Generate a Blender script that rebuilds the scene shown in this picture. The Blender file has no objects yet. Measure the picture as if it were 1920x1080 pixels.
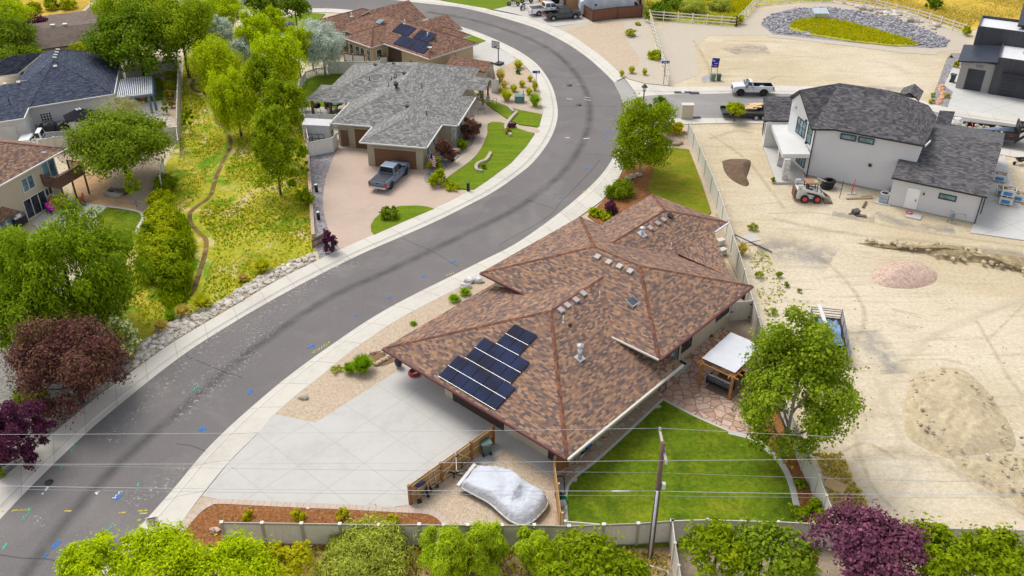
import bpy,bmesh,math,random
import numpy as np
from mathutils import Vector,Matrix
R=math.radians
rnd=random.Random(7)
scn=bpy.context.scene
COL=scn.collection
# camera geometry (drone, 43 m up)
CF,CT,CH=1720.0,R(32.6),43.0
CC,CS=math.cos(CT),math.sin(CT)
def gp(x,y,z=0.0):
 """surveyed point of the place: where the sight line of photo pixel (x, y) meets height z"""
 dx,dy=(x-960)/CF,-(y-540)/CF
 d=(dx,CC+dy*CS,-CS+dy*CC)
 k=(z-CH)/d[2]
 return Vector((d[0]*k,d[1]*k,z))
def g2(x,y,z=0.0):
 p=gp(x,y,z)
 return (p.x,p.y)
def zat(bx,by,yt,z0=0.0):
 """height of something upright standing at pixel (bx, by) whose top shows at pixel row yt"""
 b=gp(bx,by,z0)
 t=-(yt-540)/CF
 return CH-b.y*(CS-t*CC)/(CC+t*CS)
def ppm(p):
 """pixels per metre near world point p"""
 Z=p[1]*CC-(p[2]-CH)*CS
 return CF/Z
# mesh builder
class MB:
 def __init__(s):
  s.v,s.f,s.m,s.uv,s.sm=[],[],[],{},[]
 def face(s,pts,m=0,uv=None,smooth=False):
  b=len(s.v)
  s.v+=[tuple(p) for p in pts]
  s.f.append(tuple(range(b,b+len(pts))))
  s.m.append(m);s.sm.append(smooth)
  if uv: s.uv[len(s.f)-1]=uv
 def add(s,vs,fs,m=0,smooth=False):
  b=len(s.v)
  s.v+=[tuple(p) for p in vs]
  for f in fs:
   s.f.append(tuple(i+b for i in f));s.m.append(m);s.sm.append(smooth)
 def box(s,x0,x1,y0,y1,z0,z1,m=0):
  s.add([(x0,y0,z0),(x1,y0,z0),(x1,y1,z0),(x0,y1,z0),(x0,y0,z1),(x1,y0,z1),(x1,y1,z1),(x0,y1,z1)],
              [(3,2,1,0),(4,5,6,7),(0,1,5,4),(1,2,6,5),(2,3,7,6),(3,0,4,7)],m)
 def obox(s,c,size,rz=0.0,m=0,rx=0.0,ry=0.0):
  M=Matrix.Rotation(rz,3,'Z') @ Matrix.Rotation(ry,3,'Y') @ Matrix.Rotation(rx,3,'X')
  hx,hy,hz=size[0]/2,size[1]/2,size[2]/2
  vs=[Vector(c)+M @ Vector((a*hx,b*hy,d*hz)) for d in (-1,1) for a,b in ((-1,-1),(1,-1),(1,1),(-1,1))]
  s.add(vs,[(3,2,1,0),(4,5,6,7),(0,1,5,4),(1,2,6,5),(2,3,7,6),(3,0,4,7)],m)
 def prism(s,poly,z0,z1,m=0,side=None):
  n=len(poly)
  a=sum(poly[i][0]*poly[(i+1) % n][1]-poly[(i+1) % n][0]*poly[i][1] for i in range(n))
  if a<0: poly=poly[::-1]
  b=len(s.v)
  s.v+=[(p[0],p[1],z0) for p in poly]+[(p[0],p[1],z1) for p in poly]
  s.f.append(tuple(range(b+n,b+2*n)));s.m.append(m);s.sm.append(False)
  for i in range(n):
   j=(i+1) % n
   s.f.append((b+i,b+j,b+n+j,b+n+i));s.m.append(m if side is None else side);s.sm.append(False)
 def slab(s,pts,t,m=0,side=None):
  """planar polygon of 3-D points given thickness t downwards"""
  n=len(pts);b=len(s.v)
  pts=[Vector(p) for p in pts]
  nz=sum(pts[i].x*pts[(i+1) % n].y-pts[(i+1) % n].x*pts[i].y for i in range(n))
  if nz<0: pts=pts[::-1]
  s.v+=[tuple(p) for p in pts]+[(p.x,p.y,p.z-t) for p in pts]
  s.f.append(tuple(range(b,b+n)));s.m.append(m);s.sm.append(False)
  s.f.append(tuple(range(b+2*n-1,b+n-1,-1)));s.m.append(m if side is None else side);s.sm.append(False)
  for i in range(n):
   j=(i+1) % n
   s.f.append((b+n+i,b+n+j,b+j,b+i));s.m.append(m if side is None else side);s.sm.append(False)
 def tube(s,pts,r,n=8,m=0,caps=True,r1=None):
  pts=[Vector(p) for p in pts];rings=[]
  for i,p in enumerate(pts):
   d=(pts[min(i+1,len(pts)-1)]-pts[max(i-1,0)]).normalized()
   a=Vector((0,0,1)) if abs(d.z)<.95 else Vector((1,0,0))
   x=d.cross(a).normalized();y=x.cross(d)
   rr=r if r1 is None else r+(r1-r)*i/max(1,len(pts)-1)
   rings.append([p+x*math.cos(2*math.pi*k/n)*rr+y*math.sin(2*math.pi*k/n)*rr for k in range(n)])
  b=len(s.v)
  for rg in rings: s.v+=[tuple(q) for q in rg]
  for i in range(len(rings)-1):
   for k in range(n):
    k2=(k+1) % n
    s.f.append((b+i*n+k,b+i*n+k2,b+(i+1)*n+k2,b+(i+1)*n+k)[::-1]);s.m.append(m);s.sm.append(True)
  if caps:
   s.f.append(tuple(range(b,b+n)));s.m.append(m);s.sm.append(False)
   e=b+(len(rings)-1)*n
   s.f.append(tuple(range(e+n-1,e-1,-1)));s.m.append(m);s.sm.append(False)
 def lathe(s,prof,c=(0,0,0),n=16,m=0,M=None):
  b=len(s.v);k=len(prof)
  for r,z in prof:
   for i in range(n):
    a=2*math.pi*i/n
    p=Vector((r*math.cos(a),r*math.sin(a),z))
    if M: p=M @ p
    s.v.append((p.x+c[0],p.y+c[1],p.z+c[2]))
  for j in range(k-1):
   for i in range(n):
    i2=(i+1) % n
    s.f.append((b+j*n+i,b+j*n+i2,b+(j+1)*n+i2,b+(j+1)*n+i));s.m.append(m);s.sm.append(True)
 def ico(s,c,r,seed=0,rough=.25,m=0,sq=1.0,sub=1):
  bm=bmesh.new();bmesh.ops.create_icosphere(bm,subdivisions=sub,radius=1)
  q=random.Random(seed)
  vs=[]
  for v in bm.verts:
   k=1+q.uniform(-rough,rough)
   vs.append((c[0]+v.co.x*r[0]*k,c[1]+v.co.y*r[1]*k,c[2]+v.co.z*r[2]*k*sq))
  s.add(vs,[tuple(v.index for v in f.verts) for f in bm.faces],m);bm.free()
def obj(name,mb,mats,parent=None,kind=None,loc=None,label=None):
 me=bpy.data.meshes.new(name)
 me.from_pydata(mb.v,[],mb.f)
 if not isinstance(mats,(list,tuple)):mats=[mats]
 for k in mats: me.materials.append(k)
 me.polygons.foreach_set('material_index',mb.m)
 me.polygons.foreach_set('use_smooth',mb.sm)
 uvl=me.uv_layers.new(name='uv').data
 co=mb.v
 buf=np.zeros(len(me.loops)*2,dtype=np.float32)
 for p in me.polygons:
  given=mb.uv.get(p.index)
  n=p.normal
  if abs(n.z)>.999: e,q=(1,0,0),(0,1,0)
  else:
   l=math.hypot(n.x,n.y);e=(-n.y/l,n.x/l,0)
   q=(n.y*e[2]-n.z*e[1],n.z*e[0]-n.x*e[2],n.x*e[1]-n.y*e[0])
  for j,li in enumerate(p.loop_indices):
   if given: buf[2*li],buf[2*li+1]=given[j]
   else:
    c=co[me.loops[li].vertex_index]
    buf[2*li]=c[0]*e[0]+c[1]*e[1]+c[2]*e[2]
    buf[2*li+1]=c[0]*q[0]+c[1]*q[1]+c[2]*q[2]
 uvl.foreach_set('uv',buf)
 me.update()
 o=bpy.data.objects.new(name,me);COL.objects.link(o)
 if parent: o.parent=parent
 if loc is not None: o.location=loc
 if kind: o['kind']=kind
 if label: o['label']=label
 return o
def thing(name,label,cat,loc=(0,0,0),rz=0.0,group=None):
 o=bpy.data.objects.new(name,None);COL.objects.link(o)
 o.empty_display_size=.3
 o.location=loc;o.rotation_euler=(0,0,rz)
 o['label']=label;o['category']=cat
 if group: o['group']=group
 return o
def tag(o,label,cat,group=None):
 o['label']=label;o['category']=cat
 if group: o['group']=group
 return o
def dup(root,loc,rz,label=None,group=None,scale=None):
 def cp(o,par):
  c=o.copy();COL.objects.link(c)
  if par: c.parent=par
  for ch in list(o.children):cp(ch,c)
  return c
 r=cp(root,None);r.location=loc;r.rotation_euler=(0,0,rz)
 if label: r['label']=label
 if group: r['group']=group
 if scale: r.scale=scale
 return r
def spline(pts,per=6):
 out=[]
 P=[Vector(p) for p in pts]
 for i in range(len(P)-1):
  p0,p1,p2,p3=P[max(i-1,0)],P[i],P[i+1],P[min(i+2,len(P)-1)]
  for k in range(per):
   t=k/per
   out.append(.5*((2*p1)+(p2-p0)*t+(2*p0-5*p1+4*p2-p3)*t*t+(3*p1-p0-3*p2+p3)*t ** 3))
 out.append(P[-1])
 return out
def resample(pts,n):
 P=[Vector(p) for p in pts]
 d=[0]
 for a,b in zip(P,P[1:]):d.append(d[-1]+(b-a).length)
 out=[];j=0
 for i in range(n):
  t=d[-1]*i/(n-1)
  while j<len(P)-2 and d[j+1]<t: j+=1
  k=(t-d[j])/max(1e-6,d[j+1]-d[j])
  out.append(P[j].lerp(P[j+1],min(1,max(0,k))))
 return out,d[-1]
# materials
def nodes(name):
 m=bpy.data.materials.new(name);m.use_nodes=True
 nt=m.node_tree;b=nt.nodes['Principled BSDF']
 return m,nt,b
def N(nt,t,**kw):
 n=nt.nodes.new(t)
 for k,v in kw.items():
  if k.startswith('i_'):
   key=k[2:]
   n.inputs[int(key) if key.isdigit() else key.replace('_',' ')].default_value=v
  else: setattr(n,k,v)
 return n
def c4(c):return (c[0],c[1],c[2],1)
def ramp(nt,stops,interp='LINEAR'):
 r=nt.nodes.new('ShaderNodeValToRGB');r.color_ramp.interpolation=interp
 el=r.color_ramp.elements
 while len(el)<len(stops):el.new(0.5)
 for e,(p,c) in zip(el,stops):e.position=p;e.color=c4(c) if not isinstance(c,(int,float)) else (c,c,c,1)
 return r
def L(nt,a,b):nt.links.new(a,b)
def mix(nt,fac,a,b,mode='MIX'):
 n=nt.nodes.new('ShaderNodeMix');n.data_type = 'RGBA';n.blend_type=mode
 for s,v in ((0,fac),(6,a),(7,b)):
  if isinstance(v,bpy.types.NodeSocket):L(nt,v,n.inputs[s])
  elif s==0: n.inputs[0].default_value=v
  else: n.inputs[s].default_value=c4(v)
 return n.outputs[2]
def math_(nt,op,a,b=0.0,c=0.0):
 n=nt.nodes.new('ShaderNodeMath');n.operation=op
 for i,v in enumerate((a,b,c)):
  if isinstance(v,bpy.types.NodeSocket):L(nt,v,n.inputs[i])
  else: n.inputs[i].default_value=v
 return n.outputs[0]
def coords(nt,kind='Object',scale=(1,1,1),rot=(0,0,0)):
 t=nt.nodes.new('ShaderNodeTexCoord');mp=nt.nodes.new('ShaderNodeMapping')
 mp.inputs['Scale'].default_value=scale;mp.inputs['Rotation'].default_value=rot
 L(nt,t.outputs[kind],mp.inputs[0]);return mp.outputs[0]
def noise(nt,co,scale,detail=4,rough=.6,dist=0.0,out=0):
 n=N(nt,'ShaderNodeTexNoise',i_Scale=scale,i_Detail=detail,i_Roughness=rough,i_Distortion=dist)
 L(nt,co,n.inputs['Vector']);return n.outputs[out]
def voro(nt,co,scale,feature='F1',out='Color',rand=1.0):
 n=N(nt,'ShaderNodeTexVoronoi',feature=feature,i_Scale=scale,i_Randomness=rand)
 L(nt,co,n.inputs['Vector']);return n.outputs[out]
def bump(nt,b,h,strength=.3,dist=.05):
 n=N(nt,'ShaderNodeBump',i_Strength=strength,i_Distance=dist)
 L(nt,h,n.inputs['Height']);L(nt,n.outputs[0],b.inputs['Normal'])
def sw(fac,lo,hi):  # helper stops
 return [(lo,0.0),(hi,1.0)]
def plain(name,col,rough=.6,metal=0.0,var=.12,scale=1.5,spec=.4):
 """paint, plastic, metal: one colour with slight mottling"""
 m,nt,b=nodes(name)
 co=coords(nt)
 f=noise(nt,co,scale,3)
 r=ramp(nt,[(.3,[k*(1-var) for k in col]),(.7,[min(1,k*(1+var)) for k in col])]);L(nt,f,r.inputs[0])
 L(nt,r.outputs[0],b.inputs['Base Color'])
 b.inputs['Roughness'].default_value=rough;b.inputs['Metallic'].default_value=metal
 b.inputs['Specular IOR Level'].default_value=spec
 return m
def speckle(name,cols,scale=8,big=.25,bigcol=None,rough=.95,bigamt=.5,bmp=.3,dirt=None):
 """gravel, mulch, pebbles: cells of several colours over a broad tone change"""
 m,nt,b=nodes(name)
 co=coords(nt)
 v=voro(nt,co,scale)
 sep=N(nt,'ShaderNodeSeparateColor');L(nt,v,sep.inputs[0])
 r=ramp(nt,[(i/max(1,len(cols)-1),c) for i,c in enumerate(cols)]);L(nt,sep.outputs[0],r.inputs[0])
 n=noise(nt,co,big,5)
 rr=ramp(nt,[(.35,0.0),(.68,1.0)]);L(nt,n,rr.inputs[0])
 out=mix(nt,math_(nt,'MULTIPLY',rr.outputs[0],bigamt),r.outputs[0],bigcol or [k*.75 for k in cols[0]])
 L(nt,out,b.inputs['Base Color'])
 b.inputs['Roughness'].default_value=rough;b.inputs['Specular IOR Level'].default_value=.15
 bump(nt,b,voro(nt,co,scale,out='Distance'),bmp,.04)
 return m
def shingle(name,cols,w=.34,h=.15,tone=.35,warm=None):
 """asphalt shingle courses in roof-plane metres (uv)"""
 m,nt,b=nodes(name)
 uv=N(nt,'ShaderNodeUVMap');sp=N(nt,'ShaderNodeSeparateXYZ');L(nt,uv.outputs[0],sp.inputs[0])
 row=math_(nt,'FLOOR',math_(nt,'DIVIDE',sp.outputs[1],h))
 wn=N(nt,'ShaderNodeTexWhiteNoise',noise_dimensions='1D');L(nt,row,wn.inputs['W'])
 col=math_(nt,'FLOOR',math_(nt,'ADD',math_(nt,'DIVIDE',sp.outputs[0],w),math_(nt,'MULTIPLY',wn.outputs[0],7.3)))
 cb=N(nt,'ShaderNodeCombineXYZ');L(nt,col,cb.inputs[0]);L(nt,row,cb.inputs[1])
 w2=N(nt,'ShaderNodeTexWhiteNoise',noise_dimensions='2D');L(nt,cb.outputs[0],w2.inputs['Vector'])
 big=noise(nt,uv.outputs[0],.9,4,.65)
 f=math_(nt,'ADD',math_(nt,'MULTIPLY',w2.outputs[0],.86),math_(nt,'MULTIPLY',math_(nt,'SUBTRACT',big,.3),.42))
 r=ramp(nt,[(i/(len(cols)-1),c) for i,c in enumerate(cols)]);L(nt,f,r.inputs[0])
 fr=math_(nt,'FRACT',math_(nt,'DIVIDE',sp.outputs[1],h))
 edge=ramp(nt,[(.0,.55),(.22,1.0)]);L(nt,fr,edge.inputs[0])
 out=mix(nt,1.0,r.outputs[0],edge.outputs[0],'MULTIPLY')
 L(nt,out,b.inputs['Base Color'])
 b.inputs['Roughness'].default_value=.95;b.inputs['Specular IOR Level'].default_value=.12
 bump(nt,b,fr,.25,.02)
 return m
def boards(name,col,step=.15,rough=.6,axis=0,dark=.55,var=.15,groove=.06):
 """vertical (axis 0) or horizontal (axis 1) boards in uv metres"""
 m,nt,b=nodes(name)
 uv=N(nt,'ShaderNodeUVMap');sp=N(nt,'ShaderNodeSeparateXYZ');L(nt,uv.outputs[0],sp.inputs[0])
 q=math_(nt,'DIVIDE',sp.outputs[axis],step)
 wn=N(nt,'ShaderNodeTexWhiteNoise',noise_dimensions='1D');L(nt,math_(nt,'FLOOR',q),wn.inputs['W'])
 r=ramp(nt,[(0,[k*(1-var) for k in col]),(1,[min(1,k*(1+var)) for k in col])]);L(nt,wn.outputs[0],r.inputs[0])
 e=ramp(nt,[(0,dark),(groove,1.0),(1-groove,1.0),(1,dark)]);L(nt,math_(nt,'FRACT',q),e.inputs[0])
 st=noise(nt,coords(nt,'UV',(6,1,1) if axis==0 else (1,6,1)),2.0,4)
 sr=ramp(nt,[(.3,.85),(.7,1.08)]);L(nt,st,sr.inputs[0])
 L(nt,mix(nt,1.0,mix(nt,1.0,r.outputs[0],e.outputs[0],'MULTIPLY'),sr.outputs[0],'MULTIPLY'),b.inputs['Base Color'])
 b.inputs['Roughness'].default_value=rough;b.inputs['Specular IOR Level'].default_value=.25
 return m
def stucco(name,col,var=.1):
 m,nt,b=nodes(name)
 co=coords(nt)
 n1=noise(nt,co,.35,5,.6);n2=noise(nt,co,9,3,.6)
 f=math_(nt,'ADD',math_(nt,'MULTIPLY',n1,.7),math_(nt,'MULTIPLY',n2,.3))
 r=ramp(nt,[(.3,[k*(1-var) for k in col]),(.7,[min(1,k*(1+var)) for k in col])]);L(nt,f,r.inputs[0])
 L(nt,r.outputs[0],b.inputs['Base Color']);b.inputs['Roughness'].default_value=.92;b.inputs['Specular IOR Level'].default_value=.2
 bump(nt,b,n2,.2,.01)
 return m
def glass(name,col=(.03,.045,.055),rough=.06):
 m,nt,b=nodes(name)
 n=noise(nt,coords(nt),1.1,2)
 r=ramp(nt,[(.35,[k*.5 for k in col]),(.65,[k*1.7 for k in col])]);L(nt,n,r.inputs[0])
 L(nt,r.outputs[0],b.inputs['Base Color']);b.inputs['Roughness'].default_value=rough
 b.inputs['Specular IOR Level'].default_value=.8
 return m
def concrete(name,col,joint=None,angle=0.0,var=.1,stain=.25,joff=(0,0),jw=.05,jdark=.62):
 """slab: broad stains, fine grain, optional square joint grid (metres, object space)"""
 m,nt,b=nodes(name)
 co=coords(nt)
 n1=noise(nt,co,.18,5,.65,.4);n2=noise(nt,co,1.3,5,.7);n3=noise(nt,co,14,2)
 f=math_(nt,'ADD',math_(nt,'ADD',math_(nt,'MULTIPLY',n1,.5),math_(nt,'MULTIPLY',n2,.32)),math_(nt,'MULTIPLY',n3,.18))
 r=ramp(nt,[(.3,[k*(1-stain) for k in col]),(.5,col),(.72,[min(1,k*(1+var)) for k in col])]);L(nt,f,r.inputs[0])
 out=r.outputs[0]
 if joint:
  cr=coords(nt,'Object',(1,1,1),(0,0,angle));sp=N(nt,'ShaderNodeSeparateXYZ');L(nt,cr,sp.inputs[0])
  ls=[]
  for ax in (0,1):
   fr=math_(nt,'FRACT',math_(nt,'DIVIDE',math_(nt,'ADD',sp.outputs[ax],joff[ax]),joint))
   ls.append(math_(nt,'LESS_THAN',fr,jw/joint))
  out=mix(nt,math_(nt,'MAXIMUM',ls[0],ls[1]),out,[k*jdark for k in col])
 L(nt,out,b.inputs['Base Color']);b.inputs['Roughness'].default_value=.9;b.inputs['Specular IOR Level'].default_value=.2
 return m
def ground_mix(name,layers,bmp=.3,rough=1.0,fine=None):
 """soil or turf: base colour and noise-masked layers (colour, scale, lo, hi, distortion, stretch)"""
 m,nt,b=nodes(name)
 out=None;first=None
 for i,ly in enumerate(layers):
  colr=ly[0]
  if i==0:
   co=coords(nt);n=noise(nt,co,ly[1],6,.7)
   r=ramp(nt,[(.3,[k*(1-ly[2]) for k in colr]),(.7,[k*(1+ly[2]) for k in colr])]);L(nt,n,r.inputs[0]);out=r.outputs[0]
   first=n
  else:
   _,sc,lo,hi,dist=ly[:5];st=ly[5] if len(ly)>5 else (1,1,1);ro=ly[6] if len(ly)>6 else 0
   co=coords(nt,'Object',st,(0,0,ro));n=noise(nt,co,sc,6,.62,dist)
   r=ramp(nt,[(lo,0.0),(hi,1.0)]);L(nt,n,r.inputs[0])
   amt=ly[7] if len(ly)>7 else 1.0
   out=mix(nt,math_(nt,'MULTIPLY',r.outputs[0],amt),out,colr)
 if fine:
  v=noise(nt,coords(nt),fine[0],3,.8);r=ramp(nt,[(.3,1-fine[1]),(.7,1+fine[1])])
  r.color_ramp.elements[1].color=(1+fine[1],)*3+(1,)
  L(nt,v,r.inputs[0]);out=mix(nt,1.0,out,r.outputs[0],'MULTIPLY');first=v
 L(nt,out,b.inputs['Base Color']);b.inputs['Roughness'].default_value=rough;b.inputs['Specular IOR Level'].default_value=.1
 if bmp: bump(nt,b,first,bmp,.06)
 return m
def leafmat(name,cols,trans=.35,scale=.5):
 """foliage: every leaf its own tint, clumps of lighter and darker growth"""
 m,nt,b=nodes(name)
 g=N(nt,'ShaderNodeNewGeometry')
 n=noise(nt,coords(nt),scale,3)
 f=math_(nt,'ADD',math_(nt,'MULTIPLY',g.outputs['Random Per Island'],.55),math_(nt,'MULTIPLY',n,.5))
 r=ramp(nt,[(.12+.8*i/max(1,len(cols)-1),c) for i,c in enumerate(cols)]);L(nt,f,r.inputs[0])
 L(nt,r.outputs[0],b.inputs['Base Color']);b.inputs['Roughness'].default_value=.8;b.inputs['Specular IOR Level'].default_value=.07
 t=N(nt,'ShaderNodeBsdfTranslucent')
 hs=N(nt,'ShaderNodeHueSaturation',i_Value=1.5,i_Saturation=1.1);L(nt,r.outputs[0],hs.inputs['Color']);L(nt,hs.outputs[0],t.inputs[0])
 ms=N(nt,'ShaderNodeMixShader',i_0=trans)
 L(nt,b.outputs[0],ms.inputs[1]);L(nt,t.outputs[0],ms.inputs[2])
 L(nt,ms.outputs[0],nt.nodes['Material Output'].inputs[0])
 return m
# ground materials
M={}
M['dirt']=ground_mix('dirt',[((.488,.403,.268),.12,.06),((.580,.503,.378),.05,.42,.62,.6),((.423,.352,.246),.10,.56,.74,1.0,(1,1,1),0,.8),((.616,.544,.419),.5,.52,.8,1.5,(.22,1,1),.6,.7),
  ((.405,.329,.228),1.1,.56,.68,1.2,(.10,1,1),1.25,.55),((.386,.316,.218),1.3,.57,.69,.8,(.09,1,1),-.5,.5),((.414,.384,.346),.07,.6,.72,1.5,(1,1,1),0,.5)],.9,fine=(3.2,.17))
M['meadow']=ground_mix('meadow',[((.32,.315,.026),.2,.2),((.44,.38,.05),.13,.48,.60,1.2),((.14,.245,.012),.25,.52,.60,1.5),((.53,.42,.21),.22,.57,.65,1.2,(1,.7,1),0,.95),((.44,.29,.055),.11,.6,.7,.8,(1,1,1),0,.6)],.6,fine=(2.6,.28))
M['dry_field']=ground_mix('dry_field',[((.483,.319,.044),.1,.25),((.598,.429,.096),.2,.5,.62,1),((.276,.253,.028),.12,.54,.66,1.2)],.8,fine=(1.2,.3))
M['scrub']=ground_mix('scrub',[((.310,.297,.048),.1,.25),((.460,.374,.104),.2,.5,.62,1),((.149,.209,.024),.16,.5,.63,1.2),((.483,.396,.192),.3,.6,.7,1)],.8,fine=(1.2,.3))
M['lawn']=ground_mix('lawn',[((.095,.150,.007),.25,.18),((.17,.205,.010),.22,.46,.64,.8),((.245,.225,.035),.35,.6,.74,1.0,(1,1,1),0,.6),((.048,.092,.005),.3,.5,.66,.8,(1,1,1),.5,.75),((.15,.19,.012),1.3,.5,.62,.3,(.12,1,1),-.85,.4)],.6,fine=(3.4,.36))
M['lawn_striped']=ground_mix('lawn_striped',[((.115,.180,.008),.25,.12),((.161,.209,.011),1.4,.45,.55,.2,(.08,1,1),1.0,.7),((.304,.230,.042),.3,.66,.76,1.0,(1,1,1),0,.6)],.5,fine=(3.0,.16))
M['lawn_dry']=ground_mix('lawn_dry',[((.156,.180,.010),.25,.15),((.258,.202,.018),.9,.48,.6,.3,(.3,1,1),1.9,.7),((.368,.216,.060),.22,.6,.72,1.0),((.083,.130,.007),.3,.6,.72,.6)],.5,fine=(3.0,.2))
M['asphalt']=ground_mix('asphalt',[((.165,.152,.147),.1,.10),((.209,.193,.182),.16,.5,.72,.6),((.126,.117,.115),.3,.6,.78,.8,(1,.3,1),.8,.5),((.258,.238,.219),.09,.62,.8,1.4,(1,1,1),0,.6)],.25,.9,fine=(9,.16))
M['asphalt_side']=ground_mix('asphalt_side',[((.247,.234,.223),.1,.10),((.330,.307,.288),.2,.5,.72,.6,(.4,1,1),-.2),((.195,.187,.180),.3,.6,.78,.8,(.4,1,1),-.2,.6)],.25,.9,fine=(6,.15))
M['gravel_tan']=speckle('gravel_tan',[(.36,.275,.19),(.46,.36,.26),(.53,.43,.315),(.41,.31,.22),(.58,.50,.40)],11,.2,(.44,.33,.24),bigamt=.35)
M['gravel_grey']=speckle('gravel_grey',[(.13,.12,.13),(.26,.24,.25),(.36,.34,.35),(.2,.18,.19)],5.5,.3,(.2,.18,.18),bigamt=.4)
M['gravel_brown']=speckle('gravel_brown',[(.28,.215,.15),(.37,.29,.21),(.45,.37,.27),(.33,.25,.18)],11,.3,(.34,.26,.2),bigamt=.5)
M['gravel_pale']=speckle('gravel_pale',[(.40,.345,.27),(.46,.40,.32),(.50,.44,.355),(.43,.375,.295)],9,.15,(.46,.40,.33),bigamt=.5)
M['mulch']=speckle('mulch',[(.13,.05,.018),(.22,.09,.03),(.30,.135,.05),(.18,.068,.022),(.36,.19,.09)],9,.3,(.25,.10,.035),bigamt=.4)
M['pebble_dark']=speckle('pebble_dark',[(.12,.11,.10),(.25,.24,.22),(.34,.33,.30),(.17,.15,.13)],7,.4,(.2,.19,.15),bigamt=.5)
M['walk']=None
M['driveway']=concrete('driveway_concrete',(.48,.465,.435),3.05,R(42),.08,.2,(1.1,.4),.045,.80)
M['concrete']=concrete('plain_concrete',(.487,.466,.428),None,0,.06,.14)
M['concrete_joint']=concrete('concrete_slab',(.504,.491,.462),4.2,R(-28.2),.06,.2,(0,0),.07,.72)
M['stamped']=concrete('stamped_concrete',(.470,.361,.290),None,0,.08,.16)
M['walkway']=concrete('walkway_concrete',(.454,.365,.302),1.4,R(40),.07,.14,(0,0),.05,.8)
M['pan']=concrete('pan_concrete',(.336,.323,.302),None,0,.1,.25)
def strip_mat(name,col,step):
 m,nt,b=nodes(name)
 uv=N(nt,'ShaderNodeUVMap');sp=N(nt,'ShaderNodeSeparateXYZ');L(nt,uv.outputs[0],sp.inputs[0])
 co=coords(nt)
 n1=noise(nt,co,.22,5,.65,.4);n2=noise(nt,co,2.2,4,.7)
 f=math_(nt,'ADD',math_(nt,'MULTIPLY',n1,.6),math_(nt,'MULTIPLY',n2,.4))
 pane=N(nt,'ShaderNodeTexWhiteNoise',noise_dimensions='1D');q=math_(nt,'DIVIDE',sp.outputs[0],step);L(nt,math_(nt,'FLOOR',q),pane.inputs['W'])
 f=math_(nt,'ADD',f,math_(nt,'MULTIPLY',math_(nt,'SUBTRACT',pane.outputs[0],.5),.12))
 r=ramp(nt,[(.28,[k*.83 for k in col]),(.5,col),(.72,[k*1.08 for k in col])]);L(nt,f,r.inputs[0])
 j=math_(nt,'LESS_THAN',math_(nt,'FRACT',q),.045/step)
 k=math_(nt,'COMPARE',sp.outputs[1],.70,.011)
 fr=math_(nt,'FRACT',math_(nt,'DIVIDE',q,1));
 o=mix(nt,math_(nt,'MULTIPLY',math_(nt,'MAXIMUM',j,k),.75),r.outputs[0],[c*.42 for c in col])
 L(nt,o,b.inputs['Base Color']);b.inputs['Roughness'].default_value=.92;b.inputs['Specular IOR Level'].default_value=.2
 return m
M['walk']=strip_mat('sidewalk_concrete',(.55,.515,.455),3.0)
# the ground itself, one sheet to the horizon
mb=MB();mb.face([(-900,-100,0),(900,-100,0),(900,1500,0),(-900,1500,0)])
obj('ground',mb,M['dirt'],kind='structure')
def patch(name,px,z,mat,smooth=0,zb=-.1,kind='structure'):
 pts=[g2(x,y,z) for x,y in px]
 if smooth:
  pp=spline([(p[0],p[1],0) for p in pts]+[(pts[0][0],pts[0][1],0)],smooth)[:-1]
  pts=[(p.x,p.y) for p in pp]
 mb=MB();mb.prism(pts,zb,z)
 return obj(name,mb,mat,kind=kind)
def pxline(px,z=0.0,per=6):return spline([gp(x,y,z) for x,y in px],per)
OUT_A=[(-90,1075),(0,974),(50,921),(105,866),(162,812),(212,769),(250,738),(300,698),(360,654),(420,616),(480,580),(550,541),(625,502),(687,472),(750,445),(820,414),(880,384),(925,360),(962,335),(997,307),(1025,272),(1040,242),(1046,213),(1042,183),(1032,155),(1012,126),(990,107),(960,89),(905,64),(845,45),(760,29),(680,21),(607,16),(460,18),(350,30),(200,60)]
OUT_S=[(-90,988),(0,900),(25,880),(60,846),(102,810),(140,778),(195,734),(237,704),(272,678),(325,641),(392,601),(450,567),(520,525),(587,492),(640,466),(700,440),(755,416),(815,390),(870,363),(915,337),(958,304),(987,272),(1008,240),(1016,212),(1014,180),(1006,153),(987,126),(960,104),(910,77),(850,55),(760,38),(680,29),(607,23),(460,26),(350,38),(200,68)]
INN_A=[(100,1165),(170,1085),(265,984),(325,917),(378,853),(424,806),(480,756),(530,714),(580,676),(630,641),(680,607),(730,577),(785,548),(840,521),(900,491),(960,461),(1010,428),(1055,394),(1093,362),(1120,336),(1140,311),(1155,285),(1164,262),(1171,238),(1173,215)]
INN_S=[(225,1130),(290,1045),(330,993),(378,928),(430,865),(480,815),(515,777),(555,741),(600,706),(650,665),(700,629),(745,600),(790,575),(845,547),(902,516),(960,484),(1005,459),(1055,428),(1100,396),(1133,371),(1155,343),(1170,312),(1178,288),(1190,262),(1210,240)]
NE_A=[(1152,155),(1132,135),(1100,107),(1060,80),(1010,55),(960,38.5),(912,25),(863,14),(811,8),(761,2.6),(680,-6),(560,-10),(430,-4),(300,14)]
NE_S=[(1170,145),(1157,131),(1120,100),(1070,65),(1022,44),(985,31),(945,21.5),(905,14.5),(860,7),(810,-.5),(740,-7),(600,-17),(430,-12),(300,4)]
asph=pxline(OUT_A)+pxline((NE_A[::-1])+[(1167,190)]+INN_A[::-1])
mb=MB();mb.prism([(p.x,p.y) for p in asph],-.1,.006)
obj('road',mb,M['asphalt'],kind='structure')
SIDE=[(1189,180),(1272,177),(1385,175),(1500,176),(1600,183),(1700,199),(1790,217),(1920,236),(2000,250),(2000,297),(1885,279),(1700,248),(1540,228),(1415,222),(1310,222),(1250,223),(1205,230),(1195,205)]
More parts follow.
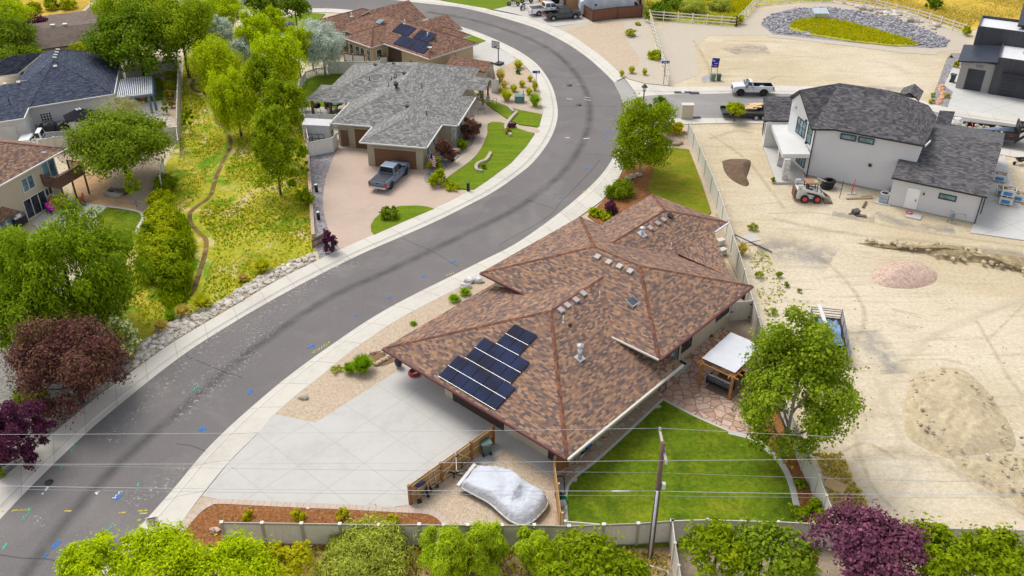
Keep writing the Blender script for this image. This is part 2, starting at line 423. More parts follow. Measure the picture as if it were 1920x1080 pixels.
patch('side_street',SIDE,.010,M['asphalt_side'])
patch('crossing_pan',[(1150,154),(1168,143),(1178,149),(1200,160),(1196,182),(1197,205),(1208,231),(1190,252),(1164,262),(1173,240),(1175,215),(1168,188)],.014,M['pan'])
def walk(name,a,b,z=.10,mat=None,secs=((0,1.0),(.70,1.0),(.705,1.0),(.78,.35),(.84,.22),(1.0,.16)),n=90,flat=False):
 A,la=resample(pxline(a,z),n);B,lb=resample(pxline(b,0),n)
 mb=MB()
 ss=0
 for i in range(n):
  if i: ss+=(A[i]-A[i-1]).length
  if i==n-1: break
  s1=ss+(A[i+1]-A[i]).length
  for (t0,h0),(t1,h1) in zip(secs,secs[1:]):
   def P(k,t,h):
    q=A[k].lerp(B[k],t);return (q.x,q.y,z*h)
   mb.face([P(i,t0,h0),P(i,t1,h1),P(i+1,t1,h1),P(i+1,t0,h0)],0,[(ss,t0),(ss,t1),(s1,t1),(s1,t0)])
  q0,q1=A[i],A[i+1]
  mb.face([(q0.x,q0.y,z),(q0.x,q0.y,-.1),(q1.x,q1.y,-.1),(q1.x,q1.y,z)],0,[(ss+.5,.3)]*4)
 for f in range(len(mb.f)):
  pass
 o=obj(name,mb,mat or M['walk'],kind='structure')
 bm=bmesh.new();bm.from_mesh(o.data);bmesh.ops.recalc_face_normals(bm,faces=bm.faces)
 up=sum(f.normal.z*f.calc_area() for f in bm.faces)
 if up<0:
  for f in bm.faces: f.normal_flip()
 bm.to_mesh(o.data);bm.free()
 return o
walk('sidewalk',OUT_S,OUT_A,n=150)
walk('sidewalk',INN_S,INN_A,n=130)
walk('sidewalk',NE_S,NE_A,n=90)
walk('sidewalk',[(1170,145),(1190,153),(1220,159),(1255,162.5),(1370,162),(1450,160.5),(1560,164),(1650,175),(1720,187),(1790,204),(1920,221),(2000,233)],
     [(1196,182),(1210,180),(1230,178.5),(1272,177),(1385,175),(1450,175.5),(1560,180),(1650,190),(1720,202),(1790,217),(1920,236),(2000,250)],n=90)
walk('sidewalk',[(1210,241),(1250,236),(1300,232),(1415,231),(1540,238),(1700,258),(1890,292),(2000,311)],
     [(1208,231),(1250,223),(1310,222),(1415,222),(1540,228),(1700,248),(1885,279),(2000,298)],n=60)
def decal(name,px,w,mat,z,per=6):
 P=pxline(px,z,per) if per else [gp(x,y,z) for x,y in px]
 mb=MB();ss=0;prev=None
 for i,p in enumerate(P):
  d=(P[min(i+1,len(P)-1)]-P[max(i-1,0)]);d.z=0;d.normalize()
  n=Vector((-d.y,d.x,0))*(w/2)
  cur=(p+n,p-n,ss)
  if prev: mb.face([prev[1],cur[1],cur[0],prev[0]],0,[(prev[2],0),(cur[2],0),(cur[2],1),(prev[2],1)])
  if i<len(P)-1: ss+=(P[i+1]-p).length
  prev=cur
 return obj(name,mb,mat,kind='structure')
def stain_mat(name,col,amount,soft=.5,sc=1.2,lo=.3,hi=.6):
 m,nt,b=nodes(name)
 uv=N(nt,'ShaderNodeUVMap');sp=N(nt,'ShaderNodeSeparateXYZ');L(nt,uv.outputs[0],sp.inputs[0])
 d=math_(nt,'ABSOLUTE',math_(nt,'SUBTRACT',sp.outputs[1],.5))
 r=ramp(nt,[(.5-soft,1.0),(.5,0.0)]);L(nt,d,r.inputs[0])
 n=noise(nt,coords(nt),sc,5,.7);nr=ramp(nt,[(lo,0.0),(hi,1.0)]);L(nt,n,nr.inputs[0])
 a=math_(nt,'MULTIPLY',math_(nt,'MULTIPLY',r.outputs[0],nr.outputs[0]),amount)
 b.inputs['Base Color'].default_value=c4(col);b.inputs['Roughness'].default_value=.9;b.inputs['Specular IOR Level'].default_value=.1
 L(nt,a,b.inputs['Alpha'])
 return m
ST=stain_mat('oil_stain',(.07,.07,.075),.4,.5,.5,.2,.6)
SEAM=[(45,1080),(107,997),(190,902),(270,827),(370,741),(430,690),(480,650),(580,581),(640,547),(730,507),(812,468),(880,435),(960,396),(1010,362),(1042,335),(1070,305),(1092,268),(1104,232),(1105,195),(1092,157),(1062,118),(1020,86),(960,60),(880,36),(800,22)]
decal('road_stain',SEAM,1.3,ST,.0125)
CR=stain_mat('crack',(.06,.06,.062),.5,.5,2.0,.1,.4)
for px in ([(350,668),(385,682),(420,697),(455,708)],[(0,1040),(40,1046),(95,1049),(110,1060)],[(755,447),(790,462),(815,473),(845,492),(860,500)],
           [(985,373),(1005,380),(1040,392)],[(1045,200),(1100,199),(1160,200)],[(985,97),(1010,92),(1040,85)],[(1100,289),(1125,290),(1150,293)],[(1030,143),(1090,146),(1140,143)],
           [(330,832),(360,836),(385,846)],[(588,1075),(592,1075)],[(935,460),(970,440),(1000,424),(1035,400),(1050,380),(1080,350),(1110,318),(1125,300)]):
 decal('road_crack',px,.11,CR,.0165)
WH=stain_mat('mud_splash',(.46,.44,.41),.7,.5,3.4,.545,.62)
for px,w in (([(660,480),(600,520),(540,560),(450,625)],3.5),([(520,600),(440,665),(350,740)],2.6),([(430,610),(350,680),(270,760),(200,830)],2.8),([(480,660),(400,725),(330,790)],2.6),
              ([(420,850),(350,880),(280,920),(240,945)],3.0),([(1055,160),(1085,158),(1105,162)],1.6),([(700,470),(660,500)],1.0),([(80,960),(70,990)],1.6),([(980,45),(1060,95)],1.0),([(1085,120),(1065,128)],1.0),([(1270,195),(1330,200),(1390,205)],1.3),([(1330,190),(1400,188)],.8)):
 decal('mud_splash',px,w,WH,.0205)
def paint(name,col):
 m,nt,b=nodes(name);n=noise(nt,coords(nt),6,3,.7);r=ramp(nt,[(.32,0.0),(.5,.9)]);L(nt,n,r.inputs[0])
 L(nt,r.outputs[0],b.inputs['Alpha']);b.inputs['Base Color'].default_value=c4(col);b.inputs['Roughness'].default_value=.8
 return m
PB,PG,PY,PW=paint('blue_paint',(.02,.17,.50)),paint('green_paint',(.05,.42,.26)),paint('yellow_paint',(.52,.42,.05)),paint('white_paint',(.7,.7,.72))
zz=.0245
def mark(px,mat,w=.13):
 global zz
 zz+=.00002
 decal('paint_mark',px,w,mat,zz,0)
def scrawl(x0,y0,x1,y1,n,amp,mat,w=.1):
 px=[]
 for i in range(n+1):
  t=i/n
  s=amp*(1 if i % 2 else -1)*rnd.uniform(.5,1)
  dx,dy=x1-x0,y1-y0;l=math.hypot(dx,dy)
  px.append((x0+dx*t-dy/l*s,y0+dy*t+dx/l*s))
 mark(px,mat,w)
scrawl(42,976,60,950,9,3.2,PG,.1);scrawl(199,1000,213,982,8,3.2,PG,.1);mark([(5,1030),(13,1018)],PG);mark([(113,878),(118,872)],PG);mark([(184,778),(190,770)],PG)
scrawl(131,847,141,833,7,3,PG,.1);mark([(257,913),(260,905)],PG);scrawl(362,733,372,722,6,2.5,PG,.09)
mark([(22,958),(33,956)],PY);scrawl(34,957,55,955,7,2,PY);mark([(121,958),(134,958)],PY);mark([(223,961),(236,961)],PY);mark([(258,958),(276,957)],PY);mark([(262,963),(276,962)],PY);mark([(-5,959),(8,958)],PY)
mark([(97,1028),(113,1014)],PB,.28);scrawl(83,1044,89,1038,5,2.5,PB,.16);mark([(373,808),(386,801)],PB,.35);mark([(464,738),(474,732)],PB,.3);mark([(487,841),(493,848)],PB,.3)
mark([(577,652),(590,646)],PB,.28);mark([(726,559),(733,556)],PB,.25);mark([(665,592),(672,590)],PB,.22);mark([(846,492),(856,489)],PB,.3);mark([(790,519),(798,518)],PB,.22);mark([(214,937),(228,926)],PB,.3)
scrawl(586,662,618,642,14,2.6,PY,.1);scrawl(836,516,852,511,8,1.8,PY,.11);scrawl(1092,361,1100,356,6,1.8,PY,.12)
mark([(85,920),(91,912)],PW,.16);mark([(78,926),(82,925)],PW,.14);mark([(178,925),(186,921)],PW,.12);scrawl(212,935,228,921,5,3,PW,.09);mark([(181,922),(182,927)],PW,.1)
mark([(1048,372),(1056,369)],PB,.2);mark([(1098,317),(1104,314)],PB,.22);mark([(1117,296),(1120,294)],PB,.2);mark([(1131,261),(1137,259)],PB,.25);mark([(1137,246),(1145,244)],PB,.2)
mark([(1095,182),(1107,183)],PW,.13);mark([(1095,187),(1108,188)],PW,.13);mark([(1062,185),(1074,186)],PW,.13);mark([(1094,260),(1106,259)],PW,.18);mark([(1060,258),(1068,258)],PW,.16)
mark([(441,832),(450,828)],PB,.08);mark([(490,843),(490,849)],PB,.3)
mark([(186,1012),(189,1006)],PW,.1)
# lots
patch('meadow',[(345,100),(420,90),(560,120),(572,200),(580,300),(586,445),(588,490),(540,511),(450,567),(392,601),(325,641),(255,690),(200,650),(180,560),(240,470),(270,400),(300,330),(338,255)],.03,M['meadow'])
patch('meadow',[(-300,1010),(-300,600),(60,560),(230,640),(255,690),(195,734),(140,778),(102,810),(60,846),(0,900)],.034,M['pebble_dark'])
patch('pebble_bed',[(60,850),(102,808),(140,776),(195,732),(237,702),(262,682),(235,670),(180,690),(90,740),(20,800),(0,850),(-30,920),(0,898)],.05,M['pebble_dark'])
patch('field',[(1196,-60),(1206,30),(1217,37),(1380,49),(1416,11),(1500,2),(1560,3),(1600,-60)],.03,M['scrub'])
patch('field',[(-500,60),(-100,-45),(200,-35),(440,-18),(440,10),(200,55),(80,40),(30,60),(0,90),(-300,200)],.03,M['dry_field'])
patch('field',[(1560,1),(1590,4),(1700,20),(1812,62),(1860,40),(2100,60),(2100,-60),(1440,-60)],.034,M['dry_field'])
patch('dirt_path',[(60,56),(150,24),(180,-5),(200,-5),(176,30),(80,62)],.045,M['gravel_pale'])
patch('driveway',[(513,776),(592,792),(745,695),(768,678),(840,640),(1000,760),(960,830),(925,832),(768,946),(730,952),(640,946),(480,940),(408,936),(378,930),(430,866),(480,816)],.104,M['driveway'])
patch('gravel_bed',[(512,778),(592,792),(745,695),(772,676),(850,630),(980,560),(960,520),(902,516),(845,547),(790,575),(745,600),(700,629),(650,665),(600,706),(555,741)],.092,M['gravel_tan'])
patch('gravel_bed',[(330,992),(378,930),(408,934),(480,939),(640,945),(768,947),(925,834),(1062,884),(1056,1030),(840,1030),(480,1030),(340,1010)],.086,M['gravel_tan'])
patch('mulch_bed',[(340,1004),(372,962),(408,944),(480,945),(640,951),(800,962),(826,974),(836,990),(838,1030),(440,1030),(360,1020)],.13,M['mulch'])
patch('lawn',[(1242,749),(1175,812),(1120,862),(1064,912),(1062,1005),(1130,1030),(1300,1022),(1499,1012),(1494,965),(1482,910),(1464,872),(1438,845),(1410,824),(1370,810)],.12,M['lawn'])
patch('gravel_path',[(1272,680),(1242,749),(1064,912),(1060,1010),(1040,1010),(1046,880),(1068,860),(1215,725)],.098,M['gravel_brown'])
patch('gravel_path',[(1300,650),(1368,590),(1400,560),(1345,440),(1340,400),(1355,400),(1412,560),(1440,640),(1410,660),(1350,640)],.094,M['gravel_brown'])
patch('mulch_bed',[(1410,824),(1438,845),(1464,872),(1482,910),(1494,965),(1499,1010),(1565,1000),(1530,930),(1500,860),(1455,745),(1440,700),(1420,780)],.11,M['mulch'])
patch('lawn',[(1226,372),(1215,352),(1228,315),(1232,283),(1262,276),(1292,280),(1315,340),(1334,397),(1310,420)],.11,M['lawn_dry'])
patch('gravel_bed',[(1180,290),(1195,262),(1215,244),(1298,235),(1303,285),(1345,405),(1350,430),(1330,420),(1334,397),(1315,340),(1292,280),(1262,276),(1232,283),(1180,330)],.09,M['gravel_tan'])
patch('mulch_bed',[(1134,373),(1156,343),(1172,312),(1232,290),(1232,312),(1216,352),(1226,372),(1150,440),(1102,405)],.10,M['mulch'])
patch('concrete_apron',[(886,862),(925,832),(958,806),(1075,866),(1040,897),(1034,895),(949,843),(913,871),(904,872)],.108,M['driveway'])
patch('driveway',[(632,280),(620,307),(610,337),(605,370),(607,400),(616,432),(637,467),(700,440),(755,416),(815,390),(874,361),(840,350),(800,345),(794,335),(806,318),(799,300),(690,290),(640,265)],.104,M['stamped'])
patch('lawn',[(695,422),(696,433),(701,440),(755,416),(814,391),(800,387),(780,385),(750,386),(728,391),(712,401),(702,410)],.125,M['lawn_striped'])
patch('gravel_bed',[(575,262),(583,340),(588,400),(594,448),(598,486),(637,468),(616,432),(607,400),(605,370),(610,337),(620,307),(634,280),(634,262)],.09,M['gravel_grey'])
patch('walkway',[(800,345),(820,330),(850,312),(868,292),(883,275),(893,258),(896,238),(888,215),(900,192),(916,203),(934,219),(956,228),(976,236),(1010,243),(1006,250),(976,243),(954,236),(938,230),(922,229),(914,236),(914,250),(905,272),(890,294),(862,316),(838,333),(826,345)],.106,M['walkway'],3)
patch('walkway',[(888,180),(904,170),(921,170),(955,191),(989,198),(1019,205),(1018,214),(988,209),(955,201),(925,188),(900,186)],.107,M['walkway'])
patch('lawn',[(901,184),(922,189),(955,202),(1017,214),(1011,238),(975,233),(955,225),(934,210),(914,196)],.12,M['lawn_striped'])
patch('lawn',[(914,232),(923,228),(940,229),(954,234),(976,242),(1003,251),(988,273),(958,306),(915,338),(888,356),(862,353),(836,346),(834,336),(862,317),(890,295),(905,273),(914,250)],.12,M['lawn_striped'])
patch('gravel_bed',[(790,335),(800,320),(815,295),(826,255),(857,235),(885,225),(893,250),(885,268),(863,290),(842,310),(818,328),(800,345)],.094,M['gravel_grey'])
patch('gravel_bed',[(967,111),(986,126),(1006,153),(1014,180),(1018,203),(989,198),(955,191),(930,174),(900,160),(900,130),(930,125)],.092,M['gravel_tan'])
patch('driveway',[(872,92),(911,77),(960,104),(968,112),(930,132),(880,130),(850,110)],.102,M['concrete'])
patch('lawn',[(835,60),(862,57),(911,76),(880,90),(855,85)],.115,M['lawn_striped'])
patch('lawn',[(560,160),(575,146),(597,139),(660,136),(680,150),(640,190),(620,215),(580,215),(564,190)],.115,M['lawn_striped'])
patch('patio',[(560,200),(600,200),(640,205),(650,235),(585,290),(570,260)],.12,M['concrete'])
patch('lawn',[(470,60),(530,32),(582,24),(610,26),(590,45),(540,60),(500,70)],.11,M['lawn_striped'])
patch('lawn',[(780,-12),(850,5),(905,14),(921,18.5),(1010,-2),(960,-30)],.11,M['lawn_striped'])
patch('driveway',[(921,18.5),(985,31),(1022,44),(1040,50),(1125,38),(1090,0),(1040,-20),(1000,-3)],.10,M['concrete'])
patch('gravel_bed',[(1040,51),(1122,38),(1190,34),(1215,36),(1232,110),(1255,160),(1210,156),(1177,147),(1157,130),(1120,100),(1070,65)],.09,M['gravel_pale'])
patch('gravel_bed',[(1060,56),(1122,42),(1170,38),(1172,70),(1200,110),(1196,124),(1160,130),(1120,99),(1070,64)],.098,M['gravel_tan'])
patch('gravel_track',[(1222,60),(1260,40),(1380,52),(1420,18),(1560,2),(1690,20),(1812,66),(1818,92),(1755,98),(1600,80),(1480,66),(1330,66),(1300,90),(1312,140),(1256,160),(1240,110)],.02,M['gravel_pale'])
patch('driveway',[(1776,203),(1787,172),(1770,160),(1785,128),(1808,122),(1920,186),(2010,200),(2010,233),(1920,221),(1790,205)],.104,M['concrete_joint'])
patch('gravel_bed',[(1740,196),(1757,160),(1775,110),(1784,99),(1810,100),(1800,126),(1785,130),(1770,160),(1787,172),(1776,202)],.09,M['gravel_grey'])
patch('driveway',[(1820,436),(1840,372),(1862,300),(1884,290),(1896,340),(1920,396),(2000,420),(2000,475),(1920,450)],.10,M['concrete_joint'])
patch('lawn',[(240,150),(262,143),(288,141),(304,152),(307,170),(306,188),(262,190),(240,180)],.115,M['lawn'])
patch('gravel_bed',[(232,108),(340,105),(338,258),(300,262),(250,245),(262,192),(306,188),(306,150),(280,139),(240,148)],.09,M['gravel_brown'])
patch('gravel_bed',[(262,218),(305,204),(328,225),(328,243),(255,244)],.097,M['gravel_pale'])
patch('patio',[(262,196),(303,188),(304,212),(270,228),(240,230)],.125,M['concrete'])
patch('patio',[(60,262),(0,275),(-60,260),(-20,235),(100,215),(180,215),(170,245)],.11,M['concrete'])
patch('yard_soil',[(85,262),(180,258),(300,250),(290,300),(150,320),(110,300)],.055,M['gravel_brown'])
patch('yard_soil',[(125,300),(300,255),(300,330),(285,392),(266,398),(200,386),(140,375)],.06,M['gravel_brown'])
SOIL=ground_mix('orange_soil',[((.48,.30,.165),.2,.12),((.36,.27,.2),.4,.52,.66,1.2),((.55,.40,.27),.3,.55,.7,1)],.5,fine=(3,.15))
patch('yard_soil',[(132,300),(165,298),(200,310),(208,352),(232,368),(262,390),(250,396),(200,386),(160,378),(135,366)],.068,SOIL)
patch('patio',[(60,420),(100,380),(135,365),(162,380),(203,386),(186,400),(170,440),(100,450)],.12,M['concrete'])
patch('lawn',[(186,401),(203,389),(240,394),(264,399),(267,410),(258,430),(235,475),(170,470)],.11,M['lawn'])
decal('concrete_edging',[(203,387),(240,392),(263,398),(268,409),(259,425),(256,440)],.3,M['concrete'],.128)
decal('concrete_edging',[(1366,810),(1412,822),(1440,843),(1466,870),(1484,908),(1496,962),(1500,990)],.42,M['concrete'],.132)
decal('concrete_edging',[(1243,748),(1176,811),(1121,861),(1065,911),(1063,985)],.22,M['concrete'],.134)
decal('concrete_edging',[(1243,748),(1300,778),(1370,809)],.2,M['concrete'],.136)
CRK=ground_mix('creek_bed',[((.19,.125,.04),.3,.2),((.09,.065,.03),.5,.5,.62,1),((.30,.22,.09),.6,.55,.66,1)],.6,.9,fine=(3,.25))
CRKPX=[(364,148),(360,160),(366,170),(385,176),(402,200),(406,228),(420,240),(432,262),(430,280),(420,298),(405,332),(394,367),(370,386),(356,400),(359,420),(374,437),(386,450),(384,477),(374,510),(362,545),(345,560)]
decal('creek',CRKPX,.45,CRK,.05)
DK=stain_mat('damp_sand',(.30,.29,.29),.55,.45,.7,.35,.6)
for px,w in (([(1370,98),(1400,92),(1440,92)],5.5),([(1580,175),(1640,168),(1700,172)],4),([(1420,462),(1490,470),(1560,488)],6),([(1640,400),(1700,420),(1790,432)],2.2),([(1560,400),(1640,412)],1.6),([(1840,470),(1920,480)],2.5),([(1620,620),(1680,700)],3)):decal('damp_patch',px,w,DK,.024)
TRK=stain_mat('tyre_track',(.42,.345,.235),.3,.5,.9,.3,.55)
LTK=stain_mat('pale_track',(.66,.585,.45),.35,.5,.6,.25,.55)
for px,w,m_ in (([(1450,410),(1520,425),(1620,442),(1760,455),(1920,478)],.8,TRK),([(1440,400),(1540,400),(1700,430),(1920,462)],.5,TRK),([(1330,250),(1400,300),(1440,350),(1470,390)],.5,TRK),([(1500,940),(1590,880),(1640,760),(1760,620),(1940,560)],.7,LTK),
 ([(1700,650),(1800,610),(1890,570),(1960,540)],.6,LTK),([(1620,980),(1700,900),(1680,800),(1640,700)],.7,LTK),([(1670,577),(1730,592)],.22,TRK),([(1672,580),(1728,596)],.22,TRK),([(1668,600),(1720,613)],.22,TRK),([(1665,604),(1716,616)],.22,TRK),([(1690,675),(1770,674),(1830,690)],.35,TRK),
 ([(1600,860),(1700,850),(1790,880),(1860,930),(1960,985)],1.2,TRK),([(1590,700),(1600,800),(1630,900),(1680,960)],.4,TRK),([(1330,80),(1400,76),(1560,80),(1720,90)],.7,LTK),([(1300,75),(1330,130),(1320,155)],.6,TRK),([(1355,75),(1480,80),(1650,88)],.45,TRK),([(1440,150),(1460,143),(1490,145)],.5,TRK),([(1330,260),(1380,245),(1410,250)],.9,TRK),
 ([(1480,455),(1560,500),(1620,580),(1600,650)],.5,TRK),([(1850,640),(1890,600),(1930,560)],.3,TRK),([(1830,600),(1860,650),(1900,720),(1960,780)],.4,TRK),([(1560,860),(1620,830),(1680,860)],.4,TRK)):
 zz+=.0001;decal('tyre_track',px,w*1.2,m_,zz)
# building materials
M['sh_brown']=shingle('brown_shingles',[(.085,.075,.078),(.14,.10,.092),(.215,.130,.092),(.30,.175,.112),(.37,.235,.155)],.31,.145)
M['sh_cap']=shingle('ridge_shingles',[(.09,.05,.048),(.16,.075,.052),(.26,.11,.06)],.3,.3)
M['sh_grey']=shingle('grey_shingles',[(.12,.115,.11),(.185,.18,.17),(.245,.235,.225),(.36,.35,.335)],.34,.15)
M['sh_greycap']=shingle('grey_ridge_shingles',[(.2,.19,.18),(.30,.29,.27)],.3,.3)
M['sh_red']=shingle('russet_shingles',[(.11,.072,.058),(.165,.095,.07),(.235,.13,.09),(.33,.19,.13)],.3,.15)
M['sh_blue']=shingle('slate_blue_shingles',[(.032,.040,.062),(.050,.060,.090),(.066,.078,.112),(.105,.118,.155)],.34,.15)
M['sh_dark']=shingle('charcoal_shingles',[(.052,.050,.058),(.088,.085,.092),(.122,.116,.122),(.185,.168,.158)],.36,.16)
M['sh_dull']=shingle('dull_brown_shingles',[(.13,.10,.085),(.17,.13,.11),(.20,.155,.13)],.4,.16)
M['cream']=stucco('cream_stucco',(.516,.456,.344))
M['tan']=stucco('tan_stucco',(.430,.344,.219))
M['khaki']=stucco('khaki_stucco',(.378,.331,.245))
M['buff']=stucco('buff_stucco',(.499,.430,.327))
M['grey_st']=stucco('pale_grey_stucco',(.57,.565,.57),.05)
M['white_st']=stucco('white_stucco',(.671,.671,.662),.05)
M['warm_grey']=stucco('warm_grey_stucco',(.301,.288,.267),.06)
M['orange_st']=stucco('orange_stucco',(.482,.275,.138),.08)
M['white']=plain('white_trim',(.60,.592,.57),.5,var=.05)
M['offwhite']=plain('vinyl',(.558,.526,.459),.45,var=.05)
M['vinyl']=boards('vinyl_boards',(.66,.63,.56),.17,.5,0,.82,.03,.05)
M['vinyl_w']=boards('white_vinyl_boards',(.720,.702,.657),.17,.5,0,.85,.03,.05)
M['black']=plain('black_metal',(.02,.02,.022),.45,var=.2)
M['dkred']=plain('maroon_fascia',(.10,.018,.018),.5)
M['dkbrown']=plain('dark_brown_paint',(.065,.04,.028),.55)
M['brown']=plain('brown_paint',(.15,.085,.055),.6)
M['gdoor']=boards('brown_garage_door',(.165,.08,.045),.53,.55,1,.7,.05,.04)
M['gdoor_dk']=boards('dark_garage_door',(.06,.042,.034),.5,.5,1,.7,.05,.04)
M['gdoor_blk']=boards('charcoal_garage_door',(.045,.047,.055),.5,.45,1,.75,.04,.04)
M['glass']=glass('window_glass')
M['glass_b']=glass('blue_window_glass',(.10,.18,.22))
M['whitedoor']=plain('white_door',(.8,.8,.79),.4,var=.03)
M['galv']=plain('galvanised',(.55,.56,.57),.4,.6)
M['vent']=plain('vent_paint',(.34,.29,.27),.6)
M['ventw']=plain('pale_vent_paint',(.40,.36,.345),.55)
M['pv']=None
def pv_mat():
 m,nt,b=nodes('solar_cells')
 uv=N(nt,'ShaderNodeUVMap');sp=N(nt,'ShaderNodeSeparateXYZ');L(nt,uv.outputs[0],sp.inputs[0])
 ls=[math_(nt,'LESS_THAN',math_(nt,'FRACT',math_(nt,'DIVIDE',sp.outputs[a],.166)),.05) for a in (0,1)]
 n=noise(nt,coords(nt),.6,2)
 r=ramp(nt,[(.35,(.005,.007,.022)),(.65,(.009,.017,.062))]);L(nt,n,r.inputs[0])
 L(nt,mix(nt,math_(nt,'MULTIPLY',math_(nt,'MAXIMUM',ls[0],ls[1]),.35),r.outputs[0],(.02,.03,.07)),b.inputs['Base Color'])
 b.inputs['Roughness'].default_value=.3;b.inputs['Specular IOR Level'].default_value=.025
 return m
M['pv']=pv_mat()
def stone_mat(name,cols,scale=4.5):
 m,nt,b=nodes(name);co=coords(nt,'Object',(1,1,1.7))
 v=voro(nt,co,scale);sp=N(nt,'ShaderNodeSeparateColor');L(nt,v,sp.inputs[0])
 r=ramp(nt,[(i/(len(cols)-1),c) for i,c in enumerate(cols)]);L(nt,sp.outputs[0],r.inputs[0])
 d=voro(nt,co,scale,'DISTANCE_TO_EDGE','Distance');e=ramp(nt,[(0,.5),(.09,1.0)]);L(nt,d,e.inputs[0])
 L(nt,mix(nt,1.0,r.outputs[0],e.outputs[0],'MULTIPLY'),b.inputs['Base Color']);b.inputs['Roughness'].default_value=.9
 bump(nt,b,d,.5,.05);return m
M['stone']=stone_mat('ledge_stone',[(.30,.27,.24),(.5,.46,.42),(.62,.58,.54)])
M['stone_w']=stone_mat('pale_ledge_stone',[(.45,.44,.43),(.62,.61,.6),(.75,.73,.7)])
# building helpers
def hip(mb,u0,u1,v0,v1,z,p,t=.2,caps=None):
 w,d=u1-u0,v1-v0
 if w<=d:
  h=w/2;a,b=(u0+h,v0+h,z+p*h),(u0+h,v1-h,z+p*h)
  fs=[[(u0,v0,z),(u1,v0,z),a],[(u1,v0,z),(u1,v1,z),b,a],[(u1,v1,z),(u0,v1,z),b],[(u0,v1,z),(u0,v0,z),a,b]]
  lines=[(a,b),((u0,v0,z),a),((u1,v0,z),a),((u0,v1,z),b),((u1,v1,z),b)]
 else:
  h=d/2;a,b=(u0+h,v0+h,z+p*h),(u1-h,v0+h,z+p*h)
  fs=[[(u0,v0,z),(u1,v0,z),b,a],[(u1,v0,z),(u1,v1,z),b],[(u1,v1,z),(u0,v1,z),a,b],[(u0,v1,z),(u0,v0,z),a]]
  lines=[(a,b),((u0,v0,z),a),((u0,v1,z),a),((u1,v0,z),b),((u1,v1,z),b)]
 for f in fs: mb.face(f,0)
 C=[(u0,v0),(u1,v0),(u1,v1),(u0,v1)]
 for i in range(4):
  q,r_=C[i],C[(i+1) % 4]
  mb.face([(*q,z-t),(*r_,z-t),(*r_,z),(*q,z)],1)
 mb.face([(*c,z-t) for c in C[::-1]],1)
 if caps is not None: caps+=lines
def gable(mb,u0,u1,v0,v1,z,p,axis='u',t=.2,wall=None,caps=None):
 """ridge along axis; sides slope; optional gable walls (MB) at both ends inset .35"""
 if axis == 'u':
  m_=(v0+v1)/2;h=(v1-v0)/2;zr=z+p*h
  A,B=(u0,m_,zr),(u1,m_,zr)
  s1=[(u0,v0,z),(u1,v0,z),B,A];s2=[(u1,v1,z),(u0,v1,z),A,B]
  ends=[[(u0+.35,v0+.3,z),(u0+.35,v1 - .3,z),(u0+.35,m_,zr - .12)],[(u1 - .35,v1 - .3,z),(u1 - .35,v0+.3,z),(u1 - .35,m_,zr - .12)]]
 else:
  m_=(u0+u1)/2;h=(u1-u0)/2;zr=z+p*h
  A,B=(m_,v0,zr),(m_,v1,zr)
  s1=[(u0,v1,z),(u0,v0,z),A,B];s2=[(u1,v0,z),(u1,v1,z),B,A]
  ends=[[(u1 - .3,v0+.35,z),(u0+.3,v0+.35,z),(m_,v0+.35,zr - .12)],[(u0+.3,v1 - .35,z),(u1 - .3,v1 - .35,z),(m_,v1 - .35,zr - .12)]]
 mb.slab(s1,t,0,1);mb.slab(s2,t,0,1)
 if wall is not None:
  for e in ends: wall.face(e)
 if caps is not None: caps.append((A,B))
def capstrips(lines,w=.3,lift=.035):
 mb=MB()
 for a,b in lines:
  a,b=Vector(a),Vector(b);d=(b-a);
  if d.length<.3: continue
  dh=Vector((d.x,d.y,0))
  s=Vector((-d.y,d.x,0)).normalized()*(w/2)
  drop=Vector((0,0,-.09*w/.3)) if abs(d.z)<.01 else Vector((0,0,-.055*w/.3))
  up=Vector((0,0,lift))
  for sg in (1,-1):
   q=[a+up,b+up,b+up+s*sg+drop,a+up+s*sg+drop]
   if sg>0: q=q[::-1]
   mb.face(q,0)
 return mb
def wbox(mb,u0,u1,v0,v1,z1,z0=-.3):mb.box(u0,u1,v0,v1,z0,z1)
def opening(par,name,c,w,h,rz,mat_frame,mat_pane,fw=.08,d=.06,mull=1,part='window',rows=1,sill=False):
 """window or glazed door on a wall: c = bottom centre on the wall plane, rz = direction of the outward normal"""
 mb=MB();nx,ny=math.cos(rz),math.sin(rz);tx,ty=-ny,nx
 def bar(s,z,ws,hs,dd=d):
  mb.obox((c[0]+tx*s+nx*dd/2,c[1]+ty*s+ny*dd/2,c[2]+z),(dd,ws,hs),rz)
 bar(-w/2,h/2,fw,h+fw);bar(w/2,h/2,fw,h+fw);bar(0,h,w-fw,fw);bar(0,0,w-fw,fw)
 for k in range(1,mull+1 if mull>1 else mull+1):
  bar(-w/2+w*k/(mull+1),h/2,fw*.8,h-fw,d*.9)
 for k in range(1,rows):bar(0,h*k/rows,w-fw,fw*.5,d*.8)
 if sill: bar(0,-.1,w+.3,.12,d*1.6)
 f=obj(part,mb,mat_frame,par)
 pm=MB();pm.obox((c[0]+nx*.012,c[1]+ny*.012,c[2]+h/2),(.024,w-fw,h-fw),rz)
 obj('pane',pm,mat_pane,f)
 return f
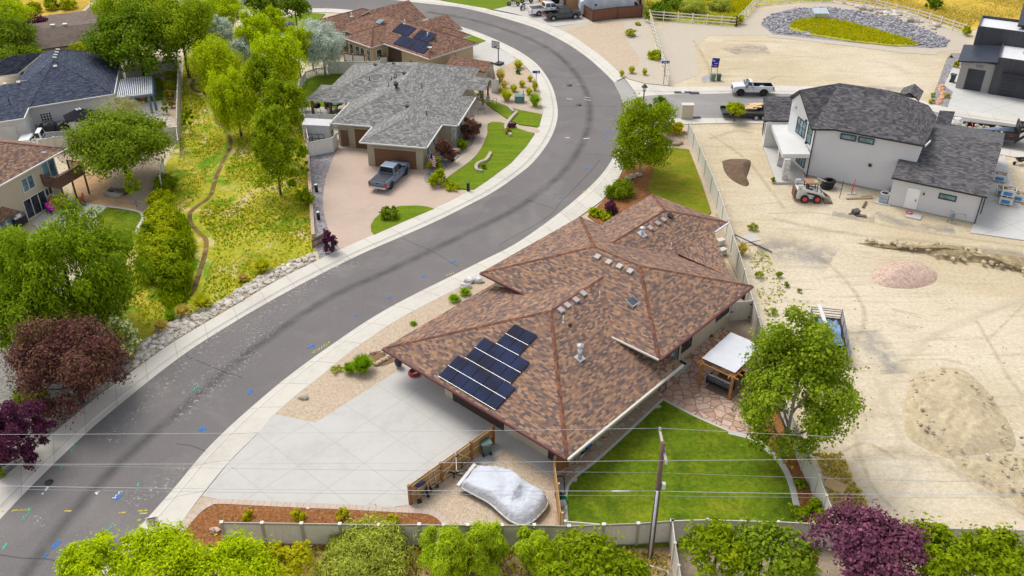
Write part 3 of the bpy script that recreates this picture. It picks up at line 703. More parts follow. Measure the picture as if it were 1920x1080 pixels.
def panel_door(par,name,c,w,h,rz,mat,trim=None,d=.05,tw=.1,handle=None):
 mb=MB();mb.obox((c[0]+math.cos(rz)*d/2,c[1]+math.sin(rz)*d/2,c[2]+h/2),(d,w,h),rz)
 o=obj(name,mb,mat,par)
 nx,ny=math.cos(rz),math.sin(rz);tx,ty=-ny,nx
 if trim:
  tb=MB()
  for s in (-1,1):tb.obox((c[0]+tx*s*(w/2+tw/2)+nx*.04,c[1]+ty*s*(w/2+tw/2)+ny*.04,c[2]+h/2),(.08,tw,h),rz)
  tb.obox((c[0]+nx*.04,c[1]+ny*.04,c[2]+h+tw/2),(.08,w+2*tw,tw),rz)
  obj('trim',tb,trim,o)
 if handle:
  hb=MB();q=(c[0]+tx*handle*w*.4+nx*.09,c[1]+ty*handle*w*.4+ny*.09,c[2]+1.0)
  hb.obox(q,(.08,.08,.16),rz);obj('handle',hb,M['black'],o)
 return o
def gutter(par,lines,mat,w=.13,h=.13,name='gutter'):
 mb=MB()
 for a,b in lines:
  a,b=Vector(a),Vector(b);d=(b-a);rz=math.atan2(d.y,d.x)
  n=Vector((d.y,-d.x,0)).normalized()*(w/2+.012)
  c=(a+b)/2+n
  mb.obox((c.x,c.y,c.z-h/2+.01),(d.length,w,h),rz)
 return obj(name,mb,mat,par)
def roofpoint(u,v,surf):return surf(u,v)
def box_vent(par,u,v,z,slope_rz,pitch,mat,s=.32,h=.16):
 mb=MB()
 mb.obox((u,v,z+h/2),(s,s,h),slope_rz,ry=pitch);mb.obox((u,v,z+h+.02),(s*1.25,s*1.2,.05),slope_rz,ry=pitch)
 return obj('roof_vent',mb,mat,par)
def pipe_vent(par,u,v,z,h=.45,r=.05,mat=None,name='vent_pipe'):
 mb=MB();mb.tube([(u,v,z - .1),(u,v,z+h)],r,8);mb.lathe([(r*3,z - .03),(r*1.2,z+.09)],(u,v,0),8)
 return obj(name,mb,mat or M['white'],par)
# 1. the brown-roofed house in the middle
o1=gp(718,653,2.7);A1=R(-42.0)
H1=thing('house','big low house with mottled brown hip roof and eleven-odd solar panels above a concrete driveway','house',(o1.x,o1.y,0),A1)
H1['label'] = 'large single-storey house with mottled orange-brown hip roof, solar panels over the driveway side'
roof=MB();caps=[]
PIT=.333
zA=lambda d: 2.7+PIT*d
roof.face([(0,0,2.7),(17.5,0,2.7),(8.75,8.75,zA(8.75))])
roof.face([(17.5,0,2.7),(17.5,13.2,2.7),(15.4,13.2,zA(2.1)),(15.4,15.5,zA(2.1)),(8.75,15.5,zA(8.75)),(8.75,8.75,zA(8.75))])
roof.face([(0,12.6,2.7),(0,0,2.7),(8.75,8.75,zA(8.75)),(8.75,15.5,zA(8.75)),(1.5,15.5,zA(1.5)),(1.5,12.6,zA(1.5))])
for a_,b_ in (((0,0),(17.5,0)),((17.5,0),(17.5,13.2)),((17.5,13.2),(15.4,13.2)),((0,12.6),(0,0))):roof.face([(*a_,2.5),(*b_,2.5),(*b_,2.7),(*a_,2.7)],1)
roof.face([(0,0,2.5),(0,12.6,2.5),(1.5,12.6,2.5),(15.4,13.2,2.5),(17.5,13.2,2.5),(17.5,0,2.5)],1)
caps+=[((0,0,2.7),(8.75,8.75,zA(8.75))),((17.5,0,2.7),(8.75,8.75,zA(8.75))),((8.75,8.75,zA(8.75)),(8.75,15.5,zA(8.75)))]
hip(roof,-.3,17.0,10.8,23.7,4.2,PIT,.2,caps)
hip(roof,1.9,10.05,16.0,31.7,4.15,PIT,.2,caps)
roof.slab([(10.05,29.4,4.15),(15.0,23.7,4.2),(10.05,23.7,4.4)],.18,0,1)
R1=obj('roof',roof,[M['sh_brown'],M['dkred']],H1)
obj('ridge_cap',capstrips([c for c in caps]),M['sh_cap'],R1)
w=MB()
wbox(w,4.9,16.2,1.45,14,2.55);wbox(w,.7,6,3.5,11.5,2.5);wbox(w,.5,15.5,11.6,23.0,4.05);wbox(w,2.6,9.3,20,31.0,4.0)
obj('wall',w,M['cream'],H1)
panel_door(H1,'garage_door',(8.28,1.45,0),5.0,2.25,R(-90),M['gdoor_dk'],None)
fdoor=panel_door(H1,'door',(15.45,1.45,0),1.0,2.1,R(-90),M['dkbrown'],M['dkbrown'],handle=.9)
opening(H1,'sliding_door',(15.5,15.0,.15),1.9,2.05,0,M['dkbrown'],M['glass_b'],.09,.06,1,'sliding_door')
opening(H1,'window',(15.5,17.1,.9),1.3,1.25,0,M['dkbrown'],M['glass'],.07,.06,1)
opening(H1,'window',(15.5,22.3,1.3),1.9,.8,0,M['dkbrown'],M['glass'],.07,.06,1)
opening(H1,'window',(15.5,13.1,1.0),1.0,1.2,0,M['dkbrown'],M['glass'],.07,.06,1)
gutter(R1,[((0,0,2.7),(17.5,0,2.7))],M['dkred'])
gutter(R1,[((17.0,10.8,4.2),(17.0,23.7,4.2))],M['dkred'])
gutter(R1,[((-.3,10.8,4.2),(5,10.8,4.2))],M['dkred'])
gutter(R1,[((17.5,0,2.7),(17.5,13.2,2.7))],M['offwhite'],.16,.16)
gutter(R1,[((10.05,29.4,4.15),(10.05,31.7,4.15))],M['white'])
gutter(R1,[((12.6,10.8,4.22),(17.0,10.8,4.22))],M['offwhite'],.12,.12)
def sA(u,v):return 2.7+PIT*v
def l1(px,py):
 """pixel -> house-1 frame on the garage slope"""
 z=3.6
 for _ in range(12):
  p=gp(px,py,z);d=Vector((p.x-o1.x,p.y-o1.y));v=-math.sin(A1)*d.x+math.cos(A1)*d.y
  z=sA(0,v)
 return (math.cos(A1)*d.x+math.sin(A1)*d.y,v)
def pv_block(par,u0,v0,nu,nv,pw,ph,surf,pit,gap=.02):
 for j in range(nv):
  for i in range(nu):
   mb=MB();a,b=u0+i*pw,v0+j*ph
   c=[(a+gap,b+gap),(a+pw-gap,b+gap),(a+pw-gap,b+ph-gap),(a+gap,b+ph-gap)]
   mb.slab([(x,y,surf(x,y)+.14) for x,y in c],.045,0,1)
   obj('solar_panel',mb,[M['pv'],M['black']],par)
 mb=MB()
 for j in range(nv+1):
  y=v0+j*ph
  if j==nv: continue
  mb.obox((u0+nu*pw/2,y,surf(0,y)+.135),(nu*pw,.018,.03),0,rx=math.atan(pit))
 obj('mounting_rail',mb,M['galv'],par)
pv_block(R1,5.6,.24,5,2,1.104,1.03,sA,PIT)
pv_block(R1,6.18,2.38,4,2,1.10,1.02,sA,PIT)
pv_block(R1,7.3,4.45,2,2,1.09,1.0,sA,PIT)
def surf1(u,v):
 def hz(u0,u1,v0,v1,z):return z+PIT*max(0,min(u-u0,u1-u,v-v0,v1-v)) if u0<=u<=u1 and v0<=v<=v1 else -9
 return max(hz(0,17.5,0,20.5,2.7),hz(-.3,17,10.8,23.7,4.2),hz(1.9,10.05,16,31.7,4.15))
def at1(px,py):
 z=5
 for _ in range(25):
  p=gp(px,py,z);d=Vector((p.x-o1.x,p.y-o1.y))
  u,v=math.cos(A1)*d.x+math.sin(A1)*d.y,-math.sin(A1)*d.x+math.cos(A1)*d.y
  z=z*.5+.5*max(2.7,surf1(u,v))
 return u,v,surf1(u,v)
for px,py in ((1052,584),(1064,575),(1080,565),(1094,553)):box_vent(R1,*at1(px,py),0,.32,M['ventw'],.36)
for px,py in ((1120,484),(1141,494),(1161,502),(1181,511)):box_vent(R1,*at1(px,py),R(90),-.32,M['ventw'],.36)
for px,py in ((1219,430),(1233,421),(1244,414)):box_vent(R1,*at1(px,py),0,.32,M['vent'],.36)
box_vent(R1,*at1(1257,407),0,.32,M['black'],.4)
for px,py in ((1124,558),(1056,604),(1258,466)):pipe_vent(R1,*at1(px,py),.55,.045)
sk=MB();u,v,z=at1(1186,569);sk.obox((u,v,z+.1),(.72,.8,.22),0,ry=.32);sk.obox((u,v,z+.23),(.6,.68,.05),0,1,ry=.32)
obj('skylight',sk,[M['galv'],M['glass']],R1)
u,v,z=at1(1087,672);fl=MB();fl.tube([(u,v,z - .1),(u,v,z+.95)],.16,12);fl.lathe([(.16,z+.95),(.25,z+1.0),(.25,z+1.16),(.0,z+1.24)],(u,v,0),12);fl.obox((u,v,z+.04),(.6,.6,.05),0,ry=.32)
obj('flue',fl,M['galv'],R1)
u,v,z=at1(1204,440);fl=MB();fl.tube([(u,v,z - .1),(u,v,z+.5)],.15,12);fl.lathe([(.15,z+.5),(.22,z+.55),(.22,z+.7),(.0,z+.75)],(u,v,0),12);fl.obox((u,v,z+.05),(.75,.6,.06),0,ry=.32)
obj('flue',fl,M['galv'],R1)
u,v,z=at1(1069,611);hv=MB();hv.ico((u,v,z+.1),(.18,.18,.16),3,.05);obj('roof_vent',hv,M['black'],R1)
fr=MB();fr.obox((-.2,6.5,1.2),(.35,.35,2.4));obj('porch_post',fr,M['cream'],H1)
# 2. the grey-roofed house
o2=gp(674.7,266.4,3);A2=R(-11.2)
H2=thing('house','tan single-storey house with grey shingle hip roof and brown garage doors','house',(o2.x,o2.y,0),A2)
roof=MB();caps=[];w2=MB()
hip(roof,0,7.4,0,14,3.0,.4,.18,caps)
hip(roof,-5.0,7.36,4.45,25.4,3.0,.4,.18,caps)
hip(roof,0.3,9.17,6.5,15.4,3.0,.4,.18,caps)
hip(roof,-9.16,6,10.9,24.0,3.0,.4,.18,caps)
hip(roof,-10.45,-3.5,10.86,15.75,3.0,.4,.18,caps)
gable(roof,5.2,9.9,18.1,21.7,3.0,.5,'u',.18,w2)
R2=obj('roof',roof,[M['sh_grey'],M['white']],H2)
obj('ridge_cap',capstrips(caps,.32),M['sh_greycap'],R2)
wbox(w2,.6,6.8,.45,8,2.85);wbox(w2,-4.4,6.76,4.9,24.8,2.83);wbox(w2,5,8.6,7.0,14.8,2.81);wbox(w2,-5.6,-4,13.4,23.4,2.85)
obj('wall',w2,M['khaki'],H2)
panel_door(H2,'garage_door',(3.75,.45,0),4.7,2.25,R(-90),M['gdoor'],M['khaki'],tw=.16)
panel_door(H2,'garage_door',(-1.05,4.9,0),2.7,2.35,R(-90),M['gdoor'],M['khaki'],tw=.16)
panel_door(H2,'door',(-3.65,4.9,0),.95,2.1,R(-90),M['brown'],M['khaki'],handle=.9)
opening(H2,'window',(6.8,2.4,1.0),.9,1.3,0,M['white'],M['glass'],.07,.06,1)
opening(H2,'window',(6.8,5.0,1.0),.9,1.3,0,M['white'],M['glass'],.07,.06,1)
opening(H2,'window',(8.6,8.7,.8),1.3,1.5,0,M['white'],M['glass_b'],.07,.06,1,rows=2)
opening(H2,'window',(8.6,13.2,1.0),1.2,1.3,0,M['white'],M['glass_b'],.07,.06,1)
for b_ in ((8.3,8.72,6.92,7.5,0,2.6),(8.605,8.72,9.6,10.4,0,1.4)):st=MB();st.box(*b_);obj('stone_facing',st,M['stone'],H2)
gutter(R2,[((0,0,3),(7.4,0,3)),((7.4,0,3),(7.4,6.5,3)),((7.4,6.5,3),(9.17,6.5,3)),((9.17,6.5,3),(9.17,15.4,3)),((-5,4.45,3),(0,4.45,3)),((-5,10.86,3),(-5,4.45,3)),((0,4.45,3),(0,0,3))],M['white'],.12,.12)
for a,b in ((9.4,18.4),(9.4,21.3)):
 pm=MB();pm.obox((a,b,1.45),(.2,.2,2.9));pm.obox((a,b,2.8),(.3,.3,.12));po=obj('porch_post',pm,M['brown'],H2)
 sm_=MB();sm_.obox((a,b,.5),(.42,.42,.9));obj('stone_base',sm_,M['stone'],po)
bm_=MB();bm_.box(9.3,9.5,18.2,21.6,2.72,2.95);bm_.box(7,9.4,18.3,18.5,2.72,2.95);obj('porch_beam',bm_,M['brown'],H2)
for a in (-10.0,-7.7):
 pm=MB();pm.obox((a,11.3,1.42),(.28,.28,2.84));obj('porch_post',pm,M['brown'],H2)
pm=MB();pm.obox((-10.0,15.3,1.42),(.28,.28,2.84));obj('porch_post',pm,M['brown'],H2)
pw=MB();pw.box(-5.9,-5.6,11.6,15,0,2.8);obj('patio_screen',pw,M['brown'],H2)
stp=MB()
for r_,h_ in ((2.6,.18),(2.0,.36)):stp.lathe([(0,h_),(r_,h_),(r_,0)],(7.3,18.9,0),28)
obj('porch_step',stp,M['walkway'],H2)
rl=MB()
for p in (((9.2,16.6),(9.9,17.4)),((10.2,20.6),(10.6,20.9))):
 rl.tube([(*p[0],.2),(*p[0],1.0),(*p[1],.9),(*p[1],0)],.03,6)
obj('handrail',rl,M['black'],H2)
def at2(px,py,z=4.8):
 p=gp(px,py,z);d=Vector((p.x-o2.x,p.y-o2.y));u=math.cos(A2)*d.x+math.sin(A2)*d.y;v=-math.sin(A2)*d.x+math.cos(A2)*d.y
 def hz(u0,u1,v0,v1):return 3+.4*min(u-u0,u1-u,v-v0,v1-v) if u0<=u<=u1 and v0<=v<=v1 else -9
 for _ in range(20):
  zz_=max(2.9,hz(0,7.4,0,14),hz(-5,7.36,4.45,25.4),hz(.3,9.17,6.5,15.4),hz(-9.16,6,10.9,24),hz(-10.45,-3.5,10.86,15.75));z=(z+zz_)/2
  p=gp(px,py,z);d=Vector((p.x-o2.x,p.y-o2.y));u=math.cos(A2)*d.x+math.sin(A2)*d.y;v=-math.sin(A2)*d.x+math.cos(A2)*d.y
 return u,v,z
for px,py in ((704,123),(738,121),(771,117),(758,139),(742,157),(764,201)):box_vent(R2,*at2(px,py),0,.35,M['black'],.34)
tv=MB();u,v,z=at2(743,165);tv.lathe([(.14,z),(.14,z+.3),(.3,z+.35),(.3,z+.55),(.1,z+.65)],(u,v,0),10);obj('roof_vent',tv,M['black'],R2)
for px,py in ((734,150),(740,147),(743,145),(729,162),(693,150),(791,165),(800,215)):pipe_vent(R2,*at2(px,py),.5,.045,M['black'])
# 3. russet-roofed house with panels at the top
o3=gp(805,110.5,3);A3=R(46.2)
H3=thing('house','tan house with russet shingle roof, blue solar panels and a flag by its lawn','house',(o3.x,o3.y,0),A3)
roof=MB();caps=[];w3=MB()
hip(roof,0,9.2,0,21,3.0,.45,.18,caps)
hip(roof,-2.3,6.5,9.4,15.9,3.02,.45,.18,caps)
hip(roof,-4.1,9,18.2,24.4,3.0,.45,.18,caps)
gable(roof,4.0,12.2,6.4,13.0,3.0,.45,'u',.18,w3)
gable(roof,4.55,12.2,14.2,22.0,3.0,.5,'u',.18,w3)
hip(roof,5.0,11.2,3.5,9.0,2.95,.45,.18,caps)
R3=obj('roof',roof,[M['sh_red'],M['white']],H3)
obj('ridge_cap',capstrips(caps,.28),M['sh_cap'],R3)
wbox(w3,.55,8.6,.55,20.4,2.85);wbox(w3,-1.75,5,9.9,15.4,2.85);wbox(w3,-3.6,8.4,18.7,23.8,2.85);wbox(w3,4,11.8,6.8,12.6,2.85);wbox(w3,4,11.8,14.6,21.6,2.85)
obj('wall',w3,M['tan'],H3)
S3=lambda u,v: 3+.45*max(0,u)
for (u0_,v0_,nu,nv) in ((.7,1.6,1,1),):
 pass
def pv3(v0,v1,u0,u1):
 nu,nv=max(1,round((v1-v0)/1.05)),max(1,round((u1-u0)/1.7))
 for i in range(nu):
  for j in range(nv):
   a0,a1=v0+(v1-v0)*i/nu+.02,v0+(v1-v0)*(i+1)/nu - .02
   b0,b1=u0+(u1-u0)*j/nv+.02,u0+(u1-u0)*(j+1)/nv - .02
   mb=MB();mb.slab([(b0,a0,S3(b0,0)+.12),(b1,a0,S3(b1,0)+.12),(b1,a1,S3(b1,0)+.12),(b0,a1,S3(b0,0)+.12)],.045,0,1)
   obj('solar_panel',mb,[M['pv'],M['black']],R3)
pv3(1.6,7.9,.35,2.1);pv3(2.6,5.9,2.2,3.9);pv3(6.9,10.2,2.2,3.9)
sk=MB();sk.obox((2.6,13.2,4.65),(.9,1.0,.3),0,ry=-.42);obj('skylight',sk,M['glass_b'],R3)
for u,v in ((3.3,3.9),(4.1,9.6),(2.6,19.8)):pipe_vent(R3,u,v,3+.45*u,.55,.09)
gutter(R3,[((9.2,0,3),(0,0,3)),((0,0,3),(0,9.4,3)),((-2.3,9.4,3),(-2.3,15.9,3))][:1],M['white'],.12,.12)
gutter(R3,[((0,9.4,3),(0,0,3)),((0,9.4,3),(-2.3,9.4,3)),((-2.3,15.9,3),(-2.3,9.4,3))],M['white'],.12,.12)
for v in (10.7,12.1,13.2,14.6):opening(H3,'window',(-1.75,v,.6),.8,1.6,R(180),M['white'],M['glass'],.07,.06,0,rows=2)
opening(H3,'window',(-.6,9.9,.7),.9,1.5,R(-90),M['white'],M['glass'],.07,.06,0,rows=2)
opening(H3,'window',(.55,17.3,.4),.9,2.2,R(180),M['white'],M['glass'],.08,.06,0,rows=2)
dd=MB();dd.box(.5,.56,6.4,9.2,0,2.5);obj('patio_opening',dd,M['dkbrown'],H3)
cv=MB();cv.box(-6.8,-4.0,18.6,24.2,2.55,2.68);obj('patio_cover',cv,M['white'],H3)
for a in (18.9,23.9):
 pm=MB();pm.obox((-6.6,a,1.25),(.15,.15,2.55));obj('patio_post',pm,M['white'],H3)
mt=MB();mt.box(5.0,5.5,.35,.55,.9,1.8);mt.tube([(5.25,.45,1.8),(5.25,.45,3.0)],.04,6);obj('electric_meter',mt,M['galv'],H3)
sd=MB();sd.lathe([(0,0),(.25,.05),(.33,.16)],(1.2,1.2,3.9),12);sd.tube([(1.2,1.2,3.4),(1.2,1.2,3.95)],.03,6);obj('satellite_dish',sd,M['white'],R3)
os_=gp(876,134,2.1)
SH=thing('shed','small tan garden shed with russet gable roof between the two houses','shed',(gp(884,150).x,gp(884,150).y,0),R(-24))
rf=MB();ws=MB();gable(rf,-2.9,3.0,-1.7,1.7,2.1,.5,'u',.12,ws);ws.box(-2.55,2.65,-1.4,1.4,0,2.1)
obj('roof',rf,[M['sh_red'],M['dkbrown']],SH);obj('wall',ws,M['buff'],SH)
# 4. slate-blue roof on the left
pg=lambda x,y,z: tuple(gp(x,y,z))
def explicit_roof(faces,t=.16):
 mb=MB()
 for f in faces: mb.slab([pg(*p) for p in f],t,0,1)
 return mb
b4=gp(100,230)
H4=thing('house','pale stucco house with slate-blue hip roof beside a slatted patio cover','house')
ap,at_=(100,112,6.2),(105,93,6.25)
def onp(x,y,a,b,c):
 A_,B_,C_=(gp(*p) for p in (a,b,c));n_=(B_-A_).cross(C_-A_);e=Vector((0,0,CH));d=gp(x,y,0)-e
 return (x,y,(e+d*((A_-e).dot(n_)/d.dot(n_))).z)
_a,_b,_c=(213,176,3),(226,109,3),ap
k162=onp(162,96,_a,_b,_c);at_=onp(104,93,_a,_b,_c)
f4=[[(53,201.5,3),(213,176,3),ap],[(53,201.5,3),ap,(52,150,4.7),(0,160,4.0),(-60,178,3.4)],[(213,176,3),(226,109,3),k162,at_,ap],
      [ap,at_,(80,99,5.3),(30,152,3.9),(52,150,4.7)],[(53,201.5,3),(44,221.5,3),(0,168,5.0),(-30,165,5),(-60,178,3.4)],
      [(44,221.5,3),(-80,240,3),(-60,170,5.2),(0,168,5.0)],[(80,99,5.3),(24,104,5.6),(-60,135,4.2),(-60,150,3.4),(33,138,3.4)]]
R4=obj('roof',explicit_roof(f4),[M['sh_blue'],M['white']],H4)
lines=[(pg(*ap),pg(*at_)),(pg(53,201.5,3),pg(*ap)),(pg(213,176,3),pg(*ap)),(pg(*at_),pg(*k162)),(pg(*ap),pg(52,150,4.7)),(pg(24,104,5.6),pg(-60,135,4.2))]
obj('ridge_cap',capstrips(lines[:4],.26,.05),M['sh_blue'],R4)
w4=MB()
def wall_line(mb,pts,z1,z0=-.3,t=.25):
 P=[Vector((p[0],p[1],0)) for p in pts]
 for a,b in zip(P,P[1:]):
  d=b-a;c=(a+b)/2;n=Vector((-d.y,d.x,0)).normalized()*t/2
  mb.obox((c.x+n.x,c.y+n.y,(z0+z1)/2),(d.length,t,z1-z0),math.atan2(d.y,d.x))
e4=[gp(-90,242,3),gp(44,221.5,3),gp(53,201.5,3),gp(213,176,3),gp(226,109,3)]
ce=Vector((-62,108,0))
ins=[]
for i,p in enumerate(e4):
 ins.append((p.x*.985+ce.x*.015 - .15,p.y*.985+ce.y*.015+.45))
wall_line(w4,ins,2.85)
obj('wall',w4,M['grey_st'],H4)
gutter(R4,[(e4[0],e4[1]),(e4[1],e4[2]),(e4[2],e4[3]),(e4[3],e4[4])],M['white'],.12,.12)
a,b=Vector((*ins[2],0)),Vector((*ins[3],0));d4=(b-a).normalized();rz4=math.atan2(d4.y,d4.x)
p=a+d4*1.5;opening(H4,'window',(p.x,p.y,.55),1.25,1.3,rz4-R(90),M['white'],M['glass'],.12,.07,3,rows=4)
a,b=Vector((*ins[0],0)),Vector((*ins[1],0));d5=(b-a).normalized();rz5=math.atan2(d5.y,d5.x)
p=b-d5*1.8;panel_door(H4,'door',(p.x,p.y,0),1.1,2.05,rz5-R(90),M['white'],M['white'])
p=b-d5*4.2;panel_door(H4,'door',(p.x,p.y,0),1.6,2.05,rz5-R(90),M['white'],M['white'])
for (x,y,z) in ((109,95,6.1),(107,100,6.1),(105,105,6.1),(103,110,6.1)):q=gp(x,y,z);box_vent(R4,q.x,q.y,q.z,rz4,.2,M['ventw'],.36)
for (x,y,z) in ((86,128,5.4),(104,126,5.55),(35,156,4.45),(9,159,4.15)):q=gp(x,y,z);box_vent(R4,q.x,q.y,q.z,rz4-R(90),.3,M['ventw'],.34)
for (x,y,z) in ((77,141,4.9),(17,190,4.3)):q=gp(x,y,z);pipe_vent(R4,q.x,q.y,q.z,.5,.06,M['black'])
PC=thing('patio_cover','blue and white slatted patio cover on slate posts beside the blue roof','patio cover')
c_=[gp(214,184,2.6),gp(286,175,2.6),gp(285.5,141,2.6),gp(222,148,2.6)]
sl=MB();n_=19
for i in range(n_):
 t0,t1=i/n_,(i+.5)/n_
 A_,B_,C_,D_=c_[0].lerp(c_[1],t0),c_[0].lerp(c_[1],t1),c_[3].lerp(c_[2],t1),c_[3].lerp(c_[2],t0)
 sl.slab([A_,B_,C_,D_],.06)
obj('slats',sl,plain('pale_slats',(.62,.64,.72),.5),PC)
M['slate']=plain('slate_paint',(.115,.16,.225),.5)
bmn=MB()
for a,b in ((c_[0],c_[1]),(c_[3],c_[2]),(c_[1],c_[2])):
 a,b=a-Vector((0,0,.2)),b-Vector((0,0,.2));d=b-a
 bmn.obox((a+b)/2,(d.length,.12,.24),math.atan2(d.y,d.x))
obj('beam',bmn,M['slate'],PC)
for t in ((c_[1].lerp(c_[0],.12)),c_[2].lerp(c_[1],.12),c_[1].lerp(c_[2],.1)):
 pm=MB();pm.obox((t.x,t.y,1.2),(.22,.22,2.4));obj('post',pm,M['slate'],PC)
GZ=thing('gazebo','dark-topped hexagonal gazebo against the pale wall behind the leafy tree','gazebo',(gp(158,246).x,gp(158,246).y,0))
gm=MB();gm.lathe([(2.0,2.0),(.35,2.75)],(0,0,0),6);gm.lathe([(2.0,1.9),(2.0,2.0)],(0,0,0),6);obj('canopy',gm,plain('dark_canvas',(.02,.02,.025),.95,spec=.05),GZ)
gt=MB()
for k in range(4):gt.ico((.25*math.cos(k*1.57),.25*math.sin(k*1.57),2.78),(.16,.16,.06),k,.02)
obj('roof_cap',gt,M['white'],GZ)
for k in range(6):
 pm=MB();pm.obox((1.8*math.cos(k*math.pi/3),1.8*math.sin(k*math.pi/3),1),(.1,.1,2));obj('post',pm,M['black'],GZ)
gc=MB();gc.lathe([(1.75,0),(1.75,1.8)],(0,0,0),6);obj('curtain',gc,M['white'],GZ)
# 5. two-storey tan house, left edge
H5=thing('house','two-storey cream house with brown roof and a wooden balcony, at the left edge','house')
E0,E1=gp(-40,369,4.9),gp(125,278,4.9)
D5=(E1-E0).normalized();N5=Vector((-D5.y,D5.x,0));rz5=math.atan2(D5.y,D5.x);n5=rz5-R(90)
def q5(s,t,z=0):
 p=E0+D5*s+N5*t;return (p.x,p.y,z)
LE=(E1-E0).length
rf=MB()
rf.slab([q5(0,0,4.9),q5(LE,0,4.9),q5(LE-4.4,4.4,6.9),q5(0,4.4,6.9)],.18,0,1)
rf.slab([q5(LE,0,4.9),q5(LE,8.8,4.9),q5(LE-4.4,4.4,6.9)],.18,0,1)
rf.slab([q5(LE,8.8,4.9),q5(0,8.8,4.9),q5(0,4.4,6.9),q5(LE-4.4,4.4,6.9)],.18,0,1)
R5=obj('roof',rf,[M['sh_brown'],M['white']],H5)
obj('ridge_cap',capstrips([(q5(LE,0,4.9),q5(LE-4.4,4.4,6.9)),(q5(LE,8.8,4.9),q5(LE-4.4,4.4,6.9)),(q5(0,4.4,6.9),q5(LE-4.4,4.4,6.9))]),M['sh_cap'],R5)
w5=MB();p=q5((LE - .6)/2-2,4.4,2.2);w5.obox((p[0],p[1],2.25),(LE - .6+4-2.2,7.9,5.1),rz5)
p=q5(LE-1.2,5.4,2.2);w5.obox((p[0],p[1],2.25),(2.2,6.0,5.1),rz5)
obj('wall',w5,M['buff'],H5)
gutter(R5,[(q5(0,0,4.9),q5(LE,0,4.9))],M['white'],.13,.13)
def sx(px,py,z):
 p=gp(px,py,z)-E0;return p.dot(D5)
s1=sx(22,352,3);opening(H5,'window',q5(sx(20,345,3.0),.43,2.75),1.5,1.35,n5,M['white'],M['glass_b'],.09,.07,1)
opening(H5,'window',q5(sx(78,325,3.0),.43,2.62),1.75,2.05,n5,M['white'],M['glass_b'],.1,.07,1,part='balcony_door')
opening(H5,'window',q5(sx(57,385,.8),.43,.05),2.9,2.0,n5,M['white'],M['glass'],.1,.07,2,part='patio_door')
opening(H5,'window',q5(sx(10,420,.8),.43,.5),1.7,1.3,n5,M['white'],M['glass_b'],.09,.07,1)
opening(H5,'window',q5(sx(97,361,1.5),.43,1.2),1.0,.8,n5,M['white'],M['glass'],.08,.07,1)
aw=MB();s_=sx(5,405,2.0);aw.slab([q5(s_-1.3,-.9,2.1),q5(s_+1.2,-.9,2.1),q5(s_+.6,.42,2.65),q5(s_-1.3,.42,2.65)],.1,0,1);obj('awning_roof',aw,[M['sh_red'],M['dkbrown']],H5)
cs=[gp(67,336,2.75),gp(106,341,2.75),gp(145,318,2.75)]
s0,s1=sx(66,345,2.4),sx(146,322,2.4);depth=-1.55
db=MB();db.slab([q5(s0,.4,2.6),q5(s1,.4,2.6),q5(s1,depth,2.6),q5(s0,depth,2.6)],.28)
BL=obj('balcony',db,M['brown'],H5)
rl=MB()
def rail(mb,a,b,z0,h,step=.13):
 a,b=Vector(a),Vector(b);d=b-a;n=int(d.length/step);rz=math.atan2(d.y,d.x)
 c=(a+b)/2
 mb.obox((c.x,c.y,z0+h),(d.length+.1,.12,.07),rz);mb.obox((c.x,c.y,z0+.1),(d.length,.07,.07),rz)
 for i in range(n+1):
  p=a.lerp(b,i/n);big=.12 if i in (0,n) else .05
  mb.obox((p.x,p.y,z0+h/2),(big,big*.8,h),rz)
rail(rl,q5(s0,.4),q5(s0,depth),2.6,.95);rail(rl,q5(s0,depth),q5(s1,depth),2.6,.95,.09);rail(rl,q5(s1,depth),q5(s1,.4),2.6,.95)
obj('railing',rl,M['brown'],BL)
for s_ in (s0+.3,(s0+s1)/2,s1 - .1):
 pm=MB();p=q5(s_,depth+.1,1.2);pm.obox((p[0],p[1],1.2),(.14,.14,2.4),rz5);obj('post',pm,M['brown'],BL)
q=gp(83,287,5.6);box_vent(R5,q.x,q.y,q.z - .1,rz5,.3,M['ventw'],.36)
# 6. far dull-brown roof, top left
H6=thing('house','distant house with dull brown roof behind the slate-blue one','house')
f6=[[(50,96,3),(175,79,3),(186,42,4.6),(40,57,4.6)],[(40,57,4.6),(186,42,4.6),(184,18,3.2),(34,36,3.2)],[(90,28,4.2),(160,20,4.2),(176,6,4.2),(184,30,4.0),(150,48,4.5),(92,52,4.4)]]
R6=obj('roof',explicit_roof(f6),[M['sh_dull'],M['dkbrown']],H6)
w6=MB();e6=[gp(48,92,3),gp(170,76,3),gp(180,42,3)];wall_line(w6,[(p.x,p.y+.4) for p in e6],2.85);obj('wall',w6,M['buff'],H6)
for (x,y,z) in ((99,49,4.6),(122,47.5,4.6)):q=gp(x,y,z);box_vent(R6,q.x,q.y,q.z,0,0,M['white'],.5,.2)
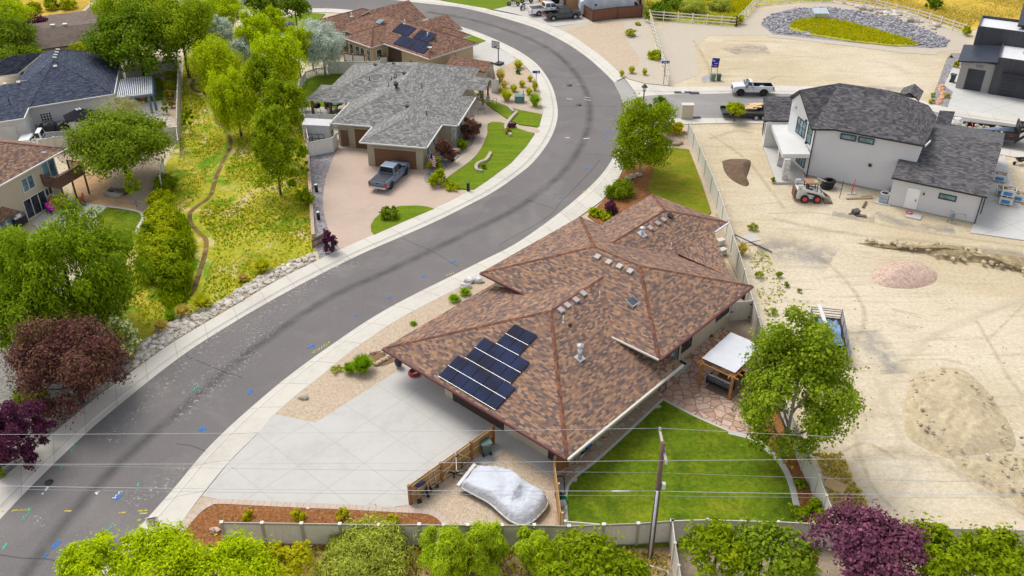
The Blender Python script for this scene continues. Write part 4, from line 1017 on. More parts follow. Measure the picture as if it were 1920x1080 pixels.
# 7. new grey-white house on the right
K=gp(1566,242,6);A7=R(-29.3)
H7=thing('house','new two-storey pale grey house with charcoal roof and white porch on the sandy lot','house',(K.x,K.y,0),A7)
c7,s7=math.cos(A7),math.sin(A7)
def l7(px,py,z):
 p=gp(px,py,z);dx,dy=p.x-K.x,p.y-K.y;return (c7*dx+s7*dy,-s7*dx+c7*dy)
def w7(x,y):  # world-aligned offset from K -> local
 return (c7*x+s7*y,-s7*x+c7*y)
roof=MB();caps=[];wl=MB()
def r7(*pts):
 for k in range(1,len(pts)-1):roof.slab([pts[0],pts[k],pts[k+1]],.2,0,1)
e0=l7(1522,241.5,5.5);pk=l7(1499,168.5,8.7);farL=l7(1481,180,6.9);apx=l7(1574,155.5,9.2);rdR=l7(1663,168.5,9.2);e1=l7(1734,272.5,6);hp=l7(1737,226,6.6)
print('H7',e0,pk,farL,apx,rdR,e1,hp)
r7((*e0,5.5),(0,0,6),(*apx,9.2),(*pk,8.7))
r7((0,0,6),(*e1,6),(*rdR,9.2),(*apx,9.2))
pl7=((1663,168.5,9.2),(1734,272.5,6),(1748,243,5.95))
def l7p(x,y):q=onp(x,y,*pl7);return (*l7(*q),q[2])
r7((*rdR,9.2),(*e1,6),(*l7(1748,243,5.95),5.95),l7p(1757,219),l7p(1741,197),l7p(1686,177))
back=l7(1500,150,6)
r7((*pk,8.7),(*apx,9.2),(apx[0]+2,apx[1]+8.5,6.0),(farL[0]+1.0,farL[1]+.2,6.4),(*farL,6.9))
r7((*apx,9.2),(*rdR,9.2),(rdR[0]+2,rdR[1]+8.0,6.2),(apx[0]+2,apx[1]+8.5,6.0))
for px in ((1707,172,6.7),):
 c_=l7(px[0],px[1],px[2]);gable(roof,c_[0]-1.1,c_[0]+1.1,c_[1] - .2,c_[1]+3,px[2] - .7,.6,'v',.15,wl)
z_e,z_r=3.2,5.4
a_,b_=l7(1672,332,z_e),l7(1852,369,z_e);ra,rb=l7(1736,243,z_r),l7(1881,267,z_r)
v_e=(a_[1]+b_[1])/2;v_r=(ra[1]+rb[1])/2;uR=(b_[0]+rb[0])/2
print('wing',a_,b_,ra,rb)
r7((a_[0],v_e,z_e),(uR,v_e,z_e),(uR,v_r,z_r),(a_[0],v_r,z_r))
r7((uR,2*v_r-v_e,z_e),(a_[0],2*v_r-v_e,z_e),(a_[0],v_r,z_r),(uR,v_r,z_r))
wl.face([(uR - .3,2*v_r-v_e - .3,z_e),(uR - .3,v_e+.3,z_e),(uR - .3,v_r,z_r - .15)])
g1=l7(1791,209,4.6);g2_=l7(1780,241,3.4);g3=l7(1752,238,3.4);g4=l7(1762,207,4.8)
r7((*g4,4.8),(*g1,4.6),(*g2_,3.4),(*g3,3.6))
d1=l7(1726,185,5.6);d2=l7(1706,171,6.6);d3=l7(1684,178,6.6)
R7=obj('roof',roof,[M['sh_dark'],M['black']],H7)
e1w=(e1[0] - .35,e1[1]+.35)
wl.prism([(e0[0]+.3,e0[1]+.35),e1w,(e1[0] - .3,e1[1]+5.5),(apx[0]+2,apx[1]+7),(farL[0]+.35,farL[1]),],-.3,5.5)
wl.face([(e0[0]+.3,e0[1]+.35,5.4),(farL[0]+.35,farL[1],5.4),(farL[0]+.35,farL[1],6.75),(pk[0]+.3,pk[1],8.5)][::-1])
wl.face([(e0[0]+.3,e0[1]+.35,5.4),(farL[0]+.35,farL[1],5.4),(farL[0]+.35,farL[1],6.75),(pk[0]+.3,pk[1],8.5)])
obj('wall',wl,M['white_st'],H7)
gw=MB();gw.prism([(a_[0]+.2,v_e+.35),(uR - .35,v_e+.35),(uR - .35,2*v_r-v_e - .35),(a_[0]+.2,2*v_r-v_e - .35)],-.3,z_e - .05);obj('wall',gw,M['grey_st'],H7)
gs=MB();gs.prism([(e0[0]+.28,e0[1]+.31),(e1w[0],e1w[1] - .03),(e1w[0],e1w[1]+.2),(e0[0]+.3,e0[1]+.6)],-.3,5.6);gs.prism([(-.8,.27),(e1w[0],e1w[1] - .032),(e1w[0],e1w[1]+.1),(-.8,.5)],5.6,5.9);obj('wall',gs,M['grey_st'],H7)
fd=MB();fd.prism([(e0[0]+.3,e0[1]+.28),(e1w[0]+.02,e1w[1] - .06),(e1w[0],e1w[1]+.1),(.05,.5)],-.1,.22);fd.prism([(a_[0]+.2,v_e+.32),(uR - .33,v_e+.32),(uR - .33,v_e+.6),(a_[0]+.2,v_e+.6)],-.1,.12);obj('foundation',fd,M['pan'],H7)
wd=math.atan2(e1w[1] - .32,e1w[0])-R(90)
def onmain(s):t=s/math.hypot(e1w[0],e1w[1] - .32);return (.1+(e1w[0] - .1)*t,.29+(e1w[1] - .03 - .29)*t)
M['grn_tape']=plain('window_wrap',(.02,.055,.055),.4)
for s in (1.3,3.1):p=onmain(s);opening(H7,'window',(p[0],p[1],5.0),1.45,.55,wd,M['grn_tape'],M['glass_b'],.13,.06,0)
opening(H7,'window',(a_[0]+5.4,v_e+.35,1.9),1.5,.5,R(-90),M['grn_tape'],M['glass_b'],.12,.06,0)
panel_door(H7,'door',(a_[0]+2.3,v_e+.35,.15),1.0,2.1,R(-90),M['whitedoor'],M['whitedoor'],handle=.9)
lt=MB();lt.obox((a_[0]+3.25,v_e+.28,2.0),(.14,.14,.2));obj('wall_light',lt,M['black'],H7)
lt=MB();p=onmain(4.0);lt.obox((p[0],p[1],2.7),(.3,.12,.3));obj('wall_vent',lt,M['black'],H7)
dp=MB()
for (x,y,z0,z1) in ((e0[0]+.35,e0[1]+.2,0,5.8),(uR - .4,v_e+.2,-.1,3.0),(uR - .15,v_e+.9,.9,3.0)):dp.obox((x,y,(z0+z1)/2),(.1,.1,z1-z0))
obj('downpipe',dp,M['black'],H7)
gutter(R7,[((0,0,6),(*e1,6)),((a_[0],v_e,z_e),(uR,v_e,z_e))],M['black'],.12,.14)
gutter(R7,[((*e1,6.02),(e1[0]+.25,e1[1]+1.6,6.02))],M['white'],.1,.2,'barge_board')
mbx=MB();p=onmain(-1.0);
em=w7(-1.4,.25);pbx=l7(1530,322,1.2)
emb=MB();emb.obox((e0[0]+1.45,e0[1]+.8,1.35),(.45,.2,1.0),0.37);obj('electric_meter',emb,M['galv'],H7)
for (s,h_) in ((6.35,.55),(6.9,1.0)):
 vb=MB();p=onmain(s);vb.obox((p[0],p[1] - .1,h_),(.16,.14,.4+.3*h_),wd);obj('hose_box',vb,M['galv'],H7)
f0,f1,k0,k1=l7(1468,289,3),l7(1519,289,3),l7(1442,221,3),l7(1491,224,3)
pf=MB();pf.slab([(*f0,3.0),(*f1,3.0),(*k1,3.0),(*k0,3.0)],.45)
o7=obj('porch_roof',pf,M['white'],H7)
pp=MB();p0,p1=l7(1444,221,3.0),l7(1489,222,3.0)
pp.slab([(*p0,4.1),(*p1,4.1),(p1[0] - .1,p1[1]+.5,4.1),(p0[0] - .1,p0[1]+.5,4.1)],1.1);obj('parapet',pp,M['grey_st'],H7)
dk=MB();d0,d1,d2,d3=l7(1456,342,.25),l7(1513,341,.25),l7(1480,255,.25),l7(1430,270,.25)
dk.slab([(*d0,.25),(*d1,.25),(*d2,.25),(*d3,.25)],.4);obj('porch_deck',dk,M['concrete'],H7)
for (x,y) in ((1470,335),(1461,309),(1444,271)):
 cm=MB();p=l7(x,y,0.3);cm.obox((p[0],p[1],1.4),(.62,.5,2.4),-A7);obj('stone_column',cm,M['stone_w'],H7)
lw=MB();lp=l7(1431,181,5.0);ln=l7(1434,226,3.4);rn=l7(1492,226,3.4);rp=l7(1492,181,5.0);lf=l7(1421,190,4.3)
lw.slab([(*ln,3.4),(*rn,3.4),(*rp,5.0),(*lp,5.0)],.2,0,1);lw.slab([(*lp,5.0),(*rp,5.0),(rp[0]+.6,rp[1]+1.7,4.2),(lp[0] - .1,lp[1]+1.6,4.2)],.2,0,1)
obj('roof',lw,[M['sh_dark'],M['black']],H7)
lwl=MB();i_=Vector((*ln,0));lwl.prism([(ln[0]+.25,ln[1]+.1),(rn[0],rn[1]+.2),(rp[0],rp[1]+1.3),(lp[0]+.35,lp[1]+1.2)],-.3,3.25)
lwl.face([(ln[0]+.25,ln[1]+.1,3.2),(lp[0]+.35,lp[1]+1.2,3.2),(lp[0]+.35,lp[1]+1.2,4.1),(lp[0]+.3,lp[1],4.85)][::-1])
obj('wall',lwl,M['white_st'],H7)
west=math.pi-A7
m_=[(e0[0]+.3)*.5+farL[0]*.5,(e0[1]+.35)*.5+farL[1]*.5]
dw=Vector((farL[0]+.35-e0[0] - .3,farL[1]-e0[1] - .35));wl_l=dw.length;dw.normalize();wn_=math.atan2(dw.y,dw.x)+R(90)
for s,w_,z_,h_,pt in ((.5,.25,3.6,1.7,'window'),(.16,.9,3.5,1.9,'window'),(.3,1.8,.6,1.9,'window')):
 c_=(e0[0]+.3+dw.x*wl_l*s,e0[1]+.35+dw.y*wl_l*s);opening(H7,pt,(*c_,z_),w_ if w_>.5 else 1.9,h_,wn_,M['black'],M['glass_b'],.08,.06,2 if w_ != .9 else 0,rows=2)
c_=(ln[0]*.45+lp[0]*.55+.18,ln[1]*.45+lp[1]*.55+.6);opening(H7,'window',(*c_,1.0),1.7,1.6,math.atan2(lp[1]+1.1-ln[1],lp[0]+.1-ln[0])+R(90),M['black'],M['glass_b'],.07,.06,2,rows=2)
for s,z_ in ((.75,6.2),(.33,5.6),(.1,5.3),(.2,3.4)):
 lt=MB();c_=(e0[0]+.2+dw.x*wl_l*s,e0[1]+.3+dw.y*wl_l*s);lt.obox((*c_,z_),(.2,.2,.22),wn_);obj('wall_light',lt,M['black'],H7)
# 8. modern dark house, right edge
F0=gp(1790.5,165.9);A8=R(-28.2)
H8=thing('house','modern grey and black house with flat roofs and dark garage doors, right edge','house',(F0.x,F0.y,0),A8)
c8,s8=math.cos(A8),math.sin(A8)
def l8(px,py,z):
 p=gp(px,py,z);dx,dy=p.x-F0.x,p.y-F0.y;return (c8*dx+s8*dy,-s8*dx+c8*dy)
uB=l8(1852,175.5,0)[0]
zl=zat(1790.5,165.9,112.5);zr=zat(1852,175.5,114)
print('H8',uB,zl,zr,l8(1878,79,6),l8(1809,78,5),l8(1824,62,6.5),l8(1883,71,6.5))
w8=MB();w8.box(0,uB,0,7,-.2,zl - .2);w8.prism([(0,0),(uB,0),(uB,7),(0,7)],zl - .2,zl);
obj('wall',w8,M['warm_grey'],H8)
M['seam']=boards('standing_seam_metal',(.026,.032,.05),.62,.4,1,.2,.12,.1)
M['blkboard']=boards('dark_board_siding',(.062,.062,.072),.3,.5,0,.6,.1,.06)
M['membrane']=plain('white_membrane',(.612,.603,.612),.6,var=.06)
rf=MB();rf.slab([(-.5,-.6,zl),(uB+.25,-.6,zr),(uB+.25,5.2,zr+.5),(-.5,5.2,zl+.5)],.18,0,1);R8=obj('roof',rf,[M['seam'],M['black']],H8)
w9=MB();w9.box(uB+.05,uB+12,-.35,9,-.2,4.6);w9.box(.6,uB+12,6.3,12,-.2,6.3)
obj('wall',w9,M['blkboard'],H8)
fr8=MB();fr8.box(uB+.15,uB+11.9,-.25,6.2,4.61,4.66);fr8.box(.75,uB+11.9,6.5,11.8,6.31,6.36);obj('flat_roof',fr8,M['membrane'],H8)
pp=MB()
for x0,x1,y0,y1,z0,z1 in ((uB+.05,uB+12,-.36,-.2,4.6,4.95),(uB+.04,uB+.22,-.2,6.2,4.6,4.95),(.6,uB+12,6.28,6.45,6.3,6.7),(.59,.76,6.45,12,6.3,6.7),(.76,uB+5,11.85,12,6.3,6.7)):pp.box(x0,x1,y0,y1,z0,z1)
obj('parapet',pp,M['blkboard'],H8)
tw=MB();tw.slab([(uB+1.2,8.2,7.0),(uB+12,8.2,7.3),(uB+12,15.5,8.4),(uB+1.2,15.5,8.1)],.25,0,1);obj('roof',tw,[M['seam'],M['black']],H8)
tb=MB();tb.box(uB+1.8,uB+11.8,9.0,15,5,7.0);obj('wall',tb,M['blkboard'],H8)
for u in (uB+2.7,uB+3.9,uB+4.9):pipe_vent(H8,u,3.5,4.66,.6,.08,M['white'])
panel_door(H8,'garage_door',(2.05*uB/4.1,0,0),uB*.52,2.9,R(-90),M['gdoor_blk'],None)
panel_door(H8,'garage_door',(uB+4.1,-.35,0),6.0,2.6,R(-90),M['gdoor_blk'],None)
ln_=MB()
for k in range(6):ln_.box(uB*.25,uB*.42,-.075,-.052,.25+k*.47,.37+k*.47)
for k in range(5):ln_.box(uB+1.3,uB+2.9,-.425,-.402,.25+k*.47,.37+k*.47)
obj('door_light',ln_,M['black'],H8)
ca=MB();ca.box(uB+1.0,uB+12,-1.2,-.36,3.05,3.2);obj('canopy',ca,M['black'],H8)
nm=MB()
def seg(ch,x,z,s,y,mb):
 segs={'1': 'bc','3': 'abgcd','5': 'afgcd','9': 'abcdfg','2': 'abged','0': 'abcdef','6': 'afedcg','8': 'abcdefg'}[ch]
 P={'a': (.5,2,1,.2),'b': (1,1.5,.2,1),'c': (1,.5,.2,1),'d': (.5,0,1,.2),'e': (0,.5,.2,1),'f': (0,1.5,.2,1),'g': (.5,1,1,.2)}
 for k in segs:
  cx,cz,w_,h_=P[k];mb.box(x+(cx-w_/2)*s,x+(cx+w_/2)*s,y,y+.03,z+(cz-h_/2)*s,z+(cz+h_/2)*s)
for i,ch in enumerate('935'):seg(ch,uB*.45+i*.3,3.2,.15,-.035,nm)
obj('house_number',nm,M['black'],H8)
# 9. orange stucco house, top edge
G0,G1=gp(1030,14),gp(1072,34)
H9=thing('house','orange stucco house with open garage and stone pillar behind the parked trucks','house',(gp(1060,28).x,gp(1060,28).y,0),R(8))
w=MB();w.box(-2.9,-2.3,2.5,9,-.2,3.6);w.box(-2.3,-.5,2.5,3.0,2.6,3.6);w.box(-2.3,-.5,9,16,-.2,3.6);w.box(.6,12.5,2.5,16,-.2,4.2)
obj('wall',w,M['orange_st'],H9)
st=MB();st.box(-.5,.1,2.3,3.3,-.1,4.0);obj('stone_pillar',st,M['stone'],H9)
panel_door(H9,'door',(.36,2.6,0),.5,3.4,R(-90),M['brown'],None)
ig=MB();ig.box(-2.3,-.5,6.6,6.9,0,3.2);obj('garage_back_wall',ig,plain('navy_cabinet',(.03,.06,.12)),H9)
rr=MB();hip(rr,-3.6,13.3,1.7,16.8,4.2,.4);obj('roof',rr,[M['sh_red'],M['brown']],H9)
cb=MB()
for i in range(3):cb.box(-2.2+i*.55,-1.8+i*.55,4.8,5.5,0,1+.4*(i % 3))
obj('cabinets',cb,plain('blue_bins',(.03,.10,.22)),H9)
# fences
def vinyl_fence(name,pts,h,label,cat='fence',group=None,step=2.44,mat_panel=None,mat_post=None,post=.13,skip=(),fixed=False,picket=False,cap=True):
 """solid vinyl panels between capped posts; pts are world points along the base"""
 P=[Vector((p[0],p[1],0)) for p in pts]
 t=thing(name,label,cat,(P[0].x,P[0].y,0),0,group)
 O=P[0];mp,mq=mat_panel or M['vinyl'],mat_post or M['offwhite']
 L_=[]
 for a,b in zip(P,P[1:]):
  n=1 if fixed else max(1,round((b-a).length/step))
  for i in range(n):L_.append((a.lerp(b,i/n)-O,a.lerp(b,(i+1)/n)-O))
 for a,b in L_:
  d=b-a;rz=math.atan2(d.y,d.x);c=(a+b)/2
  pm=MB()
  if picket:
   n=max(2,int(d.length/.13))
   for i in range(n):
    q=a.lerp(b,(i+.5)/n);pm.obox((q.x,q.y,h/2+.05),(.05,.03,h - .3),rz)
  else:
   pm.obox((c.x,c.y,h/2 - .02),(d.length-post,.03,h - .2),rz)
  po=obj('panel',pm,mp,t)
  for z_ in (h - .09,.12):rm=MB();rm.obox((c.x,c.y,z_),(d.length-post,.06,.16),rz);obj('rail',rm,mq,po)
 for q in [L_[0][0]]+[b for a,b in L_]:
  pm=MB();pm.obox((q.x,q.y,h/2),(post,post,h),rz)
  if cap:
   pm.obox((q.x,q.y,h+.02),(post*1.25,post*1.25,.05),rz,1)
  obj('post',pm,[mq,M['white']],t)
 return t
def rowfix(pxtop,h):
 """base points under fence tops seen at these pixels"""
 return [gp(x,y,h) for x,y in pxtop]
HF=1.95
M['vinyl_post_shaded']=plain('vinyl_post_shaded',(.36,.34,.285),.5,var=.05)  # darker vinyl: shade on the post sides put into the colour
vinyl_fence('vinyl_fence',rowfix([(415,979),(491,980),(565,981),(637,982),(710,984),(786,983),(832,984),(877,984),(941,984.5),(1002,984),(1067,986),(1132,983),(1197,981),(1260,976)],HF),HF,'beige vinyl fence behind the foreground bushes, from the mulch bed to the utility pole',fixed=True,post=.17,mat_post=M['vinyl_post_shaded'])
vinyl_fence('vinyl_fence',rowfix([(1261,976),(1327,974),(1391,976),(1460,978),(1525,981),(1600,985),(1680,988),(1770,990),(1858,992),(1950,994),(2040,996)],HF),HF,'pale vinyl fence along the near edge of the back lawn and sand lot',fixed=True)
vinyl_fence('vinyl_fence',rowfix([(1261,977),(1266,1018),(1273,1060),(1281,1108)],HF),HF,'short vinyl fence running towards the viewer beside the utility pole',fixed=True)
vinyl_fence('vinyl_fence',rowfix([(1060,977),(1134,983),(1160,985)],HF - .25),HF - .25,'short low vinyl fence inside the lawn corner next to the wood panel',fixed=True)
EF=[(1292,231),(1302,250),(1313,275),(1324,300),(1336,329),(1348,358),(1357,385),(1366,411),(1375,440),(1386,472),(1397,506),(1406,540),(1412,562)]
vinyl_fence('vinyl_fence',rowfix(EF,HF),HF,'long tall vinyl fence between the brown-roofed house and the sand lot',fixed=True)
EF2=[(1413,563),(1423,596),(1434,634),(1446,672),(1460,712),(1476,755),(1494,797),(1512,842),(1536,891),(1550,929),(1567,968),(1573,982)]
vinyl_fence('vinyl_fence',rowfix(EF2,HF),HF,'vinyl fence past the pergola and cottonwood down to the near fence',fixed=True)
ga,gb=gp(1373,566,HF),gp(1412,563,HF)
G=thing('gate','cream vinyl gate with black hinges between the house wall and the long fence','gate',(ga.x,ga.y,0))
d=Vector((gb.x-ga.x,gb.y-ga.y,0));rz=math.atan2(d.y,d.x)
pm=MB();pm.obox((d.x/2,d.y/2,HF/2+.03),(d.length - .15,.05,HF - .12),rz);obj('panel',pm,M['vinyl'],G)
for t_,z_ in ((.05,.98),(.93,.35),(.93,1.6)):
 hm=MB();q=d*t_;n_=Vector((d.y,-d.x,0)).normalized()*.05;hm.obox((q.x+n_.x,q.y+n_.y,z_),(.18,.06,.1),rz);obj('hinge' if t_>.5 else 'latch',hm,M['black'],G)
fm=MB()
for t_ in (0,1):fm.obox((d.x*t_,d.y*t_,HF/2),(.12,.12,HF),rz)
obj('gate_frame',fm,M['offwhite'],G)
M['cedar']=boards('cedar_boards',(.47,.27,.11),.14,.75,0,.7,.06,.18)
M['cedar_rail']=plain('cedar_rail',(.60,.42,.22),.75)
M['cedar_post']=plain('stained_post',(.30,.13,.04),.7)
ca,cb_=gp(770,947),gp(925,834)
CFN=thing('wooden_fence','cedar board fence with cross-braced double gate at the driveway end','fence',(ca.x,ca.y,0))
d=Vector((cb_.x-ca.x,cb_.y-ca.y,0));rz=math.atan2(d.y,d.x);LN=d.length;u_=d/LN;n_=Vector((u_.y,-u_.x,0))
HW=1.75
def cpos(t,off=0):q=u_*(LN*t)+n_*off;return (q.x,q.y)
ts=[0,.36,.72,1.0]
for t_ in ts:
 pm=MB();pm.obox((*cpos(t_,.0),HW/2),(.17,.17,HW),rz);obj('post',pm,M['cedar_post'],CFN)
for a,b,gate in ((0,.36,0),(.36,.54,1),(.54,.72,2),(.72,1.0,0)):
 pm=MB();m_=(a+b)/2;pm.obox((*cpos(m_,-.03),HW/2+.02),((b-a)*LN - .1,.025,HW - .15),rz)
 pn=obj('gate_leaf' if gate else 'panel',pm,M['cedar'],CFN)
 rm=MB();ln=(b-a)*LN - .2
 for z_ in ((.22,.95,1.55) if not gate else (.25,.95,1.58)):rm.obox((*cpos(m_,.03),z_),(ln,.05,.1),rz)
 if gate:
  dz=1.25;ang=math.atan2(dz,ln)*(1 if gate==1 else -1)
  rm.obox((*cpos(m_,.045),.92),(math.hypot(ln,dz),.04,.1),rz,ry=-ang)
 obj('rail',rm,M['cedar_rail'],pn)
hm=MB();hm.obox((*cpos(.54,.1),1.45),(.25,.08,.1),rz);obj('latch',hm,M['black'],CFN)
pa_,pb_=gp(1037,893),gp(1050,1000)
W2=thing('wooden_fence','narrow cedar board fence seen edge-on between boat yard and lawn','fence',(pa_.x,pa_.y,0))
d=Vector((pb_.x-pa_.x,pb_.y-pa_.y,0));rz=math.atan2(d.y,d.x)
for k in range(2):
 q=d*(.25+.5*k);pm=MB();pm.obox((q.x,q.y,.92),(d.length/2 - .04,.05,1.75),rz);obj('panel',pm,M['cedar'],W2)
for k in range(3):
 q=d*(k/2)+Vector((.1,0,0));pm=MB();pm.obox((q.x,q.y,.9),(.12,.12,1.8),rz);obj('post',pm,M['cedar_rail'],W2)
pa_,pb_=gp(1040,890),gp(1064,877)
W3=thing('gate','brown board gate under the eave at the near corner of the brown roof','gate',(pa_.x,pa_.y,0))
d=Vector((pb_.x-pa_.x,pb_.y-pa_.y,0));rz=math.atan2(d.y,d.x)
pm=MB();pm.obox((d.x/2,d.y/2,.9),(d.length,.05,1.7),rz);obj('panel',pm,boards('brown_boards',(.30,.14,.05),.14,.7,0,.7,.06,.15),W3)
pm=MB();pm.obox((d.x,d.y,.95),(.12,.12,1.9),rz);obj('post',pm,M['cedar_post'],W3)
HG=1.8
vinyl_fence('vinyl_fence',rowfix([(577,258),(573,233),(569,205),(562,185),(559,166),(561,150)],HG),HG,'curving white vinyl fence on the greenbelt side of the grey-roofed house',step=3,mat_panel=M['vinyl_w'],mat_post=M['white'])
vinyl_fence('railing',rowfix([(561,150),(572,133),(592,126.5),(615,125)],1.3),1.2,'white picket railing curving round the back lawn of the grey-roofed house','railing',step=2.2,mat_panel=M['white'],mat_post=M['white'],picket=True)
vinyl_fence('vinyl_fence',rowfix([(615,116),(634,115.5),(653,115),(690,115),(712,114)],HG),HG,'white privacy fence behind the grey roof and its back lawn',step=2.2,mat_panel=M['vinyl_w'],mat_post=M['white'])
vinyl_fence('gate',rowfix([(577,267),(623,258),(630,250)],HG),HG,'white vinyl double gate at the gravel side of the stamped driveway','gate',fixed=True,mat_panel=M['vinyl_w'],mat_post=M['white'])
vinyl_fence('vinyl_fence',rowfix([(569,215),(599,213),(629,215)],HG),HG,'white vinyl screen between the small shed yard and the covered patio',fixed=True,mat_panel=M['vinyl_w'],mat_post=M['white'])
vinyl_fence('vinyl_fence',rowfix([(925,130),(934,149),(922,150)],HG),HG,'short white fence at the corner of the russet garden shed',fixed=True,mat_panel=M['vinyl_w'],mat_post=M['white'])
dk=vinyl_fence('privacy_screen',rowfix([(645,101),(661,104),(683,105.5),(711,108.5),(726,107)],1.1),1.3,'white screened deck railing with brown posts behind the grey roof','screen',fixed=True,mat_panel=M['white'],mat_post=M['brown'])
BR=thing('brick_wall','long low pinkish block wall between gravel strip and greenbelt','wall')
bw=MB();P=[gp(567,205),gp(573,240),gp(578,300),gp(583,370),(gp(588,447))]
m_bl=boards('tan_blocks',(.50,.37,.27),.4,.9,0,.75,.04,.12)
for a,b in zip(P,P[1:]):
 d=b-a;c=(a+b)/2;bw.obox((c.x,c.y,.22),(d.length+.02,.34,.5),math.atan2(d.y,d.x))
obj('wall_body',bw,m_bl,BR)
WS=thing('wooden_screen','small brown picket screen at the end of the low block wall','screen',(gp(587,468).x,gp(587,468).y,0))
a,b=gp(587,468),gp(611,456);d=b-a;rz=math.atan2(d.y,d.x);pm=MB()
for i in range(13):q=d*(i/12);pm.obox((q.x,q.y,.55),(.09,.03,1.0+.25*(i/12)),rz)
obj('slats',pm,M['brown'],WS)
pm=MB();pm.obox((d.x/2,d.y/2,.3),(d.length,.06,.08),rz);pm.obox((d.x/2,d.y/2,.85),(d.length,.06,.08),rz);obj('rail',pm,M['dkbrown'],WS)
pm=MB();pm.obox((d.x,d.y,.8),(.14,.14,1.6),rz);obj('post',pm,M['brown'],WS)
M['brownfence']=boards('brown_fence_boards',(.175,.075,.045),.16,.7,0,.7,.05,.12)
vinyl_fence('wooden_fence',[gp(1088,29),gp(1111,42),gp(1157,36),gp(1203,33)],2.0,'dark brown board fence in front of the covered camper','fence',fixed=True,mat_panel=M['brownfence'],mat_post=M['dkbrown'],cap=False)
vinyl_fence('wooden_fence',[gp(1203,33),gp(1200,12),gp(1196,-10)],2.0,'dark brown board fence beside the camper running away from the street','fence',fixed=True,mat_panel=M['brownfence'],mat_post=M['dkbrown'],cap=False)
vinyl_fence('vinyl_fence',rowfix([(333,110),(333,140),(332,172),(331,205),(330,238),(333,262)],HG),HG,'cream vinyl fence between the blue-roofed yard and the greenbelt',step=2.6,mat_panel=M['vinyl'],mat_post=M['offwhite'])
vinyl_fence('vinyl_fence',rowfix([(232,122),(270,119),(300,115),(331,110)],HG),HG,'cream vinyl fence under the big green maple',step=2.4)
vinyl_fence('vinyl_fence',rowfix([(262,242),(285,241),(305,240),(331,237)],HG),HG,'cream vinyl fence in front of the pale rock bed',step=2.6)
vinyl_fence('vinyl_fence',rowfix([(72,262),(100,257),(125,254),(160,250)],HG),HG,'cream vinyl fence behind the white pickup by the blue-roofed house',step=2.6)
vinyl_fence('vinyl_fence',rowfix([(303,294),(299,330)],HG),HG,'short weathered vinyl fence beside the leafy yard tree',step=3)
M['ranch']=plain('ranch_rail_paint',(.70,.66,.56),.6)
def ranch(name,px,label,n_between):
 P=[gp(x,y) for x,y in px]
 t=thing(name,label,'fence',(P[0].x,P[0].y,0));O=P[0]
 Q=[]
 for a,b,n in zip(P,P[1:],n_between):
  for i in range(n):Q.append(a.lerp(b,i/n)-O)
 Q.append(P[-1]-O)
 for q in Q:
  pm=MB();pm.obox((q.x,q.y,.8),(.16,.16,1.6));obj('post',pm,M['ranch'],t)
 for a,b in zip(Q,Q[1:]):
  d=b-a;c=(a+b)/2
  for z in (.45,.92,1.38):rm=MB();rm.obox((c.x,c.y,z),(d.length,.05,.15),math.atan2(d.y,d.x));obj('rail',rm,M['ranch'],t)
ranch('ranch_fence',[(1253,160),(1217,38)],'white three-rail fence running from the street sign back to the scrub',[16])
ranch('ranch_fence',[(1217,37),(1380,50)],'white three-rail fence across the front of the green scrub',[6])
ranch('ranch_fence',[(1380,50),(1416,12)],'short white three-rail fence stepping back beside the scrub',[4])
ranch('ranch_fence',[(1416,11),(1500,3),(1560,4),(1640,16),(1720,36),(1808,64)],'long white three-rail fence curving behind the rock-lined basin',[4,3,4,4,4])
# vehicles
M['tyre']=plain('tyre_rubber',(.018,.018,.019),.85)
M['rim']=plain('alloy',(.35,.36,.38),.35,.7)
M['autoglass']=glass('car_glass',(.012,.016,.02),.05)
M['redlamp']=plain('red_lamp',(.42,.012,.015),.25)
M['headlamp']=plain('clear_lamp',(.7,.72,.75),.15)
M['chrome']=plain('chrome',(.55,.56,.58),.2,.8)
def carpaint(name,col,metal=.3):
 m,nt,b=nodes(name);n=noise(nt,coords(nt),1.2,3)
 r=ramp(nt,[(.3,[k*.93 for k in col]),(.7,[min(1,k*1.06) for k in col])]);L(nt,n,r.inputs[0]);L(nt,r.outputs[0],b.inputs['Base Color'])
 b.inputs['Roughness'].default_value=.32;b.inputs['Metallic'].default_value=metal;b.inputs['Coat Weight'].default_value=.25;b.inputs['Coat Roughness'].default_value=.08
 return m
def wheel(par,x,y,r,w,side,rim=None):
 mb=MB();Mx=Matrix.Rotation(R(90),3,'X')
 prof=[(r*.6,-w/2),(r*.93,-w/2),(r,-w*.3),(r,w*.3),(r*.93,w/2),(r*.6,w/2)]
 mb.lathe(prof,(x,y,r),20,0,Mx);t=obj('wheel',mb,M['tyre'],par)
 rb=MB();rb.lathe([(0.0,-w*.38),(r*.25,-w*.40),(r*.3,-w*.3),(r*.55,-w*.34),(r*.62,-w*.46)],(x,y,r),14,0,Mx)
 rb.lathe([(0.0,w*.38),(r*.25,w*.40),(r*.3,w*.3),(r*.55,w*.34),(r*.62,w*.46)],(x,y,r),14,0,Mx)
 for k in range(5):
  a=k*2*math.pi/5
  rb.obox((x+math.cos(a)*r*.38,y-side*w*.0+side*w*.36,r+math.sin(a)*r*.38),(r*.5,.04,r*.12),0,ry=-a)
 obj('rim',rb,rim or M['rim'],t)
